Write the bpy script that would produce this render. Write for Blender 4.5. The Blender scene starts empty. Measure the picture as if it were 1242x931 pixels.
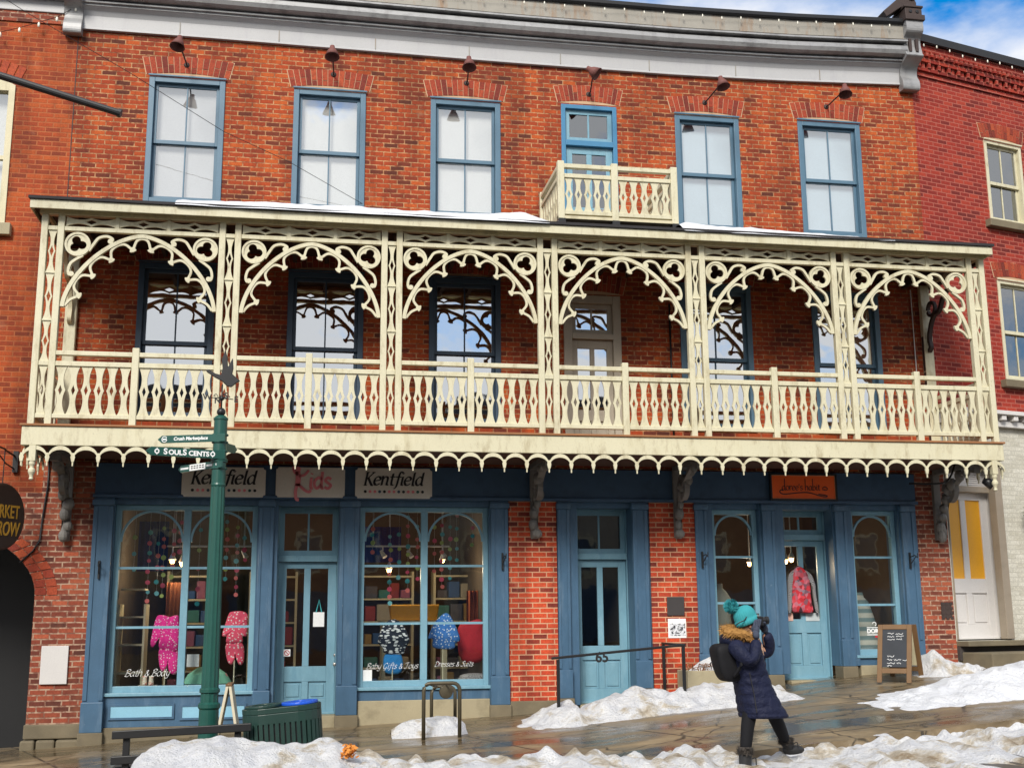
import bpy, bmesh, math, random
from math import radians as RAD, sin, cos, pi
from mathutils import Vector as V, Matrix, noise as mnoise
random.seed(7)
SC = bpy.context.scene
COL = SC.collection
# ------------------------------------------------------------------ camera
CX, CY, FPX, CAMD, CAMZ = 621.0, 465.5, 1419.70828, 17.4, 1.5
YAW, PITCH, ROLL = 0.17544488, 0.19732268, -0.00831685
_w = V((sin(YAW)*cos(PITCH), cos(YAW)*cos(PITCH), sin(PITCH)))
_r = V((cos(YAW), -sin(YAW), 0)); _u = _r.cross(_w)
_r, _u = cos(ROLL)*_r+sin(ROLL)*_u, -sin(ROLL)*_r+cos(ROLL)*_u
cam_d = bpy.data.cameras.new('camera'); cam = bpy.data.objects.new('camera', cam_d); COL.objects.link(cam)
cam_d.sensor_width = 36; cam_d.lens = FPX/1242*36; cam_d.clip_end = 2000; cam_d.clip_start = .1
cam.matrix_world = Matrix(((_r.x, _u.x, -_w.x, 0), (_r.y, _u.y, -_w.y, -CAMD), (_r.z, _u.z, -_w.z, CAMZ), (0, 0, 0, 1)))
SC.camera = cam
# ------------------------------------------------------------------ light
SUN_EL, SUN_AZ = 36, -24          # azimuth measured from -Y (towards the viewer) to the left when negative
world = bpy.data.worlds.new('World'); SC.world = world; world.use_nodes = True
wn, wl = world.node_tree.nodes, world.node_tree.links
wn.clear()
sky = wn.new('ShaderNodeTexSky'); sky.sky_type = 'NISHITA'; sky.sun_disc = False
sdir = V((sin(RAD(SUN_AZ))*cos(RAD(SUN_EL)), -cos(RAD(SUN_AZ))*cos(RAD(SUN_EL)), sin(RAD(SUN_EL))))
sky.sun_elevation = RAD(SUN_EL); sky.sun_rotation = math.atan2(sdir.x, sdir.y); sky.air_density = 1.0; sky.dust_density = .3; sky.ozone_density = 3
tc = wn.new('ShaderNodeTexCoord'); mp = wn.new('ShaderNodeMapping'); mp.inputs['Scale'].default_value = (1.0, 1.0, 2.2)
mp.inputs['Location'].default_value = (2.75, -.25, -2.51)
nz = wn.new('ShaderNodeTexNoise'); nz.inputs['Scale'].default_value = 2.6; nz.inputs['Detail'].default_value = 9; nz.inputs['Roughness'].default_value = .55
cr = wn.new('ShaderNodeValToRGB'); cr.color_ramp.elements[0].position = .40; cr.color_ramp.elements[1].position = .53
mx = wn.new('ShaderNodeMixRGB'); mx.inputs[2].default_value = (4.7, 4.75, 4.9, 1)
hs = wn.new('ShaderNodeHueSaturation'); hs.inputs['Saturation'].default_value = 1.6; hs.inputs['Value'].default_value = .95
bg = wn.new('ShaderNodeBackground'); bg.inputs[1].default_value = .1
wo = wn.new('ShaderNodeOutputWorld')
wl.new(tc.outputs['Generated'], mp.inputs[0]); wl.new(mp.outputs[0], nz.inputs[0]); sx = wn.new('ShaderNodeSeparateXYZ'); wl.new(tc.outputs['Generated'], sx.inputs[0])
m1 = wn.new('ShaderNodeMath'); m1.operation = 'MULTIPLY'; m1.inputs[1].default_value = -.085; m1.use_clamp = True; wl.new(sx.outputs[1], m1.inputs[0])
m2 = wn.new('ShaderNodeMath'); m2.operation = 'ADD'; wl.new(nz.outputs[0], m2.inputs[0]); wl.new(m1.outputs[0], m2.inputs[1]); wl.new(m2.outputs[0], cr.inputs[0])
wl.new(cr.outputs[0], mx.inputs[0]); wl.new(sky.outputs[0], hs.inputs['Color']); wl.new(hs.outputs[0], mx.inputs[1]); wl.new(mx.outputs[0], bg.inputs[0]); wl.new(bg.outputs[0], wo.inputs[0])
sl = bpy.data.lights.new('sun', 'SUN'); sl.energy = 2.0; sl.angle = RAD(20); sl.color = (1, .95, .87)
so = bpy.data.objects.new('sun', sl); COL.objects.link(so); so.location = (0, -10, 20); so.rotation_euler = (-sdir).to_track_quat('-Z', 'Y').to_euler()
SC.view_settings.view_transform = 'Standard'; SC.view_settings.look = 'None'; SC.view_settings.exposure = 1.05; SC.view_settings.gamma = 1
SC.view_settings.use_curve_mapping = False
SC.cycles.max_bounces = 6; SC.cycles.transparent_max_bounces = 12; SC.cycles.use_denoising = True
SC.cycles.caustics_reflective = False; SC.cycles.caustics_refractive = False

# ------------------------------------------------------------------ projection helpers (pixel of the photo -> point on a plane of the place)
def ray(px, py): return (px-CX)/FPX*_r-(py-CY)/FPX*_u+_w
def at(px, py, Y=0.0):
    d = ray(px, py); t = (Y+CAMD)/d.y
    return V((d.x*t, Y, d.z*t+CAMZ))
RB_O = V((10.17, 0, 0)); RB_A = RAD(15)
def onright(px, py, dep=0.0):       # (u, z) in the right-hand building's own frame
    d = ray(px, py); n = V((-sin(RB_A), cos(RB_A), 0)); o = RB_O+n*dep-V((0, -CAMD, CAMZ))
    p = d*(n.dot(o)/n.dot(d))+V((0, -CAMD, CAMZ))-RB_O
    return p.x*cos(RB_A)+p.y*sin(RB_A), p.z
def rect(tl, tr, bl, br, Y):
    a, b, c, d = at(*tl, Y), at(*tr, Y), at(*bl, Y), at(*br, Y)
    return (a.x+c.x)/2, (b.x+d.x)/2, (c.z+d.z)/2, (a.z+b.z)/2
def lerp(a, b, t): return a+(b-a)*t
def interp(tab, x):
    if x <= tab[0][0]: return tab[0][1]
    for (x0, y0), (x1, y1) in zip(tab, tab[1:]):
        if x <= x1: return lerp(y0, y1, (x-x0)/(x1-x0))
    return tab[-1][1]

# ------------------------------------------------------------------ materials
MATS = {}
class NT:
    def __init__(s, name):
        s.m = bpy.data.materials.new(name); s.m.use_nodes = True; s.t = s.m.node_tree; s.n = s.t.nodes; s.l = s.t.links
        s.b = s.n['Principled BSDF']; s.out = s.n['Material Output']; MATS[name] = s.m
    def new(s, t, **kw):
        k = s.n.new('ShaderNode'+t)
        for a, v in kw.items(): setattr(k, a, v)
        return k
    def link(s, a, b): s.l.new(a, b)
    def pos(s): return s.new('NewGeometry').outputs['Position']
    def noise(s, scale, detail=4, rough=.55, vec=None, stretch=None):
        k = s.new('TexNoise'); k.inputs['Scale'].default_value = scale; k.inputs['Detail'].default_value = detail; k.inputs['Roughness'].default_value = rough
        v = vec or s.pos()
        if stretch:
            m_ = s.new('Mapping'); m_.inputs['Scale'].default_value = stretch; s.link(v, m_.inputs[0]); v = m_.outputs[0]
        s.link(v, k.inputs[0]); return k.outputs[0]
    def ramp(s, fac, stops):
        k = s.new('ValToRGB'); e = k.color_ramp.elements
        while len(e) < len(stops): e.new(.5)
        for q, (p, c) in zip(e, stops): q.position = p; q.color = (*c, 1) if len(c) == 3 else c
        s.link(fac, k.inputs[0]); return k.outputs[0]
    def mix(s, fac, a, b, mode='MIX'):
        k = s.new('MixRGB'); k.blend_type = mode
        for i, v in ((0, fac), (1, a), (2, b)):
            if hasattr(v, 'links'): s.link(v, k.inputs[i])
            elif i == 0: k.inputs[0].default_value = v
            else: k.inputs[i].default_value = (*v, 1)
        return k.outputs[0]
    def math(s, op, a, b=None):
        k = s.new('Math'); k.operation = op
        for i, v in ((0, a), (1, b)):
            if v is None: continue
            if hasattr(v, 'links'): s.link(v, k.inputs[i])
            else: k.inputs[i].default_value = v
        return k.outputs[0]
    def bump(s, h, strength=.3, dist=.01):
        k = s.new('Bump'); k.inputs['Strength'].default_value = strength; k.inputs['Distance'].default_value = dist
        s.link(h, k.inputs['Height']); s.link(k.outputs[0], s.b.inputs['Normal'])
    def color(s, c):
        if hasattr(c, 'links'): s.link(c, s.b.inputs['Base Color'])
        else: s.b.inputs['Base Color'].default_value = (*c, 1)
    def rough(s, r):
        if hasattr(r, 'links'): s.link(r, s.b.inputs['Roughness'])
        else: s.b.inputs['Roughness'].default_value = r

def srgb(r, g, b):
    f = lambda c: (c/255/12.92) if c/255 <= .04045 else ((c/255+.055)/1.055)**2.4
    return f(r), f(g), f(b)
def scl(c, k): return tuple(min(1, x*k) for x in c)
def paint(name, c, rough=.5, var=.22, dirt=None, dirt_amt=.5, scale=5, metal=0, streak=False, bump=.08):
    s = NT(name)
    n1 = s.noise(scale, 5)
    col = s.mix(n1, scl(c, 1-var), scl(c, 1+var))
    n3 = s.noise(60, 3)
    col = s.mix(s.ramp(n3, [(.45, (0, 0, 0)), (.75, (.35, .35, .35))]), col, scl(c, .75))
    if dirt:
        n2 = s.noise(3.2, 8, .65, stretch=(1.6, 1.6, .35) if streak else None)
        col = s.mix(s.ramp(n2, [(.52, (0, 0, 0)), (.72, (dirt_amt,)*3)]), col, dirt)
    s.color(col); s.rough(rough); s.b.inputs['Metallic'].default_value = metal
    s.bump(n3, bump, .004)
    return s.m
def brick(name, stops, mortar, ang=0.0, zone=None, mort=.010, bw=.215, rh=.075, soft=.15, mvar=.5, dist=.012, tint=None, stain=False):
    s = NT(name)
    sep = s.new('SeparateXYZ'); s.link(s.pos(), sep.inputs[0])
    u = s.math('ADD', s.math('MULTIPLY', sep.outputs[0], cos(ang)), s.math('MULTIPLY', sep.outputs[1], 1.0 if ang == 0 else sin(ang)))
    cmb = s.new('CombineXYZ'); s.link(u, cmb.inputs[0]); s.link(sep.outputs[2], cmb.inputs[1])
    nz = s.new('TexNoise'); nz.inputs['Scale'].default_value = 5; nz.inputs['Detail'].default_value = 3; s.link(s.pos(), nz.inputs[0])
    vm = s.new('VectorMath'); vm.operation = 'MULTIPLY_ADD'; s.link(nz.outputs['Color'], vm.inputs[0]); vm.inputs[1].default_value = (dist, dist, 0); s.link(cmb.outputs[0], vm.inputs[2])
    bt = s.new('TexBrick'); s.link(vm.outputs[0], bt.inputs[0])
    for k, v in (('Scale', 1), ('Mortar Size', mort), ('Mortar Smooth', soft), ('Bias', 0), ('Brick Width', bw), ('Row Height', rh)): bt.inputs[k].default_value = v
    bt.inputs['Color1'].default_value = (0, 0, 0, 1); bt.inputs['Color2'].default_value = (1, 1, 1, 1); bt.inputs['Mortar'].default_value = (.5, .5, .5, 1)
    big = s.noise(.55, 4, .6)
    rnd = s.math('ADD', bt.outputs['Color'], s.math('MULTIPLY', s.math('SUBTRACT', big, .5), .5))
    col = s.ramp(rnd, stops)
    fine = s.noise(38, 5, .7)
    col = s.mix(s.ramp(fine, [(.3, (.75,)*3), (.7, (1.2,)*3)]), (0, 0, 0), col) if False else s.mix(1, col, s.ramp(fine, [(.25, (.62,)*3), (.75, (1.3,)*3)]), 'MULTIPLY')
    if tint:
        col = s.mix(s.ramp(s.noise(1.3, 5, .6), [(.48, (0, 0, 0)), (.66, (.55,)*3)]), col, tint)
    mcol = s.mix(s.noise(2.2, 5), scl(mortar, 1-mvar), scl(mortar, 1+mvar*.5))
    mcol = s.mix(s.ramp(s.noise(14, 3), [(.40, (0,)*3), (.62, (.8,)*3)]), mcol, scl(stops[1][1], .8)) if mvar > .3 else mcol
    fin = s.mix(bt.outputs['Fac'], col, mcol)
    if stain:      # water streaks, sooty patches and a few pale lime blooms
        fin = s.mix(1, fin, s.ramp(s.noise(1.6, 7, .62, stretch=(1.5, 1.5, .28)), [(.40, (.66, .64, .64)), (.56, (1.04, 1.04, 1.04))]), 'MULTIPLY')
        fin = s.mix(s.ramp(s.noise(2.7, 8, .7), [(.60, (0, 0, 0)), (.80, (.35,)*3)]), fin, (.50, .30, .18))
    s.color(fin); s.rough(.88)
    h = s.math('SUBTRACT', s.math('MULTIPLY', fine, .25), bt.outputs['Fac'])
    s.bump(h, .6, .008)
    return s.m
OR = [(0.0, (.11, .022, .009)), (.13, (.20, .028, .008)), (.32, (.30, .038, .007)), (.72, (.38, .053, .008)), (1, (.45, .085, .012))]
M_BRICK = brick('weathered_orange_brick', OR, (.52, .28, .13), mvar=.34, mort=.0085, stain=True)
M_BRICKL = brick('smooth_orange_brick', [(0, (.22, .036, .010)), (.3, (.31, .046, .010)), (.6, (.37, .058, .011)), (1, (.43, .085, .015))], (.42, .12, .04), stain=True, mvar=.25, soft=.3)
M_BRICKR = brick('deep_red_brick', [(0, (.14, .012, .008)), (.3, (.23, .017, .009)), (.7, (.30, .024, .011)), (1, (.36, .038, .016))], (.40, .11, .075), ang=RB_A, mvar=.2, mort=.008)
M_BRICKP = brick('new_red_brick', [(0, (.15, .022, .014)), (.22, (.30, .035, .016)), (.45, (.50, .055, .018)), (1, (.58, .075, .022))], (.62, .34, .20), mvar=.28, dist=.007, mort=.0085, stain=True)
M_BRICKD = brick('old_brown_brick', [(0, (.09, .025, .016)), (.3, (.17, .036, .02)), (.7, (.27, .055, .026)), (1, (.40, .09, .04))], (.48, .32, .22), mvar=.4, tint=(.42, .12, .05))
M_BRICKW = brick('white_painted_brick', [(0, (.50, .48, .40)), (.5, (.56, .54, .46)), (1, (.61, .59, .51))], (.49, .47, .40), ang=RB_A, mvar=.1, mort=.005)
def voussoir_mat():
    s = NT('red_voussoir_brick'); g = s.new('NewGeometry')
    c = s.ramp(g.outputs['Random Per Island'], [(0, (.16, .022, .012)), (.5, (.30, .04, .016)), (1, (.40, .07, .022))])
    s.color(s.mix(1, c, s.ramp(s.noise(40, 4), [(.3, (.7,)*3), (.7, (1.2,)*3)]), 'MULTIPLY')); s.rough(.85); s.bump(s.noise(60, 3), .3, .004); return s.m
M_VOUS = voussoir_mat()
M_MORT = paint('mortar', (.55, .36, .22), .9)
M_CREAM = paint('cream_paint', (.62, .58, .41), .5, .10, (.42, .36, .20), .55, scale=2.2, streak=True)
def weather(m, chips, amt, lo=.56, hi=.70, sc=(9, 9, 3.0)):
    n = m.node_tree.nodes; l = m.node_tree.links; b = n['Principled BSDF']; src = b.inputs['Base Color'].links[0].from_socket
    g = n.new('ShaderNodeNewGeometry'); mp_ = n.new('ShaderNodeMapping'); mp_.inputs['Scale'].default_value = sc; nz_ = n.new('ShaderNodeTexNoise'); nz_.inputs['Scale'].default_value = 1; nz_.inputs['Detail'].default_value = 8; nz_.inputs['Roughness'].default_value = .7
    r_ = n.new('ShaderNodeValToRGB'); r_.color_ramp.elements[0].position = lo; r_.color_ramp.elements[0].color = (0, 0, 0, 1); r_.color_ramp.elements[1].position = hi; r_.color_ramp.elements[1].color = (amt, amt, amt, 1)
    x_ = n.new('ShaderNodeMixRGB'); x_.inputs[2].default_value = (*chips, 1)
    l.new(g.outputs['Position'], mp_.inputs[0]); l.new(mp_.outputs[0], nz_.inputs[0]); l.new(nz_.outputs[0], r_.inputs[0]); l.new(r_.outputs[0], x_.inputs[0]); l.new(src, x_.inputs[1]); l.new(x_.outputs[0], b.inputs['Base Color'])
weather(M_CREAM, (.36, .30, .18), .75, .53, .70)
weather(M_CREAM, (.20, .17, .11), .6, .60, .70, (30, 30, 14))
M_CREAMD = paint('aged_cream_paint', (.60, .54, .36), .6, .15, (.30, .26, .16), .6, streak=True)
M_BLUE = paint('blue_shop_paint', (.054, .120, .200), .42, .18, (.03, .07, .12), .5, streak=True)
M_BLUESH = paint('blue_paint_shade_tone', (.042, .092, .165), .5, .2, (.012, .03, .06), .5)  # pilaster blue darkened: shade under the balcony put into the fascia colour
weather(M_BLUE, (.13, .20, .28), .6, .52, .72, (7, 7, 1.6))
weather(M_BLUE, (.28, .33, .36), .7, .66, .72, (26, 26, 12))
M_LBLUE = paint('light_blue_paint', (.18, .35, .44), .42, .12, (.07, .2, .3), .4, streak=True)
weather(M_LBLUE, (.28, .45, .53), .5, .52, .72, (8, 8, 2))
weather(M_LBLUE, (.06, .13, .20), .5, .62, .72, (20, 20, 6))
M_PANEL = paint('pale_blue_panel_paint', (.24, .48, .62), .45, .1)
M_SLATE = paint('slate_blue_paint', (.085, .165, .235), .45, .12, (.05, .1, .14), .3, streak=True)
M_SLATED = paint('slate_paint_shade_tone', (.035, .065, .105), .45, .12)  # slate paint darkened, painting in the shade on the balcony window frames
M_DOORB = paint('bright_blue_paint', (.05, .20, .36), .45, .12)
M_ZINC = paint('weathered_zinc', (.33, .33, .33), .5, .16, (.20, .19, .19), .65, scale=1.6, metal=.25, streak=True)
weather(M_ZINC, (.12, .12, .125), .7, .5, .68, (3, 3, 5))
M_ZINC2 = paint('stained_zinc', (.31, .29, .25), .6, .25, (.26, .13, .05), .85, scale=2.8, metal=.15, streak=True)
M_ZINCL = paint('pale_zinc_frieze', (.45, .45, .455), .5, .10, (.36, .35, .38), .5, scale=1.2, streak=True)
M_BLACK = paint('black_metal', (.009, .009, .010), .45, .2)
M_ROOF = paint('dark_roofing', (.022, .020, .022), .8, .3)
M_RUST = paint('rusty_terracotta_metal', (.16, .055, .045), .7, .25)
M_DKBROWN = paint('dark_brown_iron', (.045, .028, .024), .7, .3)
M_TAUPE = paint('taupe_paint', (.30, .25, .19), .55, .1, (.18, .15, .11), .4)
M_WOODG = paint('weathered_grey_wood', (.19, .18, .165), .75, .35, (.04, .04, .04), .6)
M_STONE = paint('limestone', (.17, .14, .088), .85, .45, (.12, .10, .07), .6, scale=3, bump=.4)
M_CONC = paint('concrete', (.36, .31, .20), .85, .2, (.18, .15, .09), .6, scale=2, bump=.3)
M_WHITE = paint('white_paint', (.64, .62, .60), .45, .05)
M_BLIND = paint('white_blind', (.92, .94, .90), .8, .04)
M_BLIND2 = paint('blind_sky_reflection', (.56, .72, .80), .8, .15, scale=1.5)  # blind tinted blue to paint in the sky mirrored by the right-hand panes
M_BLIND3 = paint('blind_grey_reflection', (.68, .69, .68), .8, .2, scale=1.2)  # greyer blind, painting in the dull reflection of the first upper window
M_SIGNG = paint('grey_beige_sign', (.72, .68, .60), .5, .05)
M_ORANGE = paint('orange_sign', (.97, .14, .02), .45, .06)
M_PINK = paint('pink_lettering', (.80, .24, .27), .5, .15)
M_INK = paint('black_lettering', (.012, .011, .012), .5, .1)
M_WINK = paint('white_lettering', (.85, .86, .85), .5, .03)
M_GREEN = paint('dark_green_paint', (.010, .075, .058), .38, .2, (.006, .05, .04), .5)
M_BIN = paint('bin_green', (.012, .040, .032), .42, .2)
M_BLUEL = paint('blue_plastic', (.015, .10, .62), .35, .08)
M_WOOD = paint('raw_pine', (.16, .085, .032), .65, .25, (.14, .07, .03), .5, streak=True)
M_BOARD = paint('chalkboard', (.022, .026, .034), .7, .3)
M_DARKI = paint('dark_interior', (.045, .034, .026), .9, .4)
M_TAN = paint('tan_interior_wall', (.085, .062, .04), .9, .3)
M_YEL = paint('yellow_pane', (.75, .36, .02), .4, .06)
M_GOLD = paint('gold_lettering', (.50, .27, .03), .4, .1)
M_BRSIGN = paint('brown_sign', (.035, .018, .012), .55, .2)
def matte(m, k=.15): m.node_tree.nodes['Principled BSDF'].inputs['Specular IOR Level'].default_value = k; return m
def emis(name, c, st):
    s = NT(name); s.b.inputs['Emission Color'].default_value = (*c, 1); s.b.inputs['Emission Strength'].default_value = st; s.color(c); return s.m
M_LAMP = emis('warm_bulb', (1, .55, .18), 9)
M_BULB = paint('frosted_bulb', (.85, .82, .7), .3, .05)
def glass(name, base, fres=1.0, tint=(1, 1, 1)):
    s = NT(name); s.n.remove(s.b)
    tr = s.new('BsdfTransparent'); tr.inputs[0].default_value = (*tint, 1)
    gl = s.new('BsdfGlossy'); gl.inputs['Roughness'].default_value = .02; gl.inputs[0].default_value = (.95, .98, 1, 1)
    fr = s.new('Fresnel'); fr.inputs[0].default_value = 1.5
    # slightly wavy old glass
    b = s.new('Bump'); b.inputs['Strength'].default_value = .10; b.inputs['Distance'].default_value = .02; s.link(s.noise(2.2, 2), b.inputs['Height'])
    s.link(b.outputs[0], gl.inputs['Normal'])
    f = s.math('ADD', s.math('MULTIPLY', fr.outputs[0], fres), base)
    f.node.use_clamp = True
    g_ = s.new('NewGeometry'); f = s.math('MULTIPLY', f, s.math('SUBTRACT', 1.0, g_.outputs['Backfacing']))
    mxs = s.new('MixShader'); s.link(f, mxs.inputs[0]); s.link(tr.outputs[0], mxs.inputs[1]); s.link(gl.outputs[0], mxs.inputs[2]); s.link(mxs.outputs[0], s.out.inputs[0])
    return s.m
G_SHOP = glass('shop_glass', .075, 1.0, (.92, .94, .94))
G_UP = glass('upper_glass', .38, .9)
G_BAL = glass('balcony_glass', .60, .8, (.6, .62, .65))
G_BLUE = glass('sky_glass', .24, .8, (.4, .42, .45))
def snow_mat(name='snow', k=0.0):
    s = NT(name)
    n = s.noise(2.0, 8, .66); n2 = s.noise(13, 5, .6); n3 = s.noise(5, 6, .7)
    col = s.ramp(n, [(.34-k, (.80, .81, .84)), (.54-k, (.86, .86, .86)), (.61-k, (.64, .57, .46)), (.72-k, (.34, .25, .15))])
    col = s.mix(s.ramp(n2, [(.60, (0, 0, 0)), (.76, (.45,)*3)]), col, (.42, .33, .22))
    col = s.mix(1, col, s.ramp(n3, [(.35, (.80, .81, .84)), (.6, (1, 1, 1))]), 'MULTIPLY')
    gr = s.ramp(s.noise(85, 2, .5), [(.66, (0, 0, 0)), (.72, (.7,)*3)]); pm = s.ramp(s.noise(1.6, 6, .6), [(.44, (0, 0, 0)), (.62, (1, 1, 1))])
    col = s.mix(s.mix(1, gr, pm, 'MULTIPLY'), col, (.10, .075, .05))
    s.color(col); s.rough(.8)
    s.bump(s.math('ADD', s.noise(7, 7, .75), s.math('MULTIPLY', s.noise(40, 4), .4)), 1.0, .09); return s.m
M_SNOW = snow_mat(); M_SNOWD = snow_mat('dirty_snow', .055)
def clean_snow():
    s = NT('clean_snow'); s.color(s.mix(s.noise(3, 5), (.66, .68, .72), (.77, .78, .80))); s.rough(.7); s.bump(s.math('ADD', s.noise(5, 7, .7), s.math('MULTIPLY', s.noise(30, 4), .3)), .9, .08); return s.m
M_SNOWC = clean_snow()
def pavement():
    s = NT('wet_pavement')
    n = s.noise(1.1, 6, .6, stretch=(.7, 1.7, 1)); n2 = s.noise(30, 4)
    dry = s.mix(n2, (.25, .185, .105), (.36, .27, .16)); wet = s.mix(n2, (.060, .044, .024), (.10, .073, .040))
    f = s.ramp(n, [(.42, (0, 0, 0)), (.68, (1, 1, 1))])
    col = s.mix(f, wet, dry)
    # joints between the slabs
    sep = s.new('SeparateXYZ'); s.link(s.pos(), sep.inputs[0])
    bx = s.math('LESS_THAN', s.math('PINGPONG', s.math('ADD', s.math('ADD', sep.outputs[0], s.math('MULTIPLY', sep.outputs[1], .45)), .3), .85), .018)
    by = s.math('LESS_THAN', s.math('PINGPONG', s.math('ADD', sep.outputs[1], .35), .95), .016)
    col = s.mix(s.math('MAXIMUM', bx, by), col, (.03, .024, .016))
    vc = s.new('TexVoronoi'); vc.feature = 'DISTANCE_TO_EDGE'; vc.inputs['Scale'].default_value = .62; dn = s.new('TexNoise'); dn.inputs['Scale'].default_value = 1.6; s.link(s.pos(), dn.inputs[0])
    va = s.new('VectorMath'); va.operation = 'MULTIPLY_ADD'; s.link(dn.outputs['Color'], va.inputs[0]); va.inputs[1].default_value = (.7, .7, 0); s.link(s.pos(), va.inputs[2]); s.link(va.outputs[0], vc.inputs[0])
    col = s.mix(s.ramp(vc.outputs['Distance'], [(.004, (.85,)*3), (.012, (0, 0, 0))]), col, (.03, .023, .014))
    col = s.mix(s.ramp(s.noise(2.6, 8, .7, stretch=(1, 1.6, 1)), [(.56, (0, 0, 0)), (.72, (.5,)*3)]), col, (.46, .39, .28))
    s.color(col); s.rough(s.ramp(n, [(.40, (.13,)*3), (.66, (.62,)*3)])); s.bump(n2, .12, .004); return s.m
M_PAVE = pavement()
M_ASPH = paint('wet_asphalt', (.05, .045, .04), .35, .3)

# ------------------------------------------------------------------ mesh builder
class MB:
    def __init__(s): s.bm = bmesh.new(); s.mi = 0
    def _f(s, vs):
        try:
            f = s.bm.faces.new(vs); f.material_index = s.mi; return f
        except ValueError: return None
    def box(s, x0, x1, y0, y1, z0, z1):
        v = [s.bm.verts.new(p) for p in ((x0, y0, z0), (x1, y0, z0), (x1, y1, z0), (x0, y1, z0), (x0, y0, z1), (x1, y0, z1), (x1, y1, z1), (x0, y1, z1))]
        for q in ((0, 1, 5, 4), (1, 2, 6, 5), (2, 3, 7, 6), (3, 0, 4, 7), (4, 5, 6, 7), (3, 2, 1, 0)): s._f([v[i] for i in q])
        return s
    def quad(s, *p): s._f([s.bm.verts.new(q) for q in p]); return s
    def hexa(s, p):   # eight corner points, bottom loop then top loop
        v = [s.bm.verts.new(q) for q in p]
        for q in ((0, 1, 5, 4), (1, 2, 6, 5), (2, 3, 7, 6), (3, 0, 4, 7), (4, 5, 6, 7), (3, 2, 1, 0)): s._f([v[i] for i in q])
        return s
    def strip(s, A, B, y0, y1, closed=False, T=None):
        """solid slab between two polylines of (x,z) with thickness y0..y1 (T maps (x,y,z))"""
        T = T or (lambda x, y, z: (x, y, z))
        n = len(A)
        af = [s.bm.verts.new(T(a[0], y0, a[1])) for a in A]; bf = [s.bm.verts.new(T(b[0], y0, b[1])) for b in B]
        ab = [s.bm.verts.new(T(a[0], y1, a[1])) for a in A]; bb = [s.bm.verts.new(T(b[0], y1, b[1])) for b in B]
        for i in range(n if closed else n-1):
            j = (i+1) % n
            s._f([af[i], bf[i], bf[j], af[j]]); s._f([ab[j], bb[j], bb[i], ab[i]])
            s._f([af[j], ab[j], ab[i], af[i]]); s._f([bf[i], bb[i], bb[j], bf[j]])
        if not closed:
            s._f([af[0], ab[0], bb[0], bf[0]]); s._f([bf[-1], bb[-1], ab[-1], af[-1]])
        return s
    def ribbon(s, pts, w, y0, y1, closed=False, T=None, taper=None):
        n = len(pts); A = []; B = []
        for i in range(n):
            p0 = pts[(i-1) % n] if (closed or i > 0) else pts[i]; p1 = pts[(i+1) % n] if (closed or i < n-1) else pts[i]
            dx, dz = p1[0]-p0[0], p1[1]-p0[1]; L = math.hypot(dx, dz) or 1e-9
            k = w/2*(taper(i/(n-1)) if taper else 1)
            A.append((pts[i][0]-dz/L*k, pts[i][1]+dx/L*k)); B.append((pts[i][0]+dz/L*k, pts[i][1]-dx/L*k))
        return s.strip(A, B, y0, y1, closed, T)
    def prism(s, poly, y0, y1, T=None):
        T = T or (lambda x, y, z: (x, y, z))
        f = [s.bm.verts.new(T(p[0], y0, p[1])) for p in poly]; b = [s.bm.verts.new(T(p[0], y1, p[1])) for p in poly]
        s._f(f); s._f(b[::-1])
        for i in range(len(poly)):
            j = (i+1) % len(poly); s._f([f[i], b[i], b[j], f[j]])
        return s
    def tube(s, pts, r, seg=8, caps=True):
        pts = [V(p) for p in pts]; rings = []
        rr = r if isinstance(r, (list, tuple)) else [r]*len(pts)
        for i, p in enumerate(pts):
            d = ((pts[min(i+1, len(pts)-1)]-pts[max(i-1, 0)])).normalized()
            a = d.orthogonal() if abs(d.z) > .9 else d.cross(V((0, 0, 1)))
            if i and abs(d.z) > .9:
                a = prev-d*prev.dot(d)
            a.normalize(); prev = a; b = d.cross(a)
            rings.append([s.bm.verts.new(p+(a*cos(2*pi*k/seg)+b*sin(2*pi*k/seg))*rr[i]) for k in range(seg)])
        for q0, q1 in zip(rings, rings[1:]):
            for k in range(seg): s._f([q0[k], q0[(k+1) % seg], q1[(k+1) % seg], q1[k]])
        if caps: s._f(rings[0][::-1]); s._f(rings[-1])
        return s
    def lathe(s, c, prof, seg=16, axis='z', sx=1, sy=1):
        c = V(c); rings = []
        for r, h in prof:
            ring = []
            for k in range(seg):
                a = 2*pi*k/seg; x, y = r*cos(a)*sx, r*sin(a)*sy
                ring.append(s.bm.verts.new(c+(V((x, y, h)) if axis == 'z' else V((h, x, y)) if axis == 'x' else V((x, h, y)))))
            rings.append(ring)
        for q0, q1 in zip(rings, rings[1:]):
            for k in range(seg): s._f([q0[k], q0[(k+1) % seg], q1[(k+1) % seg], q1[k]])
        s._f(rings[0][::-1]); s._f(rings[-1]); return s
    def ball(s, c, r, seg=12, rings=8):
        rx, ry, rz = (r, r, r) if not isinstance(r, (tuple, list)) else r
        prof = [(sin(pi*i/rings), -cos(pi*i/rings)) for i in range(1, rings)]
        c = V(c); R = [[s.bm.verts.new(c+V((q*cos(2*pi*k/seg)*rx, q*sin(2*pi*k/seg)*ry, h*rz))) for k in range(seg)] for q, h in prof]
        b = s.bm.verts.new(c-V((0, 0, rz))); t = s.bm.verts.new(c+V((0, 0, rz)))
        for q0, q1 in zip(R, R[1:]):
            for k in range(seg): s._f([q0[k], q0[(k+1) % seg], q1[(k+1) % seg], q1[k]])
        for k in range(seg): s._f([b, R[0][(k+1) % seg], R[0][k]]); s._f([t, R[-1][k], R[-1][(k+1) % seg]])
        return s
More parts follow.
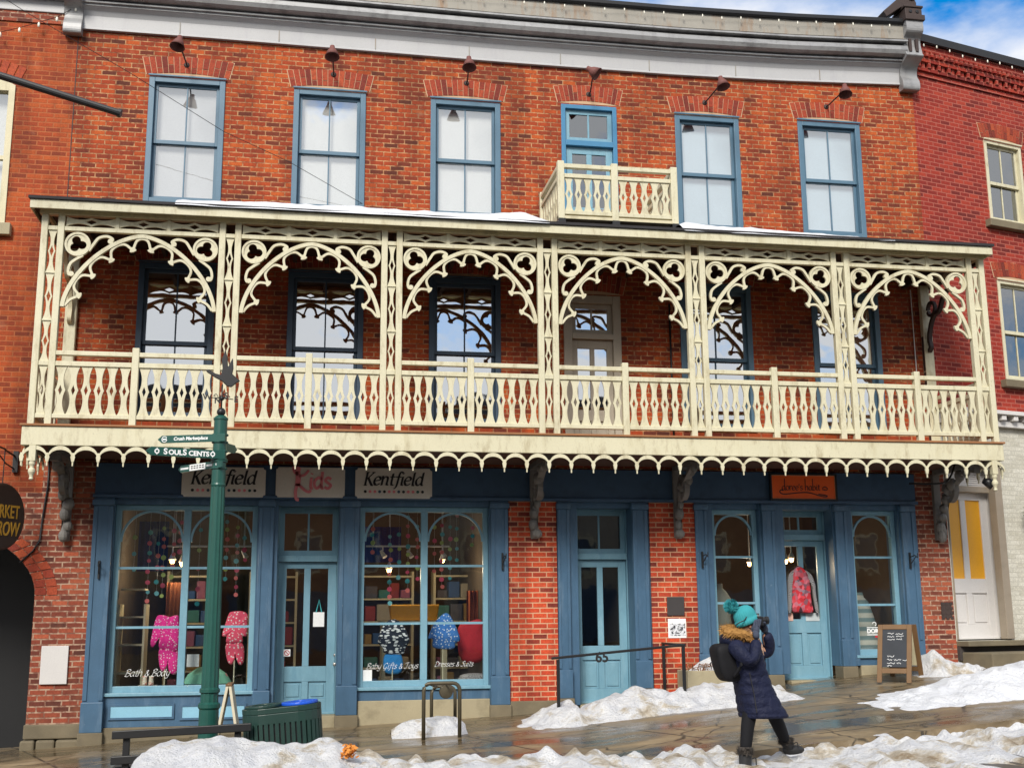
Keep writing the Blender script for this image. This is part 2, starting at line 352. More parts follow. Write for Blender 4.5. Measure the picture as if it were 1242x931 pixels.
    def build(s, name, mat, parent=None, local=False, bev=0, smooth=False, sub=0):
        bmesh.ops.recalc_face_normals(s.bm, faces=s.bm.faces)
        me = bpy.data.meshes.new(name)
        if parent is not None and not local:
            mw = base_of(parent); bmesh.ops.transform(s.bm, matrix=mw.inverted(), verts=s.bm.verts)
        s.bm.to_mesh(me); s.bm.free()
        o = bpy.data.objects.new(name, me); COL.objects.link(o)
        for m in (mat if isinstance(mat, (list, tuple)) else [mat]): me.materials.append(m)
        if parent is not None: o.parent = parent
        if smooth:
            for p in me.polygons: p.use_smooth = True
        if bev:
            b = o.modifiers.new('bevel', 'BEVEL'); b.width = bev; b.segments = 2; b.limit_method = 'ANGLE'; b.angle_limit = RAD(50)
        if sub:
            b = o.modifiers.new('sub', 'SUBSURF'); b.levels = sub; b.render_levels = sub
        return o
def base_of(o):
    m = Matrix.Translation(o.location) @ o.rotation_euler.to_matrix().to_4x4()
    return base_of(o.parent) @ m if o.parent else m
def tag(o, label=None, cat=None, group=None, kind=None):
    for k, v in (('label', label), ('category', cat), ('group', group), ('kind', kind)):
        if v: o[k] = v
    return o
def thing(name, label, cat, loc=(0, 0, 0), rz=0, group=None):
    o = bpy.data.objects.new(name, None); COL.objects.link(o); o.location = loc; o.rotation_euler = (0, 0, rz); o.empty_display_size = .2
    return tag(o, label, cat, group)
def dup(o, dx=V((0, 0, 0)), parent=None):
    c = o.copy(); COL.objects.link(c)
    if parent is not None: c.parent = parent
    c.location = o.location+dx
    for ch in [k for k in o.children]: dup(ch, V((0, 0, 0)), c)
    return c
def catmull(P, k=6, closed=False):
    if len(P) < 3 and not closed: return list(P)
    out = []; n = len(P)
    for i in range(n if closed else n-1):
        p0 = P[(i-1) % n] if (closed or i > 0) else P[i]; p1 = P[i]; p2 = P[(i+1) % n]; p3 = P[(i+2) % n] if (closed or i < n-2) else p2
        for j in range(k):
            t = j/k
            out.append(tuple(.5*((2*b)+(c-a)*t+(2*a-5*b+4*c-d)*t*t+(-a+3*b-3*c+d)*t**3) for a, b, c, d in zip(p0, p1, p2, p3)))
    if not closed: out.append(tuple(P[-1]))
    return out
def arc(cx, cz, r, a0, a1, n=12): return [(cx+r*cos(lerp(a0, a1, i/n)), cz+r*sin(lerp(a0, a1, i/n))) for i in range(n+1)]

# ------------------------------------------------------------------ lettering (hand-drawn strokes)
GL = {
'a': (.95, [[(.75, .82), (.45, 1), (.12, .7), (.1, .3), (.35, 0), (.72, .35)], [(.78, 1), (.72, .2), (.95, .05)]]),
'b': (.9, [[(.12, 'A'), (.12, .1)], [(.12, .15), (.4, 0), (.75, .3), (.75, .7), (.5, 1), (.14, .75)]]),
'd': (.95, [[(.75, .85), (.45, 1), (.12, .7), (.1, .3), (.35, 0), (.72, .35)], [(.75, 'A'), (.75, .15), (.95, .05)]]),
'e': (.85, [[(.12, .5), (.7, .6), (.7, .85), (.45, 1), (.15, .75), (.1, .35), (.35, 0), (.75, .2)]]),
'f': (.65, [[(.8, 1.42), (.58, 1.55), (.42, 1.3), (.3, -.1), (.05, -.38)], [(.08, .97), (.68, .97)]]),
'g': (.95, [[(.75, .85), (.45, 1), (.12, .7), (.1, .3), (.35, .05), (.72, .35)], [(.78, 1), (.7, -.3), (.35, -.45), (.1, -.3)]]),
'h': (.9, [[(.12, 'A'), (.12, 0)], [(.12, .6), (.45, 1), (.7, .8), (.7, 0)]]),
'i': (.42, [[(.2, 1), (.2, .1), (.4, .05)], [(.2, 1.30), (.24, 1.40)]]),
'l': (.45, [[(.2, 'A'), (.2, .1), (.4, .05)]]),
'n': (.92, [[(.02, .93), (.14, 1), (.14, 0)], [(.14, .6), (.45, 1), (.7, .8), (.7, .1), (.9, .05)]]),
'o': (.9, [[(.45, 1), (.12, .75), (.12, .25), (.45, 0), (.78, .25), (.78, .75), (.45, 1)]]),
'r': (.62, [[(.02, .93), (.14, 1), (.14, 0)], [(.14, .6), (.4, 1), (.62, .88)]]),
's': (.75, [[(.65, .85), (.35, 1), (.12, .75), (.4, .5), (.65, .28), (.4, 0), (.08, .15)]]),
't': (.62, [[(.3, 1.35), (.3, .15), (.58, .04)], [(.05, .97), (.6, .97)]]),
'u': (.95, [[(.1, 1), (.1, .25), (.35, 0), (.7, .35)], [(.75, 1), (.75, .15), (.95, .05)]]),
'y': (.9, [[(.1, 1), (.2, .3), (.45, .1), (.72, .5)], [(.78, 1), (.6, -.3), (.3, -.45), (.05, -.3)]]),
"'": (.3, [[(.15, 1.45), (.1, 1.15)]]),
'K': (1.0, [[(.14, 1.45), (.14, 0)], [(.02, 1.45), (.32, 1.45)], [(.0, 0), (.32, 0)], [(.85, 1.42), (.16, .62)], [(.34, .82), (.85, .02), (1.02, 0)], [(.66, 1.45), (.98, 1.45)]]),
'B': (1.0, [[(.2, 1.45), (.15, 0)], [(0, 1.2), (.4, 1.5), (.85, 1.25), (.3, .8), (.9, .55), (.6, 0), (-.05, .1)]]),
'D': (1.1, [[(.25, 1.45), (.2, 0)], [(-.05, 1.2), (.4, 1.5), (1.0, 1.0), (.8, .2), (.2, 0), (0, .2)]]),
'G': (1.1, [[(.9, 1.2), (.6, 1.48), (.12, 1), (.15, .3), (.55, 0), (.85, .55)], [(.85, .6), (.75, -.2), (.3, -.4)]]),
'S': (.9, [[(.9, 1.25), (.6, 1.5), (.3, 1.15), (.65, .7), (.55, .1), (.2, 0), (-.05, .25)]]),
'T': (1.0, [[(-.05, 1.2), (.2, 1.45), (.95, 1.5)], [(.6, 1.45), (.45, .2), (.15, 0), (-.05, .2)]]),
'&': (1.0, [[(.9, .6), (.5, 0), (.1, .3), (.55, .95), (.45, 1.25), (.25, 1.05), (.85, .05)]]),
' ': (.5, []),
}
def write(mb, text, x, z, h, y, pen=.16, nib=None, slant=.2, asc=1.5, gap=0.0, thick=.004, T=None):
    """x,z baseline start; h = x-height; returns end x"""
    for ch in text:
        w, strokes = GL[ch]
        for st in strokes:
            P = [(a, asc if b == 'A' else b) for a, b in st]
            P = catmull(P, 5) if len(P) > 2 else P
            P = [(x+(a+slant*b)*h, z+b*h) for a, b in P]
            if nib is None: mb.ribbon(P, pen*h, y-thick, y, T=T)
            else:
                n = (cos(nib)*pen*h/2, sin(nib)*pen*h/2)
                mb.strip([(a-n[0], b-n[1]) for a, b in P], [(a+n[0], b+n[1]) for a, b in P], y-thick, y, T=T)
                mb.ribbon(P, pen*h*.42, y-thick-.0007, y, T=T)
        x += (w+gap)*h
    return x
def wlen(text, h, gap=0.0): return sum(GL[c][0]+gap for c in text)*h
def font_mesh(body, size, name, mat, parent, M, bold=0.0, shear=0.0, align='CENTER'):
    c = bpy.data.curves.new(name, 'FONT'); c.body = body; c.size = size; c.align_x = align; c.align_y = 'CENTER'; c.extrude = .0025; c.offset = bold; c.shear = shear
    o = bpy.data.objects.new(name, c); COL.objects.link(o)
    dg = bpy.context.evaluated_depsgraph_get(); me = bpy.data.meshes.new_from_object(o.evaluated_get(dg))
    bpy.data.objects.remove(o); bpy.data.curves.remove(c)
    me.transform(base_of(parent).inverted() @ M)
    q = bpy.data.objects.new(name, me); COL.objects.link(q); me.materials.clear(); me.materials.append(mat); q.parent = parent
    return q
def facing(loc, yaw=0.0):     # text in its XY plane -> upright, facing -Y turned by yaw
    return Matrix.Translation(loc) @ Matrix.Rotation(yaw, 4, 'Z') @ Matrix.Rotation(pi/2, 4, 'X')

# ================================================================== GROUND
ZS = [(-6, -.32), (-3.3, -.17), (-1, -.05), (.8, .02), (2.6, .10), (3.3, .13), (5, .30), (7.4, .49), (8.6, .60), (10.7, .73), (16, 1.05)]
KERB = -4.7
def zs(x, y): return interp(ZS, x)+.05*max(y, KERB)*(1 if y < 0 else 0)
def zstreet(x, y): return interp(ZS, x)+.05*KERB-.14
mb = MB(); XS = [-200, -60, -20, -12]+[-8+i*1.0 for i in range(28)]+[25, 60, 200]
YS = [-220, -120, -60, -30, -20, -12, -8, -6, KERB, 1, 60]
g = [[mb.bm.verts.new((x, y, zstreet(x, y))) for x in XS] for y in YS]
for j in range(len(YS)-1):
    for i in range(len(XS)-1): mb._f([g[j][i], g[j][i+1], g[j+1][i+1], g[j+1][i]])
tag(mb.build('street', M_ASPH), kind='structure')
mb = MB(); XS = [-30, -12]+[-8+i*.5 for i in range(56)]+[40]; YS = [KERB, -4, -3, -2, -1, 0, .55]
T_ = [[mb.bm.verts.new((x, y, zs(x, min(y, -.001)))) for x in XS] for y in YS]
for j in range(len(YS)-1):
    for i in range(len(XS)-1): mb._f([T_[j][i], T_[j][i+1], T_[j+1][i+1], T_[j+1][i]])
lo = [mb.bm.verts.new((x, KERB, zstreet(x, KERB)-.05)) for x in XS]
for i in range(len(XS)-1): mb._f([lo[i], lo[i+1], T_[0][i+1], T_[0][i]])
tag(mb.build('sidewalk', M_PAVE), kind='structure')

# ================================================================== MAIN BUILDING
BLD = thing('brick_building', 'three storey orange brick building with blue shopfronts and a zinc cornice', 'building', (3.5, 0, 0))
def wall_holes(mb, x0, x1, z0, z1, holes, yf, yb):
    xs = sorted({x0, x1, *[min(max(v, x0), x1) for h in holes for v in h[:2]]}); zs_ = sorted({z0, z1, *[min(max(v, z0), z1) for h in holes for v in h[2:]]})
    inside = lambda x, z: any(h[0] < x < h[1] and h[2] < z < h[3] for h in holes)
    for a, b in zip(xs, xs[1:]):
        for c, d in zip(zs_, zs_[1:]):
            if inside((a+b)/2, (c+d)/2): continue
            mb.quad((a, yf, c), (b, yf, c), (b, yf, d), (a, yf, d)); mb.quad((a, yb, c), (a, yb, d), (b, yb, d), (b, yb, c))
    for h in holes:
        a, b, c, d = max(h[0], x0), min(h[1], x1), max(h[2], z0), min(h[3], z1)
        mb.quad((a, yf, c), (a, yb, c), (a, yb, d), (a, yf, d)); mb.quad((b, yf, c), (b, yf, d), (b, yb, d), (b, yb, c))
        mb.quad((a, yf, d), (a, yb, d), (b, yb, d), (b, yf, d)); mb.quad((a, yf, c), (b, yf, c), (b, yb, c), (a, yb, c))
    bmesh.ops.remove_doubles(mb.bm, verts=mb.bm.verts, dist=1e-5)
XL, XR = at(90, 120).x, 10.17
def frame_rect(mb, x0, x1, z0, z1, w, y0, y1, wb=None, wt=None):
    wb = wb or w; wt = wt or w
    mb.box(x0, x0+w, y0, y1, z0, z1); mb.box(x1-w, x1, y0, y1, z0, z1)
    mb.box(x0+w, x1-w, y0, y1, z1-wt, z1); mb.box(x0+w, x1-w, y0, y1, z0, z0+wb)
def sash(parent, x0, x1, z0, z1, mfr, mgl, mblind, blind_lo=None, local=False, w=.085, y=0.0, sash_m=None, blindcols=None):
    """double-hung window: outer casing, two sashes with one glazing bar each"""
    mb = MB(); frame_rect(mb, x0, x1, z0, z1, w, y-.022, y+.14)
    mb.box(x0-.012, x1+.012, y-.05, y-.0225, z1+.001, z1+.03)
    f = mb.build('window', mfr, parent, local=local, bev=.006)
    zm = (z0+z1)/2-.02; a, b = x0+w, x1-w
    for nm, (c, d, yy) in (('sash', (zm-.025, z1-w, y+.045)), ('sash', (z0+w, zm+.025, y+.085))):
        mb = MB(); frame_rect(mb, a+.002, b-.002, c+.001, d-.001, .048, yy, yy+.035, wb=.06)
        xm = (a+b)/2; mb.box(xm-.011, xm+.011, yy+.003, yy+.03, c+.06, d-.048)
        sh = mb.build('sash', sash_m or mfr, f, local=local, bev=.004)
    for (c, d, yy) in ((zm-.0, z1-w-.03, y+.064), (z0+w+.03, zm, y+.104)):
        mb = MB(); mb.box(a+.03, b-.03, yy, yy+.004, c, d); mb.build('pane', mgl, f, local=local)
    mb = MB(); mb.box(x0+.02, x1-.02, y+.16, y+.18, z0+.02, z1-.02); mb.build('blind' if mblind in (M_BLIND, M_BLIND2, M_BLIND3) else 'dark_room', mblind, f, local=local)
    return f
UPW = [(181.6, 273.9, 93.7, 98), (356.8, 444, 107.5, 114.3), (522.4, 606.6, 120.7, 125), (817.8, 895, 140.6, 143), (966.5, 1041.6, 147, 151)]
holes = []; up = []
for a, b, c, d in UPW:
    p, q = at(a, c), at(b, d); z1 = (p.z+q.z)/2
    up.append((p.x, q.x, 7.66, z1)); holes.append((p.x+.03, q.x-.03, 7.7, z1-.03))
pd, qd = at(680, 126.8), at(747, 131); UD = (pd.x, qd.x, 7.25, (pd.z+qd.z)/2); holes.append((UD[0]+.03, UD[1]-.03, 7.25, UD[3]-.03))
# first-floor openings behind the balcony
def bal_rect(l, r, t): return (at(l[0], l[1]).x, at(r[0], r[1]).x, 4.02, at((l[0]+r[0])/2, t).z)
BW = [(at(163, 430).x, at(258, 430).x, at(210, 320).z), (at(347, 430).x, at(440, 430).x, at(393, 331).z), (at(520, 430).x, at(607.5, 430).x, at(563, 338).z),
      (at(826, 430).x, at(913.5, 430).x, at(880, 348).z), (at(987, 430).x, at(1069, 430).x, at(1030, 358).z)]
bal = [(a, b, 4.35, z) for a, b, z in BW]
p_, q_ = at(684, 430), at(753.5, 430); BD = (p_.x, q_.x, 4.0, at(722, 359).z)
holes += [(a+.03, b-.03, c+.03, d-.03) for a, b, c, d in bal]+[(BD[0]+.03, BD[1]-.03, 4.0, BD[3]-.03)]
ZW0, ZW1 = 3.72, 10.62
mb = MB(); wall_holes(mb, XL, XR, ZW0, ZW1, holes, 0, .35); mb.build('wall', M_BRICK, BLD)
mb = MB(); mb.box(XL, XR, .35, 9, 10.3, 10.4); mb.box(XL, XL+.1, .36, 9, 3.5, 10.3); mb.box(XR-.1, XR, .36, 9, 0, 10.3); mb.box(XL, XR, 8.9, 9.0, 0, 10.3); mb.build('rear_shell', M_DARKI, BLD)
for i, (a, b, c, d) in enumerate(up): sash(BLD, a, b, c, d, M_SLATE, G_UP, [M_BLIND3, M_BLIND, M_BLIND, M_BLIND2, M_BLIND2][i])
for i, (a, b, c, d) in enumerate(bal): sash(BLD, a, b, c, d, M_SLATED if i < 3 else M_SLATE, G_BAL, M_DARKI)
def soldier(parent, x0, x1, z, h, n, local=False, y=0.0):
    mb = MB(); e = .05; fl = h*.45
    for i in range(n):
        a0, a1 = i/n, (i+1)/n
        g_ = .035
        def X(t, k): return lerp(x0-e, x1+e, t)+(t-.5)*2*fl*k*.55
        splits = [(0, 1)] if i % 2 else [(0, .48), (.52, 1)] if random.random() < .5 else [(0, .3), (.34, 1)]
        for s0, s1 in splits:
            cb = lambda t: .05*(1-(2*t-1)**2)
            t0, t1 = a0+g_/n*1.6, a1-g_/n*1.6
            P = [(X(t0, s0), z+cb(t0)+h*s0), (X(t1, s0), z+cb(t1)+h*s0), (X(t1, s1), z+cb(t1)+h*s1), (X(t0, s1), z+cb(t0)+h*s1)]
            yy = y-.009-random.random()*.004
            mb.hexa([(P[0][0], yy, P[0][1]), (P[1][0], yy, P[1][1]), (P[1][0], y+.02, P[1][1]), (P[0][0], y+.02, P[0][1]),
                     (P[3][0], yy, P[3][1]), (P[2][0], yy, P[2][1]), (P[2][0], y+.02, P[2][1]), (P[3][0], y+.02, P[3][1])])
    ar = mb.build('brick_arch', M_VOUS, parent, local=local)
    mb = MB(); mb.prism([(x0-e-.01, z-.005), (x1+e+.01, z-.005), (x1+e+fl*.55+.01, z+h+.01), ((x0+x1)/2, z+h+.06), (x0-e-fl*.55-.01, z+h+.01)], y-.004, y+.02)
    mb.build('mortar_bed', M_MORT, ar, local=local)
for (a, b, c, d) in up+[UD]: soldier(BLD, a, b, d+.035, .27, 15)
for (a, b, c, d) in bal+[BD]: soldier(BLD, a, b, d+.03, .27, 15)
# doors on the upper floors
def panel_door(parent, x0, x1, z0, z1, y, mfr, mleaf, mgl, trans=.0, glass=(.36, .92), name='door', cw=.07, room=M_DARKI, panels=True, knob=None, leafw=None, local=False, tr_cols=2):
    """casing + transom light + leaf with two tall panes and two lower panels"""
    mb = MB(); 
    if cw: frame_rect(mb, x0, x1, z0, z1, cw, y-.03, y+.12, wb=.03)
    zt = z1-trans
    if trans: mb.box(x0+cw, x1-cw, y-.04, y+.10, zt-.09, zt)
    fr = mb.build('door_frame', mfr, parent, local=local, bev=.005)
    a, b = x0+cw, x1-cw
    if trans:
        mb = MB(); frame_rect(mb, a+.001, b-.001, zt+.001, z1-cw-.001, .075, y+.03, y+.07)
        for k in range(1, tr_cols):
            xm = lerp(a+.075, b-.075, k/tr_cols); mb.box(xm-.014, xm+.014, y+.033, y+.066, zt+.075, z1-cw-.075)
        t = mb.build('transom_light', mleaf, fr, local=local, bev=.004)
        mb = MB(); mb.box(a+.05, b-.05, y+.05, y+.054, zt+.04, z1-cw-.04); mb.build('pane', mgl, fr, local=local)
        ztop = zt-.091
    else: ztop = z1-cw
    H = ztop-z0-.03; W = b-a; st = W*.145; yl = y+.03
    g0, g1 = z0+.03+H*glass[0], z0+.03+H*glass[1]; xm = (a+b)/2; mw = W*.055
    mb = MB()
    mb.box(a+.003, a+st, yl, yl+.05, z0+.02, ztop-.003); mb.box(b-st, b-.003, yl, yl+.05, z0+.02, ztop-.003)
    mb.box(a+st, b-st, yl, yl+.05, g1, ztop-.003); mb.box(xm-mw, xm+mw, yl, yl+.05, g0, g1)
    lk = g0-H*.10
    mb.box(a+st, b-st, yl, yl+.05, lk, g0); mb.box(a+st, b-st, yl, yl+.05, z0+.02, z0+.02+H*.09); mb.box(xm-mw, xm+mw, yl, yl+.05, z0+.02+H*.09, lk)
    for p0, p1 in ((a+st, xm-mw), (xm+mw, b-st)):
        mb.box(p0, p1, yl+.026, yl+.045, z0+.02+H*.09, lk)
        mb.box(p0+.035, p1-.035, yl+.012, yl+.0255, z0+.02+H*.09+.035, lk-.035)
    lf = mb.build(name, mleaf, parent, local=local, bev=.005)
    mb = MB(); mb.box(a+st-.01, b-st+.01, yl+.022, yl+.026, g0-.01, g1+.01); mb.build('pane', mgl, lf, local=local)
    if room is not None:
        mb = MB(); mb.box(x0+.02, x1-.02, y+.2, y+.22, z0, z1-.02); mb.build('dark_room', room, fr, local=local)
    if knob is not None:
        kx, kz = knob; mb = MB(); mb.lathe((kx, yl, kz), [(.012, 0), (.012, -.03), (.028, -.04), (.03, -.055), (.018, -.066), (.002, -.068)], 12, axis='y'); mb.lathe((kx, yl, kz+.13), [(.022, .0), (.022, -.012), (.004, -.014)], 12, axis='y')
        mb.build('handle', M_BLACK if knob[0] > 5 else NICK, lf, local=local, smooth=True)
    return lf
NICK = paint('worn_nickel', (.45, .43, .40), .35, .1, metal=.8)
panel_door(BLD, UD[0], UD[1], UD[2], UD[3], .0, M_DOORB, M_LBLUE, G_BLUE, trans=.62, glass=(.40, .93))
M_BEIGE = paint('beige_door_paint', (.42, .37, .29), .55, .1)
panel_door(BLD, BD[0], BD[1], BD[2], BD[3], .0, M_BEIGE, M_BEIGE, G_BAL, trans=.62, glass=(.36, .92), cw=.13)

# cornice: profile swept along the measured, slightly sagging line
CB = [(78, 33.5), (101.5, 35.5), (250, 46.5), (419, 60.2), (610, 76), (819, 91.3), (950, 98.5), (1090, 103.3)]
cz = [(at(*p).x, at(*p).z) for p in CB]
prof_lo = [(.0, -.02), (-.06, -.02), (-.06, .0), (-.05, .015), (-.055, .20), (-.09, .27), (-.16, .315)]
prof_mid = [(0, .316), (-.17, .316), (-.17, .345), (-.21, .35), (-.21, .375), (-.15, .38), (-.15, .40), (-.23, .405), (-.31, .43), (-.34, .49), (-.33, .56), (-.28, .60), (-.22, .605), (-.22, .63), (-.36, .635), (-.36, .665), (0, .665)]
prof_up = [(0, .666), (-.28, .666), (-.28, .70), (-.30, .71), (-.30, .97), (0, .97)]
prof_cap = [(0, .971), (-.34, .971), (-.36, 1.0), (-.36, 1.06), (0, 1.10)]
def sweep(mb, prof, x0, x1, n=26, zf=lambda x: interp(cz, x)):
    R = []
    for i in range(n+1):
        x = lerp(x0, x1, i/n); R.append([mb.bm.verts.new((x, p[0], zf(x)+p[1])) for p in prof])
    for q0, q1 in zip(R, R[1:]):
        for k in range(len(prof)-1): mb._f([q0[k], q0[k+1], q1[k+1], q1[k]])
    mb._f(R[0]); mb._f(R[-1][::-1])
cx0, cx1 = at(95, 35).x, at(1092, 103).x
corn = None
for nm, pr_, mt in (('cornice', prof_mid, M_ZINC), ('cornice_frieze', prof_lo, M_ZINCL), ('cornice_gutter', prof_up, M_ZINC2), ('roof_flashing', prof_cap, M_BLACK)):
    mb = MB(); sweep(mb, pr_, cx0, cx1+(.10 if nm == 'roof_flashing' else 0)); o = mb.build(nm, mt, BLD if corn is None else corn)
    if corn is None: corn = o
mb = MB()
for k in range(1, 9):
    x = lerp(cx0, cx1, k/9); z = interp(cz, x); mb.box(x-.006, x+.006, -.062, -.04, z+.02, z+.20); mb.box(x-.006, x+.006, -.305, -.28, z+.72, z+.96)
mb.build('cornice_seam', M_ZINC2, corn)
def bracket_end(x0, x1, zb):
    mb = MB(); T = lambda a, b, c: (b, a, c)
    P = catmull([(-.02, zb-.14), (-.16, zb-.14), (-.17, zb), (-.10, zb+.14), (-.15, zb+.28), (-.36, zb+.38), (-.33, zb+.45), (-.29, zb+.7), (-.42, zb+.82), (-.42, zb+1.0)], 5)+[(0, zb+1.0)]
    f = [mb.bm.verts.new((x0, p[0], p[1])) for p in P]; b = [mb.bm.verts.new((x1, p[0], p[1])) for p in P]
    mb._f(f); mb._f(b[::-1])
    for i in range(len(P)): j = (i+1) % len(P); mb._f([f[i], b[i], b[j], f[j]])
    o = mb.build('cornice_bracket', M_ZINC, BLD)
    mb = MB(); w = (x1-x0)
    for k in (.22, .62): mb.box(x0+w*k, x0+w*(k+.16), -.345, -.30, zb+.47, zb+.70)
    mb.build('bracket_flute', M_DKBROWN, o); return o
bracket_end(at(79, 38).x, at(101, 38).x, interp(cz, -3))
bx0, bx1 = at(1090, 112).x, at(1110, 112).x
bracket_end(bx0, bx1, interp(cz, 10)+.0)
# finial on the right-hand end
zt = interp(cz, 10)+1.0
mb = MB(); mb.box(bx0-.02, bx1+.03, -.46, 0, zt, zt+.10); mb.box(bx0+.0, bx1+.0, -.42, 0, zt+.10, zt+.24); mb.box(bx0-.02, bx1+.02, -.44, 0, zt+.24, zt+.28)
fin = mb.build('finial', M_DKBROWN, BLD, bev=.01)
xm = (bx0+bx1)/2
mb = MB(); mb.prism([(bx0-.30, zt+.08), (bx0-.02, zt+.28), (bx1-.05, zt+.28), (bx1-.04, zt+.38), (xm+.07, zt+.50), (xm-.03, zt+.56), (xm-.16, zt+.50), (bx0-.36, zt+.18)], -.34, -.05)
mb.lathe((xm+.02, -.20, zt+.50), [(.002, -.17), (.085, -.16), (.10, 0), (.085, .16), (.002, .17)], 14, axis='y'); mb.build('scroll', M_DKBROWN, fin, bev=.012)
mb = MB()
for k in (.3, .7): mb.lathe((lerp(bx0, bx1, k), -.425, zt+.17), [(.03, 0), (.03, -.008), (.002, -.012)], 8, axis='y')
mb.build('rosette', M_BLACK, fin)

# ------------------------------------------------------------------ SHOPFRONT
YF = .15; YD = .32
SW1 = rect((144.8, 612.2), (314.9, 614.7), (126, 839), (304.4, 840), YF)
SW2 = rect((438.5, 614.7), (591, 616.4), (431.4, 832.6), (592.6, 832.6), YF)
SW3 = rect((857.3, 616), (913.6, 616.8), (868.5, 796), (926, 796), YF)
SW4 = rect((1024, 617.7), (1082.8, 618.6), (1040.7, 796), (1095, 793), YF)
SD1 = rect((338.8, 613.6), (412, 613.6), (331, 866), (405, 866), YD)
SD2 = rect((693.2, 614.7), (758.7, 615.6), (698.7, 852), (764.6, 852), YD)
SD3 = rect((937.5, 616), (998, 616.8), (952, 823.5), (1009, 823.5), YD)
ZT = (SW1[3]+SW2[3]+SW4[3])/3      # head of all the openings
FX0, FX1 = at(116, 590).x, at(1108, 590).x
ZFB = at(650, 608).z
def gz(x): return zs(x, 0)
# solid blue ground between the openings and over the windows
ops = [('w', SW1), ('d', SD1), ('w', SW2), ('d', SD2), ('w', SW3), ('d', SD3), ('w', SW4)]
P1 = (at(616.8, 610).x, at(676.8, 843).x); P2 = (at(786, 610).x, at(848.5, 830).x)
P1 = ((at(616.8, 610).x+at(617.6, 843).x)/2, (at(674.3, 610).x+at(676.8, 843).x)/2)
P2 = ((at(786, 610).x+at(793, 830).x)/2, (at(841.4, 610).x+at(849, 830).x)/2)
mb = MB()
mb.box(FX0, FX1, -.03, .40, ZFB, ZW0); 
mb.build('shop_fascia', M_BLUESH, BLD)
mb = MB(); mb.box(FX0-.02, FX1+.02, -.075, -.031, ZFB-.0, ZFB+.05); mb.build('fascia_moulding', M_BLUESH, BLD, bev=.008)
gaps = []
prev = FX0
for k, r in ops: gaps.append((prev, r[0])); prev = r[1]
gaps.append((prev, FX1))
for a, b in gaps:
    segs = ((a, P1[0], .12), (P1[1], b, .05)) if a < P1[0] < b else ((a, P2[0], .02), (P2[1], b, .05)) if a < P2[0] < b else ((a, b, .16),)
    for c, d, k in segs: mb = MB(); mb.box(c, d, .0, .42, gz((c+d)/2)+k, ZFB-.001); mb.build('shopfront_panelling', M_BLUE, BLD)
# pilasters proud of it
PIL = [((115.5, 140.6), (95.7, 119.6)), ((316, 333), (306, 325)), ((413.5, 436), (408, 431)), ((596, 616.6), (596, 617)), ((676, 691), (678.5, 693)), ((767, 784.7), (772, 791)),
       ((842.5, 855), (850, 866)), ((922.7, 936), (934, 950)), ((1010, 1024), (1025, 1038.6)), ((1088, 1104.6), (1110, 1124.5))]
for (t0, t1), (b0, b1) in PIL:
    yb = 885 if t0 < 200 else 860 if t0 < 620 else 835 if t0 < 900 else 810
    a = (at(t0, 615, -.05).x+at(b0, yb, -.05).x)/2; b = (at(t1, 615, -.05).x+at(b1, yb, -.05).x)/2
    z0 = gz((a+b)/2)+(.14 if t0 < 1050 else .02)+.02; z1 = ZFB-.002
    mb = MB(); mb.box(a, b, -.05, -.001, z0, z1)
    w = b-a
    mb.box(a+w*.0, a+w*.22, -.066, -.0505, z0+.42, z1-.12); mb.box(b-w*.22, b, -.066, -.0505, z0+.42, z1-.12)
    mb.box(a-.012, b+.012, -.085, -.002, z0, z0+.40); mb.box(a-.018, b+.018, -.092, -.003, z1-.11, z1-.03)
    p = mb.build('pilaster', M_BLUE, BLD, bev=.007)
    mb = MB(); mb.box(a-.03, b+.03, -.10, .2, gz((a+b)/2)-.25, z0-.001); mb.build('plinth_stone', M_STONE, p, bev=.012)
# brick piers with stone bases
for (a, b) in (P1, P2):
    mb = MB(); mb.box(a, b, -.035, .42, gz(a)+(.20 if a < 4 else .02), ZFB-.001); pr_ = mb.build('brick_pier', M_BRICKP, BLD)
    mb = MB(); mb.box(a-.02, b+.02, -.06, .40, gz(a)-.3, gz(a)+(.199 if a < 4 else .019)); mb.build('plinth_stone', M_STONE, pr_, bev=.012)
# bulkheads and sills under the windows
def shopwin(r, name, lights, mun, arch=True, zb=None):
    x0, x1, z0, z1 = r; z1 = ZT; y = YF
    mb = MB(); w = .075
    frame_rect(mb, x0, x1, z0, z1, w, y-.03, y+.07, wb=.10)
    n = lights; L = []
    cw = .10
    for k in range(1, n):
        xm = lerp(x0, x1, k/n); mb.box(xm-cw/2, xm+cw/2, y-.03, y+.07, z0+.10, z1-w)
    mb.box(x0-.05, x1+.05, y-.16, y-.031, z0-.03, z0+.015)
    fr = mb.build('shop_window', M_LBLUE, BLD, bev=.006)
    for k in range(n):
        a = (lerp(x0, x1, k/n)+cw/2) if k else x0+w; b = (lerp(x0, x1, (k+1)/n)-cw/2) if k < n-1 else x1-w
        L.append((a, b))
        mb = MB(); zz0, zz1 = z0+.10, z1-w
        for m in mun: mb = MB(); mb.box(a+.001, b-.001, y-.012, y+.03, m-.017, m+.017); mb.build('glazing_bar', M_LBLUE, fr)
        mb = MB()
        rad = (b-a)/2; xc = (a+b)/2
        # round-headed bar
        P = [(xc+(rad-.008)*cos(t), zz1-rad-.015+(rad)*sin(t)) for t in [pi*i/22 for i in range(23)]]
        mb.ribbon(P, .03, y-.014, y+.028)
        mb.build('arched_bar', M_LBLUE, fr)
        mb = MB(); mb.box(a-.01, b+.01, y+.012, y+.017, z0+.09, z1-w+.01); mb.build('pane', G_SHOP, fr)
    return fr, L
def zrow(px, py): return at(px, py, YF).z
w1, L1 = shopwin(SW1, 'a', 2, [zrow(225, 688.5), zrow(220, 760)])
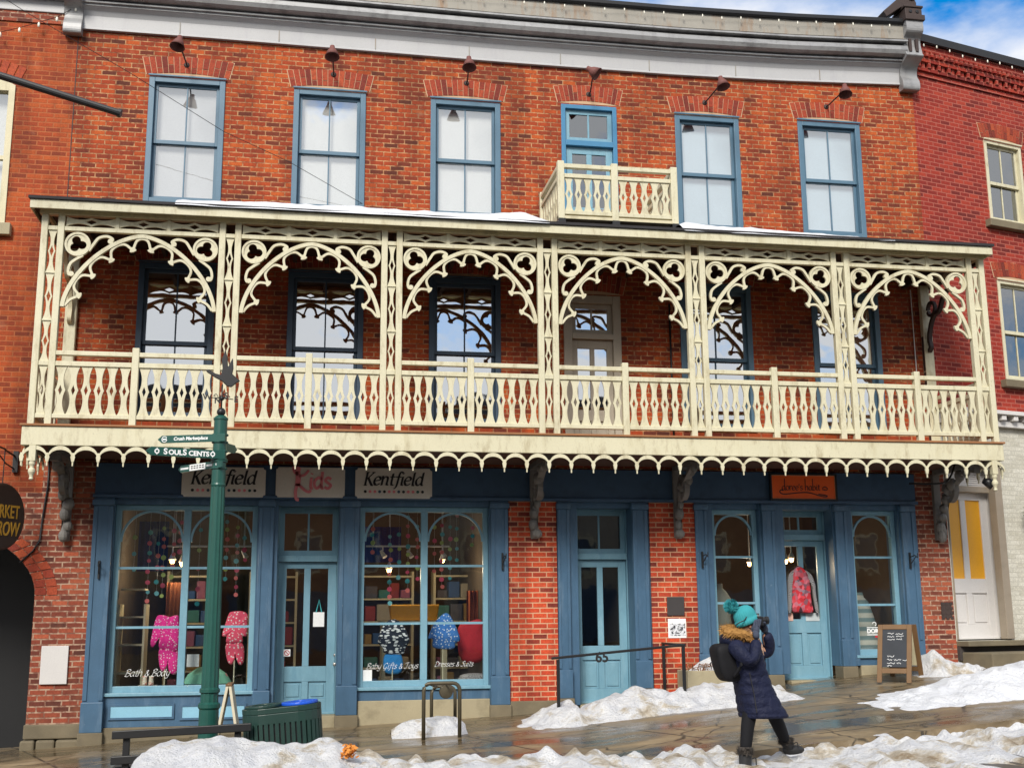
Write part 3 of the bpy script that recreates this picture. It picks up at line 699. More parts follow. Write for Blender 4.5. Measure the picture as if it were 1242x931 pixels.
w2, L2 = shopwin(SW2, 'b', 2, [zrow(515, 686), zrow(512, 755.5)])
w3, L3 = shopwin(SW3, 'c', 1, [zrow(885, 675.3), zrow(890, 731)])
w4, L4 = shopwin(SW4, 'd', 1, [zrow(1053, 675.7), zrow(1062, 733)])
for i, (r, bot) in enumerate(((SW1, (220, 880)), (SW2, (512, 848)), (SW3, (890, 815)), (SW4, (1065, 806)))):
    x0, x1, z0, z1 = r; zb = at(*bot, .02).z
    mb = MB(); mb.box(x0+.001, x1-.001, .03, .30, zb, z0-.031); bk = mb.build('bulkhead', M_BLUE, BLD)
    if i == 0:
        for px0, px1 in ((134, 208.7), (221, 296)):
            a, b = at(px0, 863, .03).x, at(px1, 863, .03).x; c, d = at(px0, 870, .03).z, at(px0, 856.5, .03).z
            mb = MB(); frame_rect(mb, a-.03, b+.03, c-.03, d+.03, .03, .008, .0295); mb.build('panel_moulding', M_BLUE, bk)
            mb = MB(); mb.box(a, b, .015, .0295, c, d); mb.build('pale_panel', M_PANEL, bk)
    mb = MB(); mb.box(x0-.001, x1+.001, -.015, .29, gz(x0)-.4, zb-.001); mb.build('plinth_stone', M_CONC if i else M_STONE, bk, bev=.01)
for a, b in ((r[0], r[1]) for k, r in ops):
    if ZFB > ZT+.002: mb = MB(); mb.box(a, b, .05, .42, ZT+.0005, ZFB); mb.build('head_rail', M_BLUE, BLD)
doors = []
for r, tr, gl, kn in ((SD1, (338, 673.5), (.30, .955), (408, 805, 1)), (SD2, (725, 671), (.385, .945), (703, 789, 1)), (SD3, (968, 648), (.42, .955), (949, 757, 1))):
    x0, x1, z0, z1 = r; zt_ = at(tr[0], tr[1], YD).z
    k = at(kn[0]-2, kn[1], YD)
    d = panel_door(BLD, x0, x1, z0, ZT, YD, M_LBLUE, M_LBLUE, G_SHOP, trans=ZT-zt_, glass=gl, cw=.012, room=None, knob=(k.x, k.z))
    doors.append(d)
    mb = MB(); mb.box(x0, x1, .0, .62, gz((x0+x1)/2)-.2, z0+.0); mb.build('door_step', M_CONC, d, bev=.008)
# iron hooks on the pilasters
for px, py, yy in ((120, 690, -.07), (609.5, 680, -.07), (852, 678, -.07), (1104, 679, -.07)):
    p = at(px, py, yy); mb = MB(); mb.box(p.x-.012, p.x+.012, yy-.015, yy+.02, p.z-.13, p.z+.12)
    mb.tube([(p.x, yy-.01, p.z+.05), (p.x+.02, yy-.12, p.z+.07), (p.x+.02, yy-.2, p.z+.03), (p.x+.02, yy-.2, p.z+.10)], .008, 6); mb.tube([(p.x, yy-.01, p.z-.06), (p.x+.02, yy-.15, p.z+.05)], .007, 6)
    mb.build('iron_hook', M_BLACK, BLD)
# shop rooms behind the glass
def room(x0, x1, z0, depth, name):
    mb = MB(); y0 = .48; zc = ZFB+.1; t = .06
    mb.box(x0, x1, y0, y0+depth, z0-t, z0); mb.box(x0, x1, y0, y0+depth, zc, zc+t)
    mb.box(x0-t, x0, y0, y0+depth, z0-t, zc+t); mb.box(x1, x1+t, y0, y0+depth, z0-t, zc+t); mb.box(x0-t, x1+t, y0+depth, y0+depth+t, z0-t, zc+t)
    return mb.build('shop_room', M_TAN, BLD)
room(SW1[0]-.05, SW2[1]+.05, .22, 3.4, 'a'); room(SD2[0], SD2[1], .3, 3, 'b'); room(SW3[0]-.05, SW4[1]+.05, .6, 3.0, 'c')

# left pier of old brick beside the archway (part of the main front), right pier
LPX0 = at(38, 760).x
def old_pier(x0, x1, z0, z1, base):
    mb = MB(); mb.box(x0, x1, -.002, .5, z0, z1); p = mb.build('brick_pier', M_BRICKD, BLD)
    return p
RP0, RP1 = FX1, 10.17
rp = old_pier(RP0, RP1-.001, gz(9.9)-.1, ZW0-.001, 0)
bx = at(1149, 738); mb = MB(); mb.box(bx.x-.11, bx.x+.07, -.010, -.003, bx.z-.14, bx.z+.10)
for zz in range(4):
    for xx in range(3): mb.box(bx.x-.11+xx*.075, bx.x-.06+xx*.075, -.016, -.0101, bx.z-.16+zz*.075, bx.z-.12+zz*.075)
mb.build('cellar_grille', M_DKBROWN, rp)

# ================================================================== LEFT BUILDING
LB = thing('brick_building', 'orange brick building at the left edge with a dark archway', 'building', (-5, 0, 0))
lx0 = -9.0
a_r = at(39.5, 760).x; a_sp = at(39, 722).z; a_top = at(0, 662).z
ax = a_r-1.75; az = a_top+.35-.02
mb = MB(); N = 18
# wall: cream window hole upper left
wl_tr = at(18.5, 113); wl_b = at(5, 272)
wx0, wx1, wz0, wz1 = wl_tr.x-1.15, wl_tr.x, wl_b.z, at(0, 100).z+.06
wall_holes(mb, lx0, XL, a_top+.75, 10.72, [(wx0, wx1, wz0, wz1-.10)], .0, .35)
lw = mb.build('wall', M_BRICKL, LB)
# lower part re-faced in old brick, with the arch cut out of it
mb = MB()
ang = [pi*i/(2*N) for i in range(N+1)]
arcp = [(ax+1.75*cos(t), a_sp+(az-a_sp)*sin(t)) for t in ang]
topz = a_top+.749
mb.strip(arcp, [(p[0] if i else a_r, topz) if True else p for i, p in enumerate(arcp)], -.012, .4)
mb.box(a_r+.0005, FX0-.0, -.012, .45, gz(-3)+.28, 3.719)
mb.build('lower_wall', M_BRICKD, LB)
mb = MB()
for i in range(15):
    t0, t1 = pi/2*(i+.08)/15, pi/2*(i+.92)/15
    for r0, r1 in ((1.76, 1.90), (1.915, 2.05)):
        rz = (az-a_sp)/1.75
        P = [(ax+r0*cos(t0), a_sp+r0*rz*sin(t0)), (ax+r1*cos(t0), a_sp+r1*rz*sin(t0)), (ax+r1*cos(t1), a_sp+r1*rz*sin(t1)), (ax+r0*cos(t1), a_sp+r0*rz*sin(t1))]
        mb.prism(P, -.022, 0)
mb.build('brick_arch', M_VOUS, LB)
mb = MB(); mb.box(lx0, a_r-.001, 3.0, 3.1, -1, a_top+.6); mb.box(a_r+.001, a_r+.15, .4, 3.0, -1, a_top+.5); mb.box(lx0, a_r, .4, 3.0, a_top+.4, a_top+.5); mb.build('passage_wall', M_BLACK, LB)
mb = MB(); mb.box(a_r-.02, FX0+.0, -.05, .4, gz(-3)+.10, gz(-3)+.29); st = mb.build('stone_course', M_STONE, LB, bev=.015)
mb = MB(); rr = random.Random(3)
zz = gz(-3)-.28
for row in range(2):
    x = a_r-.05
    while x < FX0-.05:
        w = rr.uniform(.2, .42); mb.box(x, min(x+w-.012, FX0+.05), -.06-rr.random()*.03, .3, zz+row*.19, zz+row*.19+.178); x += w
mb.build('rubble_base', M_STONE, LB, bev=.03)
mb = MB(); frame_rect(mb, wx0, wx1, wz0, wz1-.1, .09, -.02, .1)
zm_ = (wz0+wz1)/2-.1; mb.box(wx0+.09, wx1-.09, .02, .09, zm_-.03, zm_+.03); mb.box(wx1-.55, wx1-.50, .03, .08, wz0+.09, zm_-.03)
mb.strip([(lerp(wx0, wx1, i/10), wz1-.101) for i in range(11)], [(lerp(wx0, wx1, i/10), wz1-.10+.16*(1-(2*i/10-1)**2)) for i in range(11)], -.02, .1)
fw = mb.build('window', M_CREAMD, LB, bev=.005)
mb = MB(); mb.box(wx0+.05, wx1-.05, .06, .065, wz0+.05, wz1-.15); mb.build('pane', G_UP, fw)
mb = MB(); mb.box(wx0+.02, wx1-.02, .2, .22, wz0+.02, wz1-.12); mb.build('blind', M_BLIND, fw)
mb = MB(); mb.box(wx0-.1, wx1+.10, -.10, .05, wz0-.18, wz0-.002); mb.build('window_sill', M_CONC, fw, bev=.01)
ar_m = MB()
for i in range(12):
    t0, t1 = (i+.1)/12, (i+.9)/12
    f = lambda t, k: (lerp(wx0-.05, wx1+.05, t)+(t-.5)*.2*k, wz1+.02-.08+.16*(1-(2*t-1)**2)+k*.24)
    ar_m.prism([f(t0, 0), f(t1, 0), f(t1, 1), f(t0, 1)], -.01, .02)
ar_m.build('brick_arch', M_VOUS, LB)
zl = at(40, 15.5).z
mb = MB(); mb.box(lx0, at(79, 18).x, -.05, .2, zl, zl+.20); mb.box(lx0, at(79, 18).x, -.2, .2, zl+.201, zl+.6); mb.build('cornice', M_ZINCL, LB, bev=.01)
mb = MB(); mb.box(lx0, at(79, 18).x, -.025, .1, zl-.17, zl-.001); mb.build('brick_band', M_BRICKD, LB)
mb = MB(); mb.box(XL-.006, XL+.006, -.006, .05, 3.6, 10.4); mb.build('wall_joint', M_DKBROWN, LB)
mb = MB(); p, q = at(51, 783, -.02), at(81, 829, -.02); mb.box(p.x, q.x, -.05, -.013, q.z, p.z); mb.build('white_panel', M_WHITE, LB, bev=.006)

# ================================================================== RIGHT BUILDING (turned away)
RB = thing('brick_building', 'deep red brick building at the right edge with white painted ground floor', 'building', RB_O, RB_A)
zc = onright(1225, 503)[1]; RU = 8.0; rtop = onright(1115, 52)[1]
def ru(px, py): return onright(px, py)
uw = (ru(1191.7, 169.6), ru(1236, 177.4), ru(1201.6, 267.7)); lw_ = (ru(1209, 339.5), ru(1220, 465.4))
W1 = ((uw[0][0]+uw[2][0])/2, 0, uw[2][1], uw[0][1]); wd = uw[1][0]-uw[0][0]; W1 = (W1[0], W1[0]+wd, W1[2], W1[3])
W2 = ((lw_[0][0]+lw_[1][0])/2, 0, lw_[1][1], lw_[0][1]); W2 = (W2[0], W2[0]+wd, W2[2]+.06, W2[3])
mb = MB(); wall_holes(mb, 0, RU, zc+.02, rtop-.55, [(W1[0]+.02, W1[1]-.02, W1[2], W1[3]-.02), (W2[0]+.02, W2[1]-.02, W2[2], W2[3]-.02)], 0, .35); mb.build('wall', M_BRICKR, RB, local=True)
for W in (W1, W2):
    f = sash(RB, *W, M_CREAM, G_BLUE, M_DARKI, local=True, w=.06)
    mb = MB(); mb.box(W[0]-.12, W[1]+.12, -.12, .06, W[2]-.13, W[2]-.001); mb.build('window_sill', M_STONE, f, local=True, bev=.01)
    soldier(RB, W[0], W[1], W[3]+.04, .26, 14, local=True)
mb = MB(); zz = rtop-.55
mb.box(0, RU, -.03, .2, zz-.10, zz-.05); mb.box(0, RU, -.05, .2, zz+.0, zz+.06)
for i in range(70):
    u = i*.115
    if u < RU: mb.box(u, u+.06, -.05-.03*(i % 2), .2, zz+.061, zz+.15)
mb.box(0, RU, -.09, .2, zz+.151, zz+.24)
for i in range(70):
    u = i*.115
    if u < RU: mb.box(u+.02, u+.085, -.14, .2, zz+.241, zz+.33)
mb.box(0, RU, -.12, .2, zz+.331, zz+.46); mb.build('corbelled_brick_band', M_BRICKR, RB, local=True)
mb = MB(); mb.box(-.03, RU, -.20, .4, zz+.461, zz+.60); mb.build('roof_flashing', M_BLACK, RB, local=True)
# white ground floor with the white panelled door beside the pier
du0, du1 = ru(1156, 600)[0], ru(1197, 600)[0]
dv = [onright(1158, 598, .25), onright(1192.8, 598, .25), onright(1176.5, 775, .25), onright(1212, 773.5, .25)]
D0, D1, DZ0, DZ1 = (dv[0][0]+dv[2][0])/2, (dv[1][0]+dv[3][0])/2, (dv[2][1]+dv[3][1])/2, (dv[0][1]+dv[1][1])/2
jr = onright(1213, 600)[0]
trz = onright(1180, 566)[1]
D0 = .045; D1 = D1+.0
mb = MB(); wall_holes(mb, 0, RU, -.3, zc-.24, [(.02, jr-.02, DZ0-.02, trz+.2)], .0, .4); mb.build('ground_floor_wall', M_BRICKW, RB, local=True)
mb = MB(); mb.box(0, RU, -.10, .2, zc-.239, zc-.14); mb.box(0, RU, -.05, .2, zc-.139, zc-.05); mb.box(0, RU, -.22, .2, zc-.049, zc+.019)
for i in range(30): mb.box(.15+i*.27, .25+i*.27, -.19, -.051, zc-.138, zc-.05)
mb.build('white_cornice', M_WHITE, RB, local=True, bev=.008)
mb = MB(); mb.box(.021, D0-.001, -.02, .35, DZ0, trz+.2); mb.box(D1+.001, jr-.021, .12, .35, DZ0, trz+.2); mb.box(jr-.14, jr+.02, -.03, .118, DZ0, trz+.199); mb.box(D0, D1, .1, .3, DZ1+.0, DZ1+.10); mb.box(.021, jr-.14, -.02, .3, trz+.05, trz+.199)
dfm = mb.build('door_frame', M_TAUPE, RB, local=True, bev=.006)
mb = MB()
for i in range(9): mb.box(D0+.002, D1-.002, .2+.004*i, .235+.004*i, DZ1+.102+i*.035, DZ1+.13+i*.035)
mb.build('louvred_transom', M_WHITE, RB, local=True)
dd = panel_door(RB, D0, D1, DZ0, DZ1, .2, M_WHITE, M_WHITE, M_YEL, glass=(.40, .95), cw=.004, room=None, local=True)
mb = MB(); mb.box(0, jr+.25, -.25, .4, DZ0-.10, DZ0-.021); sth = mb.build('door_threshold', M_STONE, RB, local=True, bev=.01)
mb = MB(); mb.box(0, RU, -.06, .3, DZ0-.32, DZ0-.101); mb.build('dark_stone_course', paint('dark_stone', (.06, .05, .045), .9, .4), RB, local=True)
mb = MB(); mb.box(.05, jr+.6, -.65, .0, DZ0-.45, DZ0-.19); mb.build('stone_step', M_STONE, RB, local=True, bev=.02)
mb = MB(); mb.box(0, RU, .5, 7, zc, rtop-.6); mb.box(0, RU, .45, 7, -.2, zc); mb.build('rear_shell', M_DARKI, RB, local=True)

# ================================================================== BALCONY
BY = -1.56
BAL = thing('balcony', 'long cream timber balcony with gothic fretwork arches across the brick front', 'balcony', (3.3, -.8, 3.7))
L_CORR = lambda k: at(37.5, 240, -1.76).x if k < 0 else at(1202, 300, -1.76).x
cols_px = [(58.5, 366), (276, 376), (474.5, 386), (664.5, 390), (845.5, 400), (1023, 405), (1189, 415)]
CXS = [at(*p, BY).x for p in cols_px]
Z_DECK, Z_BOT, Z_MID, Z_HR = 4.015, (4.10, 4.155), (4.795, 4.86), (4.94, 5.00)
Z_BAR, Z_FRZ, Z_BEAM, Z_EAVE = (6.65, 6.71), (6.711, 6.865), (6.866, 6.93), (6.931, 6.955)
EY = -1.76; EL, ER = L_CORR(-1)+.0, L_CORR(1)
PW, PS = .085, .105
L_, R_ = CXS[0]-PS-PW/2, CXS[-1]+PS+PW/2
# deck with front board, brown floor edge
DF = BY-.04
mb = MB(); mb.box(L_-.02, R_+.0, DF, -.002, 3.80, 3.985); mb.build('deck', M_DKBROWN, BAL)
mb = MB(); mb.box(L_-.05, R_+.03, DF-.035, DF-.001, 3.735, 3.985)
mb.box(L_-.05, L_-.021, DF, -.004, 3.735, 3.985); mb.box(R_+.001, R_+.03, DF, -.004, 3.735, 3.985); mb.build('deck_fascia', M_CREAM, BAL, bev=.008)
mb = MB(); mb.box(L_-.075, R_+.055, DF-.06, -.003, 3.986, Z_DECK); mb.build('floor_edge', paint('worn_brown_boards', (.30, .13, .05), .7, .3), BAL, bev=.006)
mb = MB()
for i in range(14): mb.box(L_-.015, R_-.005, BY+.02+i*.108, BY+.02+i*.108+.1, 3.775, 3.799)
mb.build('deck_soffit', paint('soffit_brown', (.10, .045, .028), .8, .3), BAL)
# scalloped valance with drop pendants
pit = (R_-L_+.06)/44
def scallop_mesh(n, T, y0, y1):
    mb = MB()
    for i in range(n):
        x0 = i*pit; xc = x0+pit/2; ro = pit/2-.004; 
        P = arc(0, 0, 1, pi, 0, 14)
        A = [(xc+p[0]*(pit/2-.014), 3.575+p[1]*.105) for p in P]; B = [(xc+p[0]*(pit/2-.001), 3.575+p[1]*.157) for p in P]
        mb.strip(A, B, y0, y1, T=T)
        # spandrel between arches down to a drop
        mb.prism([(x0-.028, 3.585), (x0-.015, 3.525), (x0+.015, 3.525), (x0+.028, 3.585), (x0+.012, 3.64), (x0-.012, 3.64)], y0-.003, y1-.003, T=T)
        mb.prism([(x0-.009, 3.5245), (x0-.008, 3.47), (x0+.008, 3.47), (x0+.009, 3.5245)], y0+.002, y1-.006, T=T)
    return mb
scallop_mesh(44, lambda x, y, z: (L_-.03+x, y, z), DF-.03, DF-.005).build('scalloped_valance', M_CREAM, BAL)
for sx, nm in ((L_-.035, 1), (R_+.015, -1)):
    scallop_mesh(4, lambda x, y, z, sx=sx: (sx+(y-BY+.12), BY-.0+x, z), BY-.13, BY-.105).build('side_valance', M_CREAM, BAL)
for x in (at(39, 560, DF).x, at(1206, 575, DF).x):
    mb = MB(); mb.box(x-.042, x+.042, DF-.04, DF+.044, 3.53, 3.734)
    mb.lathe((x, DF+.002, 3.29), [(.012, -.005), (.03, .01), (.022, .035), (.026, .06), (.045, .10), (.045, .13), (.025, .16), (.03, .185), (.04, .20), (.04, .238)], 14); mb.build('corner_drop', M_CREAM, BAL, bev=.005)
# posts
def diamond_slat(mb, xc, z0, z1, half, pinch, bulge, y0, y1, hole=True, T=None, dh=.068, dw=.025, ends=1.0):
    n = 28; H = z1-z0
    ow, ih = [], []
    for i in range(n+1):
        t = i/n; s_ = abs(t-.5)*2
        base_ = lerp(bulge, half*ends, s_); wv = base_-(lerp(bulge, half*ends, .5)-pinch)*sin(pi*s_)**.8 if 0 < s_ < 1 else base_
        dz_ = abs(t-.5)*H; ow.append(wv); ih.append(max(0, dw*(1-dz_/dh)) if hole else 0)
    zs_ = [z0+H*i/n for i in range(n+1)]
    lo_ = [i for i in range(n+1) if ih[i] > 0]
    a, b = (lo_[0]-1, lo_[-1]+1) if lo_ else (n//2, n//2)
    def st(i0, i1, sgn_pair):
        A = [(xc-ow[i], zs_[i]) for i in range(i0, i1+1)]; B = [(xc+ow[i], zs_[i]) for i in range(i0, i1+1)]
        mb.strip(A, B, y0, y1, T=T)
    st(0, a, 0); st(b, n, 0)
    if lo_:
        r = range(a, b+1)
        mb.strip([(xc-ow[i], zs_[i]) for i in r], [(xc-ih[i], zs_[i]) for i in r], y0, y1, T=T)
        mb.strip([(xc+ih[i], zs_[i]) for i in r], [(xc+ow[i], zs_[i]) for i in r], y0, y1, T=T)
for k, cx in enumerate(CXS):
    mb = MB()
    for s_ in (-1, 1):
        if s_ == -1 or True: mb.box(cx+s_*PS-PW/2, cx+s_*PS+PW/2, BY-.045, BY+.045, Z_DECK, Z_BEAM[0]+.001)
    iw0, iw1 = cx-PS+PW/2, cx+PS-PW/2
    for z in (5.41, 6.06): mb.box(iw0, iw1, BY-.03, BY+.03, z-.012, z+.012)
    for zz in (Z_BOT, Z_MID, Z_BAR): mb.box(iw0, iw1, BY-.035, BY+.035, *zz)
    post = mb.build('post', M_CREAM, BAL, bev=.006)
    mb = MB()
    for z0, z1 in ((4.861, 5.397), (5.423, 6.047), (6.073, 6.649), (4.156, 4.794)):
        diamond_slat(mb, cx, z0, z1, .060, .022, .048, BY-.014, BY+.014, dh=.075, dw=.026)
    mb.build('post_panel', M_CREAM, post)
# bays: rails, mid post, balusters, frieze, fretwork arch
def arch_mesh(x0, x1, zs0, zc0):
    """gothic spandrel: flattened arch band with seven foils, circles with trefoils and scrolls; x0..x1 clear width"""
    mb = MB(); c = (x0+x1)/2; a = (x1-x0)/2-.03; h = zc0-zs0-.03; pw = 1.62
    def A_(t):    # t 0..pi
        cc, ss = cos(t), sin(t); e = 2/pw
        return (c+math.copysign(abs(cc)**e, cc)*a, zs0+abs(ss)**e*h)
    dense = [A_(pi*i/400) for i in range(401)]
    # re-sample by length
    cum = [0]
    for p, q in zip(dense, dense[1:]): cum.append(cum[-1]+math.hypot(q[0]-p[0], q[1]-p[1]))
    def at_len(s_):
        s_ = min(max(s_, 0), cum[-1])
        for i in range(len(cum)-1):
            if cum[i+1] >= s_: 
                t = (s_-cum[i])/((cum[i+1]-cum[i]) or 1); p, q = dense[i], dense[i+1]
                return (lerp(p[0], q[0], t), lerp(p[1], q[1], t)), ((q[0]-p[0])/((cum[i+1]-cum[i]) or 1), (q[1]-p[1])/((cum[i+1]-cum[i]) or 1))
    band = [at_len(cum[-1]*i/60)[0] for i in range(61)]
    mb.ribbon(band, .052, BY-.028, BY+.028)
    # foils: 7 full + two half ones; cusps between
    L = cum[-1]; n = 8; cusps = []
    for k in range(n):
        s_ = L*(k+.62)/(n+.24); p, d = at_len(s_); nrm = (-d[1], d[0])   # left of travel = inward for counter-clockwise
        cusps.append((p[0]+nrm[0]*.178, p[1]+nrm[1]*.178, s_))
    def foil(p, q, crown):
        P = catmull([p, (lerp(p[0], crown[0], .34)+(crown[0]-(p[0]+q[0])/2)*.44, lerp(p[1], crown[1], .34)+(crown[1]-(p[1]+q[1])/2)*.44), crown,
                     (lerp(q[0], crown[0], .34)+(crown[0]-(p[0]+q[0])/2)*.44, lerp(q[1], crown[1], .34)+(crown[1]-(p[1]+q[1])/2)*.44), q], 7)
        mb.ribbon(P, .032, BY-.018, BY+.018)
    for k in range(n-1):
        p, q = cusps[k], cusps[k+1]; m, d = at_len((p[2]+q[2])/2); nrm = (-d[1], d[0])
        foil(p[:2], q[:2], (m[0]+nrm[0]*.034, m[1]+nrm[1]*.034))
    for cu, s_end, sg in ((cusps[0], cusps[0][2]-L*.070, -1), (cusps[-1], cusps[-1][2]+L*.070, 1)):
        m, d = at_len(s_end); nrm = (-d[1], d[0])
        P = catmull([cu[:2], (lerp(cu[0], m[0]+nrm[0]*.03, .5)+nrm[0]*-.02, lerp(cu[1], m[1], .5)+.02), (m[0]+nrm[0]*.028, m[1])], 6); mb.ribbon(P, .032, BY-.018, BY+.018)
    for cu in cusps:    # pointed tip
        p, d = at_len(cu[2]); nrm = (-d[1], d[0]); t_ = (cu[0]+nrm[0]*.02, cu[1]+nrm[1]*.02)
        mb.prism([(cu[0]-d[0]*.046-nrm[0]*.000, cu[1]-d[1]*.046-nrm[1]*.000), (cu[0]-d[0]*.036+nrm[0]*.012, cu[1]-d[1]*.036+nrm[1]*.012), t_, (cu[0]+d[0]*.036+nrm[0]*.012, cu[1]+d[1]*.036+nrm[1]*.012), (cu[0]+d[0]*.046-nrm[0]*.000, cu[1]+d[1]*.046-nrm[1]*.000), (cu[0]+d[0]*.014-nrm[0]*.05, cu[1]+d[1]*.014-nrm[1]*.05), (cu[0]-d[0]*.014-nrm[0]*.05, cu[1]-d[1]*.014-nrm[1]*.05)], BY-.020, BY+.020)
    # corner circles with trefoils and scrolls
    for sg in (-1, 1):
        R = .170; xc_ = c+sg*(a+.03-R-.008); zc_ = zc0-R-.008
        N = 48; out, inn, rim = [], [], []
        for i in range(N):
            th = 2*pi*i/N
            ph = min((abs((th-b_+pi) % (2*pi)-pi) for b_ in (pi/2-.35*sg, pi/2-.35*sg+2*pi/3, pi/2-.35*sg+4*pi/3)))
            d_, r_ = .058, .057
            rr_ = d_*cos(ph)+math.sqrt(max(1e-6, r_*r_-(d_*sin(ph))**2)) if abs(d_*sin(ph)) < r_ else .03
            out.append((xc_+(R-.03)*cos(th), zc_+(R-.03)*sin(th))); inn.append((xc_+rr_*cos(th), zc_+rr_*sin(th))); rim.append((xc_+(R-.018)*cos(th), zc_+(R-.018)*sin(th)))
        mb.strip(inn, out, BY-.014, BY+.014, closed=True)
        mb.ribbon(rim, .030, BY-.026, BY+.026, closed=True)
        # scroll towards the crown
        P = catmull([(xc_-sg*R*.86, zc_-R*.5), (xc_-sg*(R+.04), zc_+.02), (xc_-sg*(R+.10), zc_+.10), (xc_-sg*(R+.20), zc_+.125), (xc_-sg*(R+.275), zc_+.09), (xc_-sg*(R+.25), zc_+.045)], 7)
        mb.ribbon(P, .035, BY-.022, BY+.022); e = P[-1]; mb.prism(arc(e[0]-sg*.0, e[1]+.012, .036, 0, 2*pi*15/16, 15), BY-.023, BY+.023)
        # scroll down the post
        P = catmull([(xc_-sg*R*.45, zc_-R*.88), (xc_+sg*.01, zc_-R-.04), (xc_+sg*.075, zc_-R-.10), (xc_+sg*.10, zc_-R-.19), (xc_+sg*.085, zc_-R-.255), (xc_+sg*.045, zc_-R-.245)], 7)
        mb.ribbon(P, .034, BY-.021, BY+.021); e = P[-1]; mb.prism(arc(e[0]+sg*.012, e[1], .034, 0, 2*pi*15/16, 15), BY-.0222, BY+.0222)
    return mb
for k in range(6):
    x0, x1 = CXS[k]+PS+PW/2, CXS[k+1]-PS-PW/2; xm = (x0+x1)/2
    mb = MB(); mb.box(xm-.045, xm+.045, BY-.05, BY+.04, Z_DECK, 5.06); mp_ = mb.build('mid_post', M_CREAM, BAL, bev=.007)
    for a, b in ((x0, xm-.045), (xm+.045, x1)):
        mb = MB(); mb.box(a, b, BY-.04, BY+.04, *Z_HR); mb.build('handrail', M_CREAM, BAL, bev=.006)
        for zz in (Z_MID, Z_BOT): mb = MB(); mb.box(a, b, BY-.035, BY+.035, *zz); mb.build('rail', M_CREAM, BAL, bev=.005)
        w = (b-a)/6
        for i in range(6):
            mb = MB(); diamond_slat(mb, a+w*(i+.5), Z_BOT[1]-.002, Z_MID[0]+.002, w/2-.003, w*.215, w*.41, BY-.013, BY+.013); mb.build('baluster', M_CREAM, BAL)
    mb = MB(); mb.box(x0, x1, BY-.035, BY+.035, *Z_BAR); fz = mb.build('frieze_rail', M_CREAM, BAL, bev=.005)
    w = (x1-x0)/3
    mb = MB()
    for i in range(3):
        a, b = x0+w*i+.016, x0+w*(i+1)-.016
        diamond_slat(mb, 0, a, b, .072, .028, .064, BY-.013, BY+.013, dh=.075, dw=.034, T=lambda x, y, z: (z, y, (Z_FRZ[0]+Z_FRZ[1])/2+x))
        if i: mb.box(x0+w*i-.024, x0+w*i+.024, BY-.03, BY+.03, Z_FRZ[0], Z_FRZ[1])
    mb.build('frieze_panel', M_CREAM, fz)
    arch_mesh(x0, x1, 5.60, 6.648).build('fretwork_arch', M_CREAM, BAL)
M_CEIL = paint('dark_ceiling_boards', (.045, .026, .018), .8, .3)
EZ0, EZ1 = at(110, 255, EY-.03).z, at(110, 244.3, EY-.03).z
print('EZ', EZ0, EZ1, EL-L_, ER-R_)
# beam, soffit, eave and roof
mb = MB(); mb.box(L_-.03, R_+.03, BY-.06, BY+.06, *Z_BEAM); mb.box(L_-.03, L_+.07, BY+.061, -.003, *Z_BEAM); mb.box(R_-.07, R_+.03, BY+.061, -.003, *Z_BEAM); mb.build('beam', M_CREAMD, BAL, bev=.006)
mb = MB(); mb.box(EL+.02, ER-.02, EY+.001, BY-.06, Z_EAVE[0], Z_EAVE[0]+.02); mb.build('soffit', M_CREAMD, BAL)
mb = MB(); mb.box(EL+.02, ER-.02, BY-.059, -.003, Z_EAVE[0]+.001, Z_EAVE[0]+.021)
for i in range(30): mb.box(lerp(L_, R_, i/29)-.03, lerp(L_, R_, i/29)+.03, BY+.07, -.01, Z_EAVE[0]-.11, Z_EAVE[0])
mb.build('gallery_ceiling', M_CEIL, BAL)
mb = MB(); mb.box(EL, ER, EY-.03, EY, EZ0, EZ1); mb.box(EL, EL+.019, EY+.0005, -.003, EZ0, EZ1); mb.box(ER-.019, ER, EY+.0005, -.003, EZ0, EZ1); mb.build('eave_fascia', M_CREAM, BAL, bev=.006)
mb = MB(); mb.hexa([(EL-.02, EY-.06, EZ1+.001), (ER+.02, EY-.06, EZ1+.001), (ER+.02, -.002, 7.22), (EL-.02, -.002, 7.22), (EL-.02, EY-.06, EZ1+.04), (ER+.02, EY-.06, EZ1+.04), (ER+.02, -.002, 7.28), (EL-.02, -.002, 7.28)]); mb.build('roof', M_ROOF, BAL)
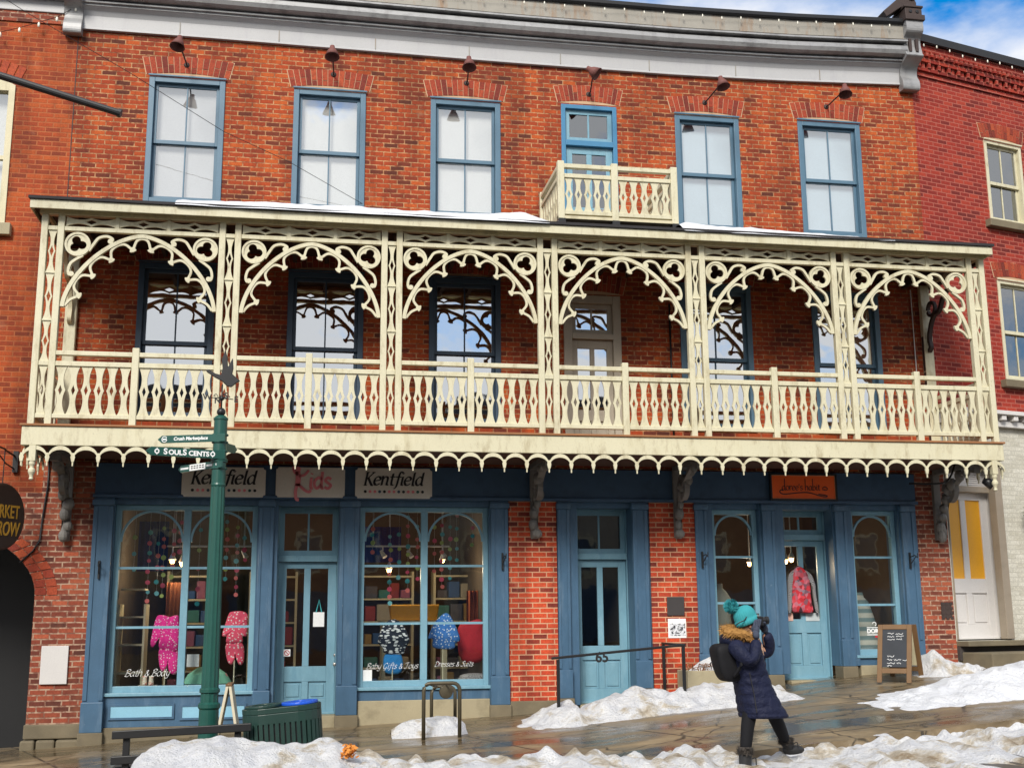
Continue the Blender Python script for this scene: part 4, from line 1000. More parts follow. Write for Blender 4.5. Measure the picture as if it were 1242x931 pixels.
# side railings, wall posts and scroll brackets at both ends
for x, sg in ((CXS[0], 1), (CXS[-1], -1)):
    xe = x-sg*PS
    mb = MB(); mb.box(x-.08, x+.08, -.09, -.002, Z_DECK, Z_BEAM[0]); wp = mb.build('wall_post', M_CREAM, BAL, bev=.006)
    mb = MB()
    for z0, z1 in ((4.2, 4.78), (4.9, 5.4), (5.42, 6.0)): mb.box(x+sg*.0801, x+sg*.085, -.075, -.02, z0, z1)
    T = lambda a, y, z, x=x: (x+y, a, z)
    P = catmull([(-.09, 5.75), (-.16, 5.80), (-.13, 5.95), (-.2, 6.15), (-.33, 6.30), (-.5, 6.34), (-.62, 6.5), (-.8, 6.62)], 6)
    mb.ribbon(P, .06, -.03, .03, T=T); mb.ribbon(arc(-.26, 6.42, .11, 0, 2*pi*.97, 20), .05, -.026, .026, T=T); mb.build('scroll_bracket', M_DKBROWN if sg < 0 else M_CREAMD, wp)
    for zz in (Z_HR, Z_MID, Z_BOT): mb = MB(); mb.box(xe-.03, xe+.03, BY+.046, -.092, *zz); mb.build('rail', M_CREAM, BAL, bev=.005)
    w = (1.56-.046-.092)/9
    for i in range(9):
        mb = MB(); diamond_slat(mb, BY+.046+w*(i+.5), Z_BOT[1]-.002, Z_MID[0]+.002, w/2-.003, w*.215, w*.41, -.013, .013, T=lambda a, y, z, xe=xe: (xe+y, a, z)); mb.build('baluster', M_CREAM, BAL)
# grey carved brackets under the deck
for px, py in ((80, 655), (647, 652), (821, 652), (1141, 655)):
    x = at(px, py, 0).x; T = lambda a, y, z, x=x: (x+y, a, z); zb = at(px, py, 0).z
    if px > 1100: x = at(1138, 655, 0).x
    mb = MB()
    mb.box(x-.055, x+.055, -.08, -.004, zb, 3.72)
    outer = catmull([(-.08, zb-.02), (-.13, zb+.12), (-.10, zb+.25), (-.20, zb+.42), (-.19, zb+.55), (-.36, zb+.68), (-.40, zb+.82), (-.62, zb+.86), (-.78, zb+1.0), (-1.0, zb+.98), (-1.2, 3.60)], 6)
    inner = [(lerp(-.075, -1.2, (i/(len(outer)-1))**1.5), lerp(zb+.10, 3.77, (i/(len(outer)-1))**.62)) for i in range(len(outer))]
    mb.strip(inner, outer, -.05, .05, T=T)
    mb.box(x-.065, x+.065, -1.25, -.081, 3.70, 3.774)
    rr = random.Random(int(px))
    for k in range(9):
        a_, b_ = outer[int((k+.7)/10*(len(outer)-1))]; mb.ball((x+rr.uniform(-.035, .035), a_-.01, b_-.015), (rr.uniform(.05, .085), .075, rr.uniform(.06, .10)), 10, 7)
    mb.ribbon(arc(-.40, 3.42, .16, 0, 2*pi*.97, 22), .07, -.04, .04, T=T)
    mb.build('carved_bracket', M_WOODG, BAL, bev=.012)

# small roof balcony
SBY = -1.38
sbx0 = at(680, 230, SBY).x; sbx1 = at(817, 235, SBY).x; sbm = at(745, 232, SBY).x
zb0, zb1 = at(680, 262, SBY).z, at(680, 196, SBY).z
SB = thing('small_balcony', 'small cream timber balcony with diamond balusters sitting on the long balcony roof', 'balcony', (sbx0+1, -.7, 7.2))
def rl(z): return lerp(zb0, zb1, z)
for x in (sbx0, sbm, sbx1):
    mb = MB(); mb.box(x-.05, x+.05, SBY-.05, SBY+.05, zb0-.05, zb1); pst = mb.build('post', M_CREAM, SB, bev=.007)
    mb = MB(); mb.prism([(x-.075, 7.07), (x+.075, 7.07), (x+.05, zb0-.051), (x-.05, zb0-.051)], SBY-.07, SBY+.07); mb.build('black_foot', M_BLACK, pst)
H = zb1-zb0
def sbrail(T, a, b, n):
    for z0, z1, w in ((.88, .955, .04), (.70, .775, .034), (.03, .10, .034)): mb = MB(); mb.strip([(a, zb0+z0*H), (b, zb0+z0*H)], [(a, zb0+z1*H), (b, zb0+z1*H)], -w, w, T=T); mb.build('rail', M_CREAM, SB, bev=.005)
    w = (b-a)/n
    for i in range(n):
        mb = MB(); diamond_slat(mb, a+w*(i+.5), zb0+.095*H, zb0+.705*H, w/2-.004, w*.21, w*.41, -.013, .013, T=T, dh=.062, dw=.024); mb.build('baluster', M_CREAM, SB)
sbrail(lambda a, y, z: (a, SBY+y, z), sbx0+.05, sbm-.05, 5); sbrail(lambda a, y, z: (a, SBY+y, z), sbm+.05, sbx1-.05, 5)
for xe in (sbx0, sbx1):
    mb = MB(); mb.box(xe-.045, xe+.045, -.09, -.003, 7.26, zb1); mb.build('post', M_CREAM, SB, bev=.006)
    sbrail(lambda a, y, z, xe=xe: (xe+y, a, z), SBY+.05, -.09, 7)
mb = MB(); mb.box(sbx0-.05, sbx1+.05, SBY-.04, -.003, zb0-.045, zb0-.0); mb.build('floor', M_CREAMD, SB)

# ================================================================== gooseneck lamps
LW = ['first sign lamp from the left above the windows', 'lamp above the second window from the left', 'lamp above the third window from the left', 'lamp leaning right above the blue upper door',
      'lamp on a slanted arm above the window right of the small balcony', 'lamp at the right end of the row under the cornice']
LABS = ['rust red bell lamp with its shade tilted, above the first upper window from the left', 'rust red bell lamp upright on its arm above the second upper window', 'rust red bell lamp upright on its arm above the third upper window',
        'rust red bell lamp tipped on its side above the small blue balcony door', 'rust red bell lamp on a slanted arm above the window beside the small balcony', 'rust red bell lamp on a slanted arm at the right end of the row']
for i, (f, s_) in enumerate([((226.6, 79.5), (216.4, 52)), ((404.5, 91), (403, 64)), ((565.7, 101.5), (569, 77)), ((713.9, 115), (719.6, 87)), ((854.5, 125), (875.8, 100.7)), ((1001.8, 130), (1025, 110))]):
    p = at(*f, 0); yo = (-.95, -.95, -.90, -.70, -.80, -.78)[i]; q = at(*s_, yo)
    t = thing('wall_lamp', LABS[i], 'lamp', p, 0, 'bell lamps above the upper windows')
    mb = MB(); mb.tube([(p.x, -.005, p.z), (p.x, -.12, p.z-.01), (lerp(p.x, q.x, .75), yo*.8, lerp(p.z, q.z, .6)), (q.x, yo, q.z+.02)], .012, 7); mb.lathe((p.x, -.002, p.z), [(.045, 0), (.045, -.012), (.01, -.02)], 12, axis='y'); mb.build('arm', M_DKBROWN, t, smooth=True)
    mb = MB(); mb.lathe((0, 0, 0), [(.036, .12), (.04, .085), (.044, .065), (.068, .03), (.112, -.085), (.104, -.083), (.058, .03), (.016, .085)], 18)
    tilt = (.15, 0, 0, -.9, -.15, .1)[i]
    bmesh.ops.transform(mb.bm, matrix=Matrix.Translation(q) @ Matrix.Rotation(tilt, 4, 'Y') @ Matrix.Rotation(-.25, 4, 'X'), verts=mb.bm.verts)
    mb.build('shade', M_RUST, t, smooth=True)

# ================================================================== shop signs
def plate(x0, x1, z0, z1, y, mat, name, label, notch=.03, cat='sign', border=None, group=None):
    t = thing(name, label, cat, ((x0+x1)/2, y, z0), 0, group)
    n = notch
    if n:
        P = []
        for cx_, cz_, a0 in ((x0, z0, pi/2), (x1, z0, pi), (x1, z1, 3*pi/2), (x0, z1, 2*pi)):
            P += [(cx_+n*cos(a0-i*pi/12), cz_+n*sin(a0-i*pi/12)) for i in range(7)]
    else: P = [(x0, z0), (x1, z0), (x1, z1), (x0, z1)]
    mb = MB(); mb.prism(P, y, y+.03); b = mb.build('board', mat, t, bev=.003)
    return t
SY = -.09
for i, (tl, br, lab) in enumerate((((221.3, 565.5), (321.5, 602.8), 'grey Kentfield sign with black italic letters over the left shop window, behind the green signpost'),
                                   ((431.3, 567), (524, 604.6), 'grey Kentfield sign with black italic letters over the right shop window'))):
    p, q = at(*tl, SY), at(*br, SY)
    t = plate(p.x, q.x, q.z, p.z, SY, M_SIGNG, 'shop_sign', lab, .035, group='Kentfield shop signs'); W, Hh = q.x-p.x, p.z-q.z
    h = Hh*.27; tw = wlen('Kentfield', h)+.2*1.4*h
    h = h*(W*.80)/tw if tw else h
    mb = MB(); write(mb, 'Kentfield', p.x+W*.11, q.z+Hh*.43, h, SY-.001, pen=.28, nib=.35, slant=.2); mb.build('lettering', M_INK, t)
    cols_ = [M_INK, M_PINK, M_PINK, M_SLATED, M_INK, M_PINK, M_PINK, M_SLATED, M_INK, M_PINK, M_PINK, M_GREEN, M_INK]
    for j in range(13):
        xx = p.x+W*(.13+.062*j); mb = MB(); mb.prism(arc(xx, q.z+Hh*.22, .022, 0, 2*pi*11/12, 11), SY-.004, SY-.0005); mb.build('dot', cols_[j], t)
p, q = at(335.2, 566, SY), at(418, 603.3, SY); W, Hh = q.x-p.x, p.z-q.z
t = plate(p.x, q.x, q.z, p.z, SY, M_SIGNG, 'shop_sign', 'grey sign reading Kids in pink, its K shaped like a dancing child', .03)
mb = MB(); write(mb, 'ids', p.x+W*.47, q.z+Hh*.30, Hh*.36, SY-.001, pen=.26, slant=.06, asc=1.55)
kx, kz = p.x+W*.32, q.z+Hh*.5; u = Hh
mb.prism(arc(kx-.02*u, kz+.42*u, .10*u, 0, 2*pi*13/14, 13), SY-.012, SY-.001)
for P, wd in (([(kx-.02*u, kz+.36*u), (kx-.0*u, kz+.1*u), (kx-.02*u, kz-.12*u)], .17), ([(kx-.0*u, kz+.24*u), (kx-.13*u, kz+.34*u), (kx-.17*u, kz+.52*u)], .08), ([(kx+.02*u, kz+.2*u), (kx+.2*u, kz+.24*u), (kx+.34*u, kz+.4*u)], .08),
              ([(kx-.02*u, kz-.05*u), (kx-.08*u, kz-.3*u), (kx-.05*u, kz-.55*u), (kx+.04*u, kz-.58*u)], .10), ([(kx+.0*u, kz-.05*u), (kx+.2*u, kz-.25*u), (kx+.36*u, kz-.32*u), (kx+.42*u, kz-.25*u)], .09)):
    mb.ribbon(catmull(P, 6), wd*u, SY-.012, SY-.001-.0007*wd)
mb.build('lettering', M_PINK, t)
p, q = at(933.5, 574, SY), at(1015.5, 607, SY); W, Hh = q.x-p.x, p.z-q.z
t = thing('shop_sign', "bright orange sign reading doree's habit in a black frame", 'sign', ((p.x+q.x)/2, SY, q.z))
mb = MB(); mb.box(p.x+.02, q.x-.02, SY, SY+.03, q.z+.02, p.z-.02); mb.build('board', M_ORANGE, t)
mb = MB(); frame_rect(mb, p.x-.005, q.x+.005, q.z-.005, p.z+.005, .025, SY-.02, SY+.04); mb.build('frame', M_BLACK, t)
mb = MB(); frame_rect(mb, p.x+.0205, q.x-.0205, q.z+.0205, p.z-.0205, .009, SY-.004, SY-.0005); mb.build('gilt_edge', paint('tan_edge', (.55, .30, .16), .5), t)
h = Hh*.17; tw = wlen("doree's habit", h); h *= W*.58/tw
mb = MB(); ex = write(mb, "doree's habit", p.x+W*.17, q.z+Hh*.38, h, SY-.001, pen=.19, nib=.5, slant=0, asc=2.7)
S = lambda a, b: (p.x+W*a, q.z+Hh*b)
mb.ribbon(catmull([S(.78, .42), S(.84, .40), S(.86, .46), S(.82, .52), S(.78, .46)], 6), .012, SY-.006, SY-.001)
mb.ribbon(catmull([S(.19, .37), S(.15, .38), S(.14, .29), S(.20, .23), S(.32, .26), S(.48, .30), (S(.6, .28)), S(.74, .18), S(.83, .14), S(.84, .19), S(.72, .24)], 7), .015, SY-.005, SY-.001)
mb.build('lettering', M_INK, t)
# hanging oval sign by the archway
c = at(0, 626, -.75); mso = thing('hanging_sign', 'dark brown oval hanging sign with gold lettering at the left edge', 'sign', c)
Rm = Matrix.Translation(c) @ Matrix.Rotation(RAD(58), 4, 'Z'); T = lambda x, y, z: tuple(Rm @ V((x, y, z)))
mb = MB(); P = [(.40*cos(2*pi*i/40), .45*sin(2*pi*i/40)) for i in range(40)]; mb.prism(P, -.05, .05, T=T); mb.build('board', M_BRSIGN, mso, bev=.03)
fx = Matrix.Rotation(pi/2, 4, 'X') @ Matrix.Diagonal((.78, 1.3, 1, 1))
font_mesh('MARKET', .19, 'lettering', M_GOLD, mso, Rm @ Matrix.Translation((.0, -.054, .06)) @ fx, .003); font_mesh('ROW', .20, 'lettering', M_GOLD, mso, Rm @ Matrix.Translation((.10, -.054, -.17)) @ fx, .003, .15)
b0 = at(18, 560, -.02)
mb = MB(); mb.box(b0.x-.02, b0.x+.05, -.06, -.013, b0.z-.15, b0.z+.15); mb.tube([(b0.x, -.05, b0.z+.08), (b0.x-.02, -.5, b0.z+.10), (c.x, -.75, b0.z+.08), (c.x-.02, -1.0, b0.z+.08)], .014, 8)
mb.tube([(b0.x, -.05, b0.z-.1), (b0.x-.05, -.3, b0.z-.06), (b0.x-.1, -.6, b0.z+.06)], .01, 6); mb.tube([(c.x, -.75, c.z+.44), (c.x, -.75, b0.z+.08)], .008, 6); mb.build('iron_bracket', M_BLACK, mso)

# ================================================================== street signpost with weathervane
PYo = -3.2; sp_b = at(250, 880, PYo); sp_t = at(268, 507, PYo); g0_ = zs(sp_b.x, PYo)
SP = thing('signpost', 'dark green fluted signpost with finger boards and a goose weathervane', 'signpost', (sp_t.x, PYo, g0_))
px_ = sp_t.x
mb = MB(); fl = []
seg = 24
zj = at(250, 840, PYo).z; zj2 = at(258, 590, PYo).z
def ring(r, z, flute): return [mb.bm.verts.new((px_+(r*(1-flute*(k % 2)))*cos(2*pi*k/seg), PYo+(r*(1-flute*(k % 2)))*sin(2*pi*k/seg), z)) for k in range(seg)]
R = [ring(r, z, f_) for r, z, f_ in ((.14, g0_, 0), (.14, g0_+.08, 0), (.115, g0_+.12, 0), (.11, zj-.18, .0), (.125, zj-.16, 0), (.125, zj-.12, 0), (.10, zj-.1, .08), (.10, zj, .08), (.115, zj+.01, 0), (.115, zj+.045, 0), (.098, zj+.06, .09), (.082, zj2, .09), (.082, zj2+.001, 0), (.088, zj2+.02, 0), (.083, zj2+.04, 0), (.078, sp_t.z-.03, 0), (.086, sp_t.z-.02, 0), (.086, sp_t.z, 0), (.05, sp_t.z+.03, 0))]
for q0, q1 in zip(R, R[1:]):
    for k in range(seg): mb._f([q0[k], q0[(k+1) % seg], q1[(k+1) % seg], q1[k]])
mb._f(R[-1]); mb.build('pole', M_GREEN, SP)
zt_ = sp_t.z
mb = MB(); mb.ball((px_, PYo, zt_+.075), .052, 16, 10); mb.tube([(px_, PYo, zt_+.10), (px_, PYo, at(272, 466, PYo).z)], .009, 8); fn = mb.build('ball_finial', M_BLACK, SP, smooth=True)
zc_ = at(270, 483, PYo).z
mb = MB(); mb.ball((px_, PYo, zc_), .03, 10, 8)
for a_, ltr in ((.35, 'E'), (.35+pi/2, 'N'), (.35+pi, 'W'), (.35+3*pi/2, 'S')):
    d = V((cos(a_), sin(a_), 0)); mb.tube([(px_, PYo, zc_), V((px_, PYo, zc_))+d*.14], .006, 6)
    mb.tube(catmull([tuple(V((px_, PYo, zc_))+d*.04), tuple(V((px_, PYo, zc_+.05))+d*.07), tuple(V((px_, PYo, zc_+.02))+d*.10), tuple(V((px_, PYo, zc_+.03))+d*.07)], 4), .004, 5)
cpv = mb.build('compass_arms', M_BLACK, SP)
for a_, ltr in ((.35, 'E'), (.35+pi/2, 'N'), (.35+pi, 'W'), (.35+3*pi/2, 'S')):
    d = V((cos(a_), sin(a_), 0)); font_mesh(ltr, .10, 'compass_letter', M_BLACK, SP, facing(V((px_, PYo, zc_))+d*.175, 0), .003)
# goose silhouette: neck to the left-up, wings raised
gs = lambda zx, zy: at(140+zx/3.88, 400+zy/3.88, PYo)
body = [(425, 188), (440, 186), (470, 205), (497, 212), (505, 180), (500, 145), (518, 92), (528, 130), (530, 175), (543, 150), (553, 132), (556, 180), (550, 208), (570, 225), (587, 240), (570, 250), (545, 270), (525, 265), (500, 240), (470, 225), (448, 210), (432, 200)]
P = [(gs(*b).x, gs(*b).z) for b in body]
mb = MB(); mb.prism(P, PYo-.016, PYo+.016); mb.build('goose', M_BLACK, SP, bev=.008)
def blade(tipx, tipy, rx, ry, hpx, yaw, name='finger_board'):
    """finger board seen ending at the pole; yaw turns its far end about the pole"""
    c_ = at(rx, ry, PYo-.02); L = (c_.x-at(tipx, tipy, PYo).x)/max(.3, cos(yaw)); hz = hpx*13.8/FPX*.98
    base = V((px_, PYo-.088, c_.z))
    R_ = Matrix.Translation(base) @ Matrix.Rotation(yaw, 4, 'Z')
    T = lambda x, y, z: tuple(R_ @ V((x, y, z)))
    mb = MB(); mb.prism([(.07, -hz/2), (.07, hz/2), (-L+hz*.6, hz/2), (-L, 0), (-L+hz*.6, -hz/2)], -.012, .012, T=T)
    b = mb.build(name, M_GREEN, SP, bev=.003)
    mb = MB(); mb.lathe((px_, PYo, c_.z-hz/2-.012), [(.09, 0), (.098, .006), (.098, .018), (.09, .024)], 20); mb.lathe((px_, PYo, c_.z+hz/2-.012), [(.09, 0), (.098, .006), (.098, .018), (.09, .024)], 20); mb.build('clamp_ring', M_GREEN, b)
    return b, R_, T, L, hz
b, R_, T, L, hz = blade(184.4, 534.3, 262, 531.5, 9.4, -.33)
font_mesh('Crush Marketplace', hz*.62, 'lettering', M_WINK, b, R_ @ Matrix.Translation((-L*.46, -.0135, 0)) @ Matrix.Rotation(pi/2, 4, 'X'), .0015, .15)
mb = MB(); mb.ribbon(arc(-L+hz*1.0, 0, hz*.36, .5, 2*pi-.2, 18), .008, -.016, -.0125, T=T); mb.ribbon([(-L+hz*.75, 0), (-L+hz*1.3, .0)], hz*.18, -.016, -.0125, T=T); mb.build('emblem', M_WINK, b)
b, R_, T, L, hz = blade(177, 548, 262, 552, 10.5, .30)
font_mesh('S', hz*.95, 'lettering', M_WINK, b, R_ @ Matrix.Translation((-L*.735, -.0135, 0)) @ Matrix.Rotation(pi/2, 4, 'X'), .003); font_mesh('OUL', hz*.78, 'lettering', M_WINK, b, R_ @ Matrix.Translation((-L*.60, -.0135, -.006)) @ Matrix.Rotation(pi/2, 4, 'X'), .003)
font_mesh('S', hz*.95, 'lettering', M_WINK, b, R_ @ Matrix.Translation((-L*.475, -.0135, 0)) @ Matrix.Rotation(pi/2, 4, 'X'), .003); font_mesh('CENTS', hz*.78, 'lettering', M_WINK, b, R_ @ Matrix.Translation((-L*.28, -.0135, -.006)) @ Matrix.Rotation(pi/2, 4, 'X'), .003)
mb = MB()
for xx in (-L*.85, -L*.09):
    mb.ribbon(arc(xx, 0, hz*.22, 0, 2*pi*.98, 16), .014, -.016, -.0125, T=T); mb.prism([(xx-.008, hz*.3), (xx, hz*.42), (xx+.008, hz*.3)], -.016, -.0125, T=T); mb.prism([(xx-.008, -hz*.3), (xx, -hz*.42), (xx+.008, -hz*.3)], -.016, -.0125, T=T)
mb.build('emblem', M_WINK, b)
b, R_, T, L, hz = blade(207, 570, 261, 563.5, 8.8, -.85)
mb = MB(); mb.prism([(-L*.70, -hz*.44), (-L*.30, -hz*.44), (-L*.30, hz*.44), (-L*.70, hz*.44)], -.016, -.0125, T=T); mb.build('white_label', M_WINK, b)
mb = MB(); mb.prism([(-L*.93, -hz*.14), (-L*.73, -hz*.14), (-L*.73, hz*.14), (-L*.93, hz*.14)], -.016, -.0125, T=T); mb.prism([(-L*.27, -hz*.14), (-L*.03, -hz*.14), (-L*.03, hz*.14), (-L*.27, hz*.14)], -.016, -.0125, T=T); mb.build('white_stripe', M_WINK, b)
mb = MB()
for r_ in (.18, -.12):
    for k in range(5): x_ = -L*(.66-.07*k); mb.prism([(x_, hz*r_-.006), (x_+L*.045, hz*r_-.006), (x_+L*.045, hz*r_+.006), (x_, hz*r_+.006)], -.019, -.0165, T=T)
mb.build('small_print', M_INK, b)
zq = at(275, 540, PYo).z
R_ = Matrix.Translation((px_, PYo, zq)) @ Matrix.Rotation(1.15, 4, 'Z'); T = lambda x, y, z: tuple(R_ @ V((x, y, z)))
mb = MB(); mb.prism([(.06, -.05), (.36, -.05), (.42, 0), (.36, .05), (.06, .05)], -.012, .012, T=T); mb.build('finger_board', M_GREEN, SP, bev=.003)

# ================================================================== street furniture
# bench
bz = zs(-2, -3.9)
e0, e1 = at(136, 891, -3.9), at(305, 881, -3.9)
BN = thing('bench', 'black slatted street bench half buried in the snow bank', 'bench', ((e0.x+e1.x)/2, -3.9, bz))
def slope_bar(mb, x0, x1, z0, z1, h, y0, y1):
    mb.hexa([(x0, y0, z0-h/2), (x1, y0, z1-h/2), (x1, y1, z1-h/2), (x0, y1, z0-h/2), (x0, y0, z0+h/2), (x1, y0, z1+h/2), (x1, y1, z1+h/2), (x0, y1, z0+h/2)])
for dz in (0, -.26):
    mb = MB(); slope_bar(mb, e0.x, e1.x, e0.z+dz, e1.z+dz, .085, -3.93, -3.88); mb.build('back_slat', M_BLACK, BN, bev=.008)
for k in range(4):
    mb = MB(); slope_bar(mb, e0.x, e1.x, e0.z-.36, e1.z-.36, .04, -3.82+k*.11, -3.73+k*.11); mb.build('seat_slat', M_BLACK, BN, bev=.006)
for t_ in (.1, .9):
    x = lerp(e0.x, e1.x, t_); zz = lerp(e0.z, e1.z, t_); mb = MB(); mb.box(x-.035, x+.035, -3.879, -3.82, zs(x, -3.9)-.02, zz+.03); mb.box(x-.035, x+.035, -3.42, -3.36, zs(x, -3.4)-.02, zz-.381); mb.box(x-.035, x+.035, -3.82, -3.42, zz-.44, zz-.381); mb.build('leg', M_BLACK, BN, bev=.006)
# twin litter bin
b0, b1 = at(300.5, 858, -3.6), at(396.5, 847, -3.6); bw_ = b1.x-b0.x; bxm = (b0.x+b1.x)/2; bzm = (b0.z+b1.z)/2-.02; bg_ = zs(bxm, -3.6); tl_ = math.atan2(b1.z-b0.z, bw_)*.9
BI = thing('litter_bin', 'dark green slatted twin litter bin with one blue recycling lid', 'litter bin', (bxm, -3.6, bg_)); BI.rotation_euler = (0, -tl_, 0)
hb = bzm-bg_
def stad(w, d, n=10):
    P = []
    for cx_, a0 in ((w/2-d/2, -pi/2), (-w/2+d/2, pi/2)): P += [(cx_+d/2*cos(a0+pi*i/n), d/2*sin(a0+pi*i/n)) for i in range(n+1)]
    return P
def stad_wall(mb, w, d, z0, z1, th):
    a = stad(w, d); b = stad(w-2*th, d-2*th)
    mb.strip(a, b, z0, z1, closed=True, T=lambda x, y, z: (x, z, y))
dep = .52
mb = MB(); stad_wall(mb, bw_*.94, dep-.05, .04, hb-.04, .03); mb.prism(stad(bw_*.93, dep-.06), .02, .06, T=lambda x, y, z: (x, z, y)); mb.build('liner', M_BLACK, BI, local=True)
mb = MB(); stad_wall(mb, bw_, dep, hb-.06, hb+.0, .04); stad_wall(mb, bw_*1.0, dep, .03, .09, .04); stad_wall(mb, bw_, dep, hb-.17, hb-.061, .02); mb.build('rim', M_BIN, BI, local=True, bev=.006)
P = stad(bw_, dep, 13)
import itertools
cum = [0]
for a, b in zip(P, P[1:]+P[:1]): cum.append(cum[-1]+math.hypot(b[0]-a[0], b[1]-a[1]))
NS = 40
for k in range(NS):
    s_ = cum[-1]*k/NS
    i = max(j for j in range(len(cum)-1) if cum[j] <= s_+1e-9); a, b = P[i], P[(i+1) % len(P)]; t_ = (s_-cum[i])/max(1e-6, cum[i+1]-cum[i])
    x, y = lerp(a[0], b[0], t_), lerp(a[1], b[1], t_); dx, dy = b[0]-a[0], b[1]-a[1]; l_ = math.hypot(dx, dy); dx, dy = dx/l_, dy/l_
    mb = MB(); w = .02; o_ = [(x-dx*w, y-dy*w), (x+dx*w, y+dy*w), (x+dx*w-dy*.02, y+dy*w+dx*.02), (x-dx*w-dy*.02, y-dy*w+dx*.02)]
    mb.hexa([(*q, .09) for q in o_]+[(*q, hb-.165) for q in o_]); mb.build('slat', M_BIN, BI, local=True)
for cx_, mt, nm in ((-bw_/4+.02, M_BIN, 'lid'), (bw_/4-.02, M_BLUEL, 'blue_lid')):
    A = [(cx_+bw_*.235*cos(2*pi*i/28), (dep/2-.03)*sin(2*pi*i/28)) for i in range(28)]; k_ = .62 if nm == 'lid' else .36; B = [(cx_+bw_*.235*k_*cos(2*pi*i/28), (dep/2-.03)*k_*sin(2*pi*i/28)) for i in range(28)]
    mb = MB(); mb.strip(A, B, hb+.001, hb+.03, closed=True, T=lambda x, y, z: (x, z, y)); mb.build(nm, mt, BI, local=True, bev=.006)
# cream A-board by the signpost, seen edge-on
c = at(277, 882, -1.0); AB = thing('sandwich_board', 'narrow cream sandwich board seen edge-on beside the green signpost', 'sandwich board', (c.x, -1.0, zs(c.x, -1)))
zt_ = at(280, 829, -1.0).z; zg = zs(c.x, -1.0); mb = MB()
for sg in (-1, 1):
    x0, x1 = c.x+sg*.15, c.x+sg*.015
    mb.hexa([(x0-.018, -1.3, zg), (x0+.018, -1.3, zg), (x0+.018, -.75, zg), (x0-.018, -.75, zg), (x1-.018, -1.3, zt_), (x1+.018, -1.3, zt_), (x1+.018, -.75, zt_), (x1-.018, -.75, zt_)])
    mb.build('panel', paint('cream_board%d' % sg, (.62, .56, .42), .6), AB, bev=.006); mb = MB()
mb.box(c.x-.04, c.x+.04, -1.3, -.75, zt_-.02, zt_+.012); mb.build('hinge_rail', M_WOOD, AB, bev=.005)
# bicycle rack
BR = thing('bike_rack', 'worn bronze double hoop bike rack in front of the right shop window', 'bike rack', (at(536, 878, -1.7).x, -1.7, zs(1.9, -1.7)))
M_BRONZE = paint('worn_bronze', (.10, .085, .055), .45, .3, metal=.5)
def hoop(x0, x1, zt_, y, r=.03):
    k = .09; P = [(x0, y, zs(x0, y)-.03), (x0, y, zt_-k)]+[(x0+k-k*cos(a), y, zt_-k+k*sin(a)) for a in (.4, .8, 1.2, 1.57)]+[(x1-k+k*sin(a), y, zt_-k+k*cos(a)) for a in (0, .4, .8, 1.2, 1.57)]+[(x1, y, zs(x1, y)-.03)]
    mb = MB(); mb.tube(P, r, 10); return mb.build('hoop', M_BRONZE, BR, smooth=True)
f0, f1 = at(514, 830, -1.7), at(557.5, 828, -1.7); hoop(f0.x, f1.x, at(536, 828, -1.7).z, -1.7, .026)
r0, r1 = at(523.5, 834, -.9), at(552, 834, -.9); hoop(r0.x, r1.x, at(536, 832, -.9).z, -.9, .024)
dc = at(541, 838, -1.3); mb = MB(); mb.lathe((dc.x, -1.3, dc.z), [(.02, -.03), (.085, -.025), (.095, 0), (.085, .025), (.02, .03)], 20, axis='y'); mb.build('disc', M_BRONZE, BR); mb = MB(); mb.tube([(f0.x+.08, -1.7, at(536, 828, -1.7).z-.01), (r0.x+.08, -.9, at(536, 832, -.9).z-.01)], .018, 8); mb.tube([(dc.x, -1.62, at(536, 828, -1.7).z-.012), (dc.x, -1.3, dc.z+.08)], .01, 6); mb.build('cross_bar', M_BRONZE, BR, smooth=True)
# stair handrail with the house number
HY = -1.1
h0, h1 = at(669, 798, HY), at(831, 781.5, HY); HR = thing('handrail', 'black iron handrail with house number 65 in front of the middle door', 'handrail', (h0.x, HY, zs(h0.x, HY)))
mb = MB(); slope_bar(mb, h0.x, h1.x, h0.z, h1.z, .035, HY-.025, HY+.025); rb = at(802, 779, -.1); mb.hexa([(h1.x-.03, HY+.03, h1.z-.016), (h1.x, HY+.03, h1.z-.016), (h1.x, -.05, h1.z-.016), (h1.x-.03, -.05, h1.z-.016), (h1.x-.03, HY+.03, h1.z+.016), (h1.x, HY+.03, h1.z+.016), (h1.x, -.05, h1.z+.016), (h1.x-.03, -.05, h1.z+.016)]); mb.build('top_rail', M_BLACK, HR, bev=.005)
for x, y, z in ((h0.x+.09, HY, h0.z), (h1.x-.03, HY, h1.z), (h1.x-.02, -.12, h1.z)):
    mb = MB(); mb.box(x-.02, x+.02, y-.02, y+.02, zs(x, y)-.02, z-.0175); mb.build('post', M_BLACK, HR)
nn = at(730, 793, HY-.03); font_mesh('65', .19, 'house_number', M_INK, HR, facing((nn.x, HY-.034, nn.z-.045)), .006)
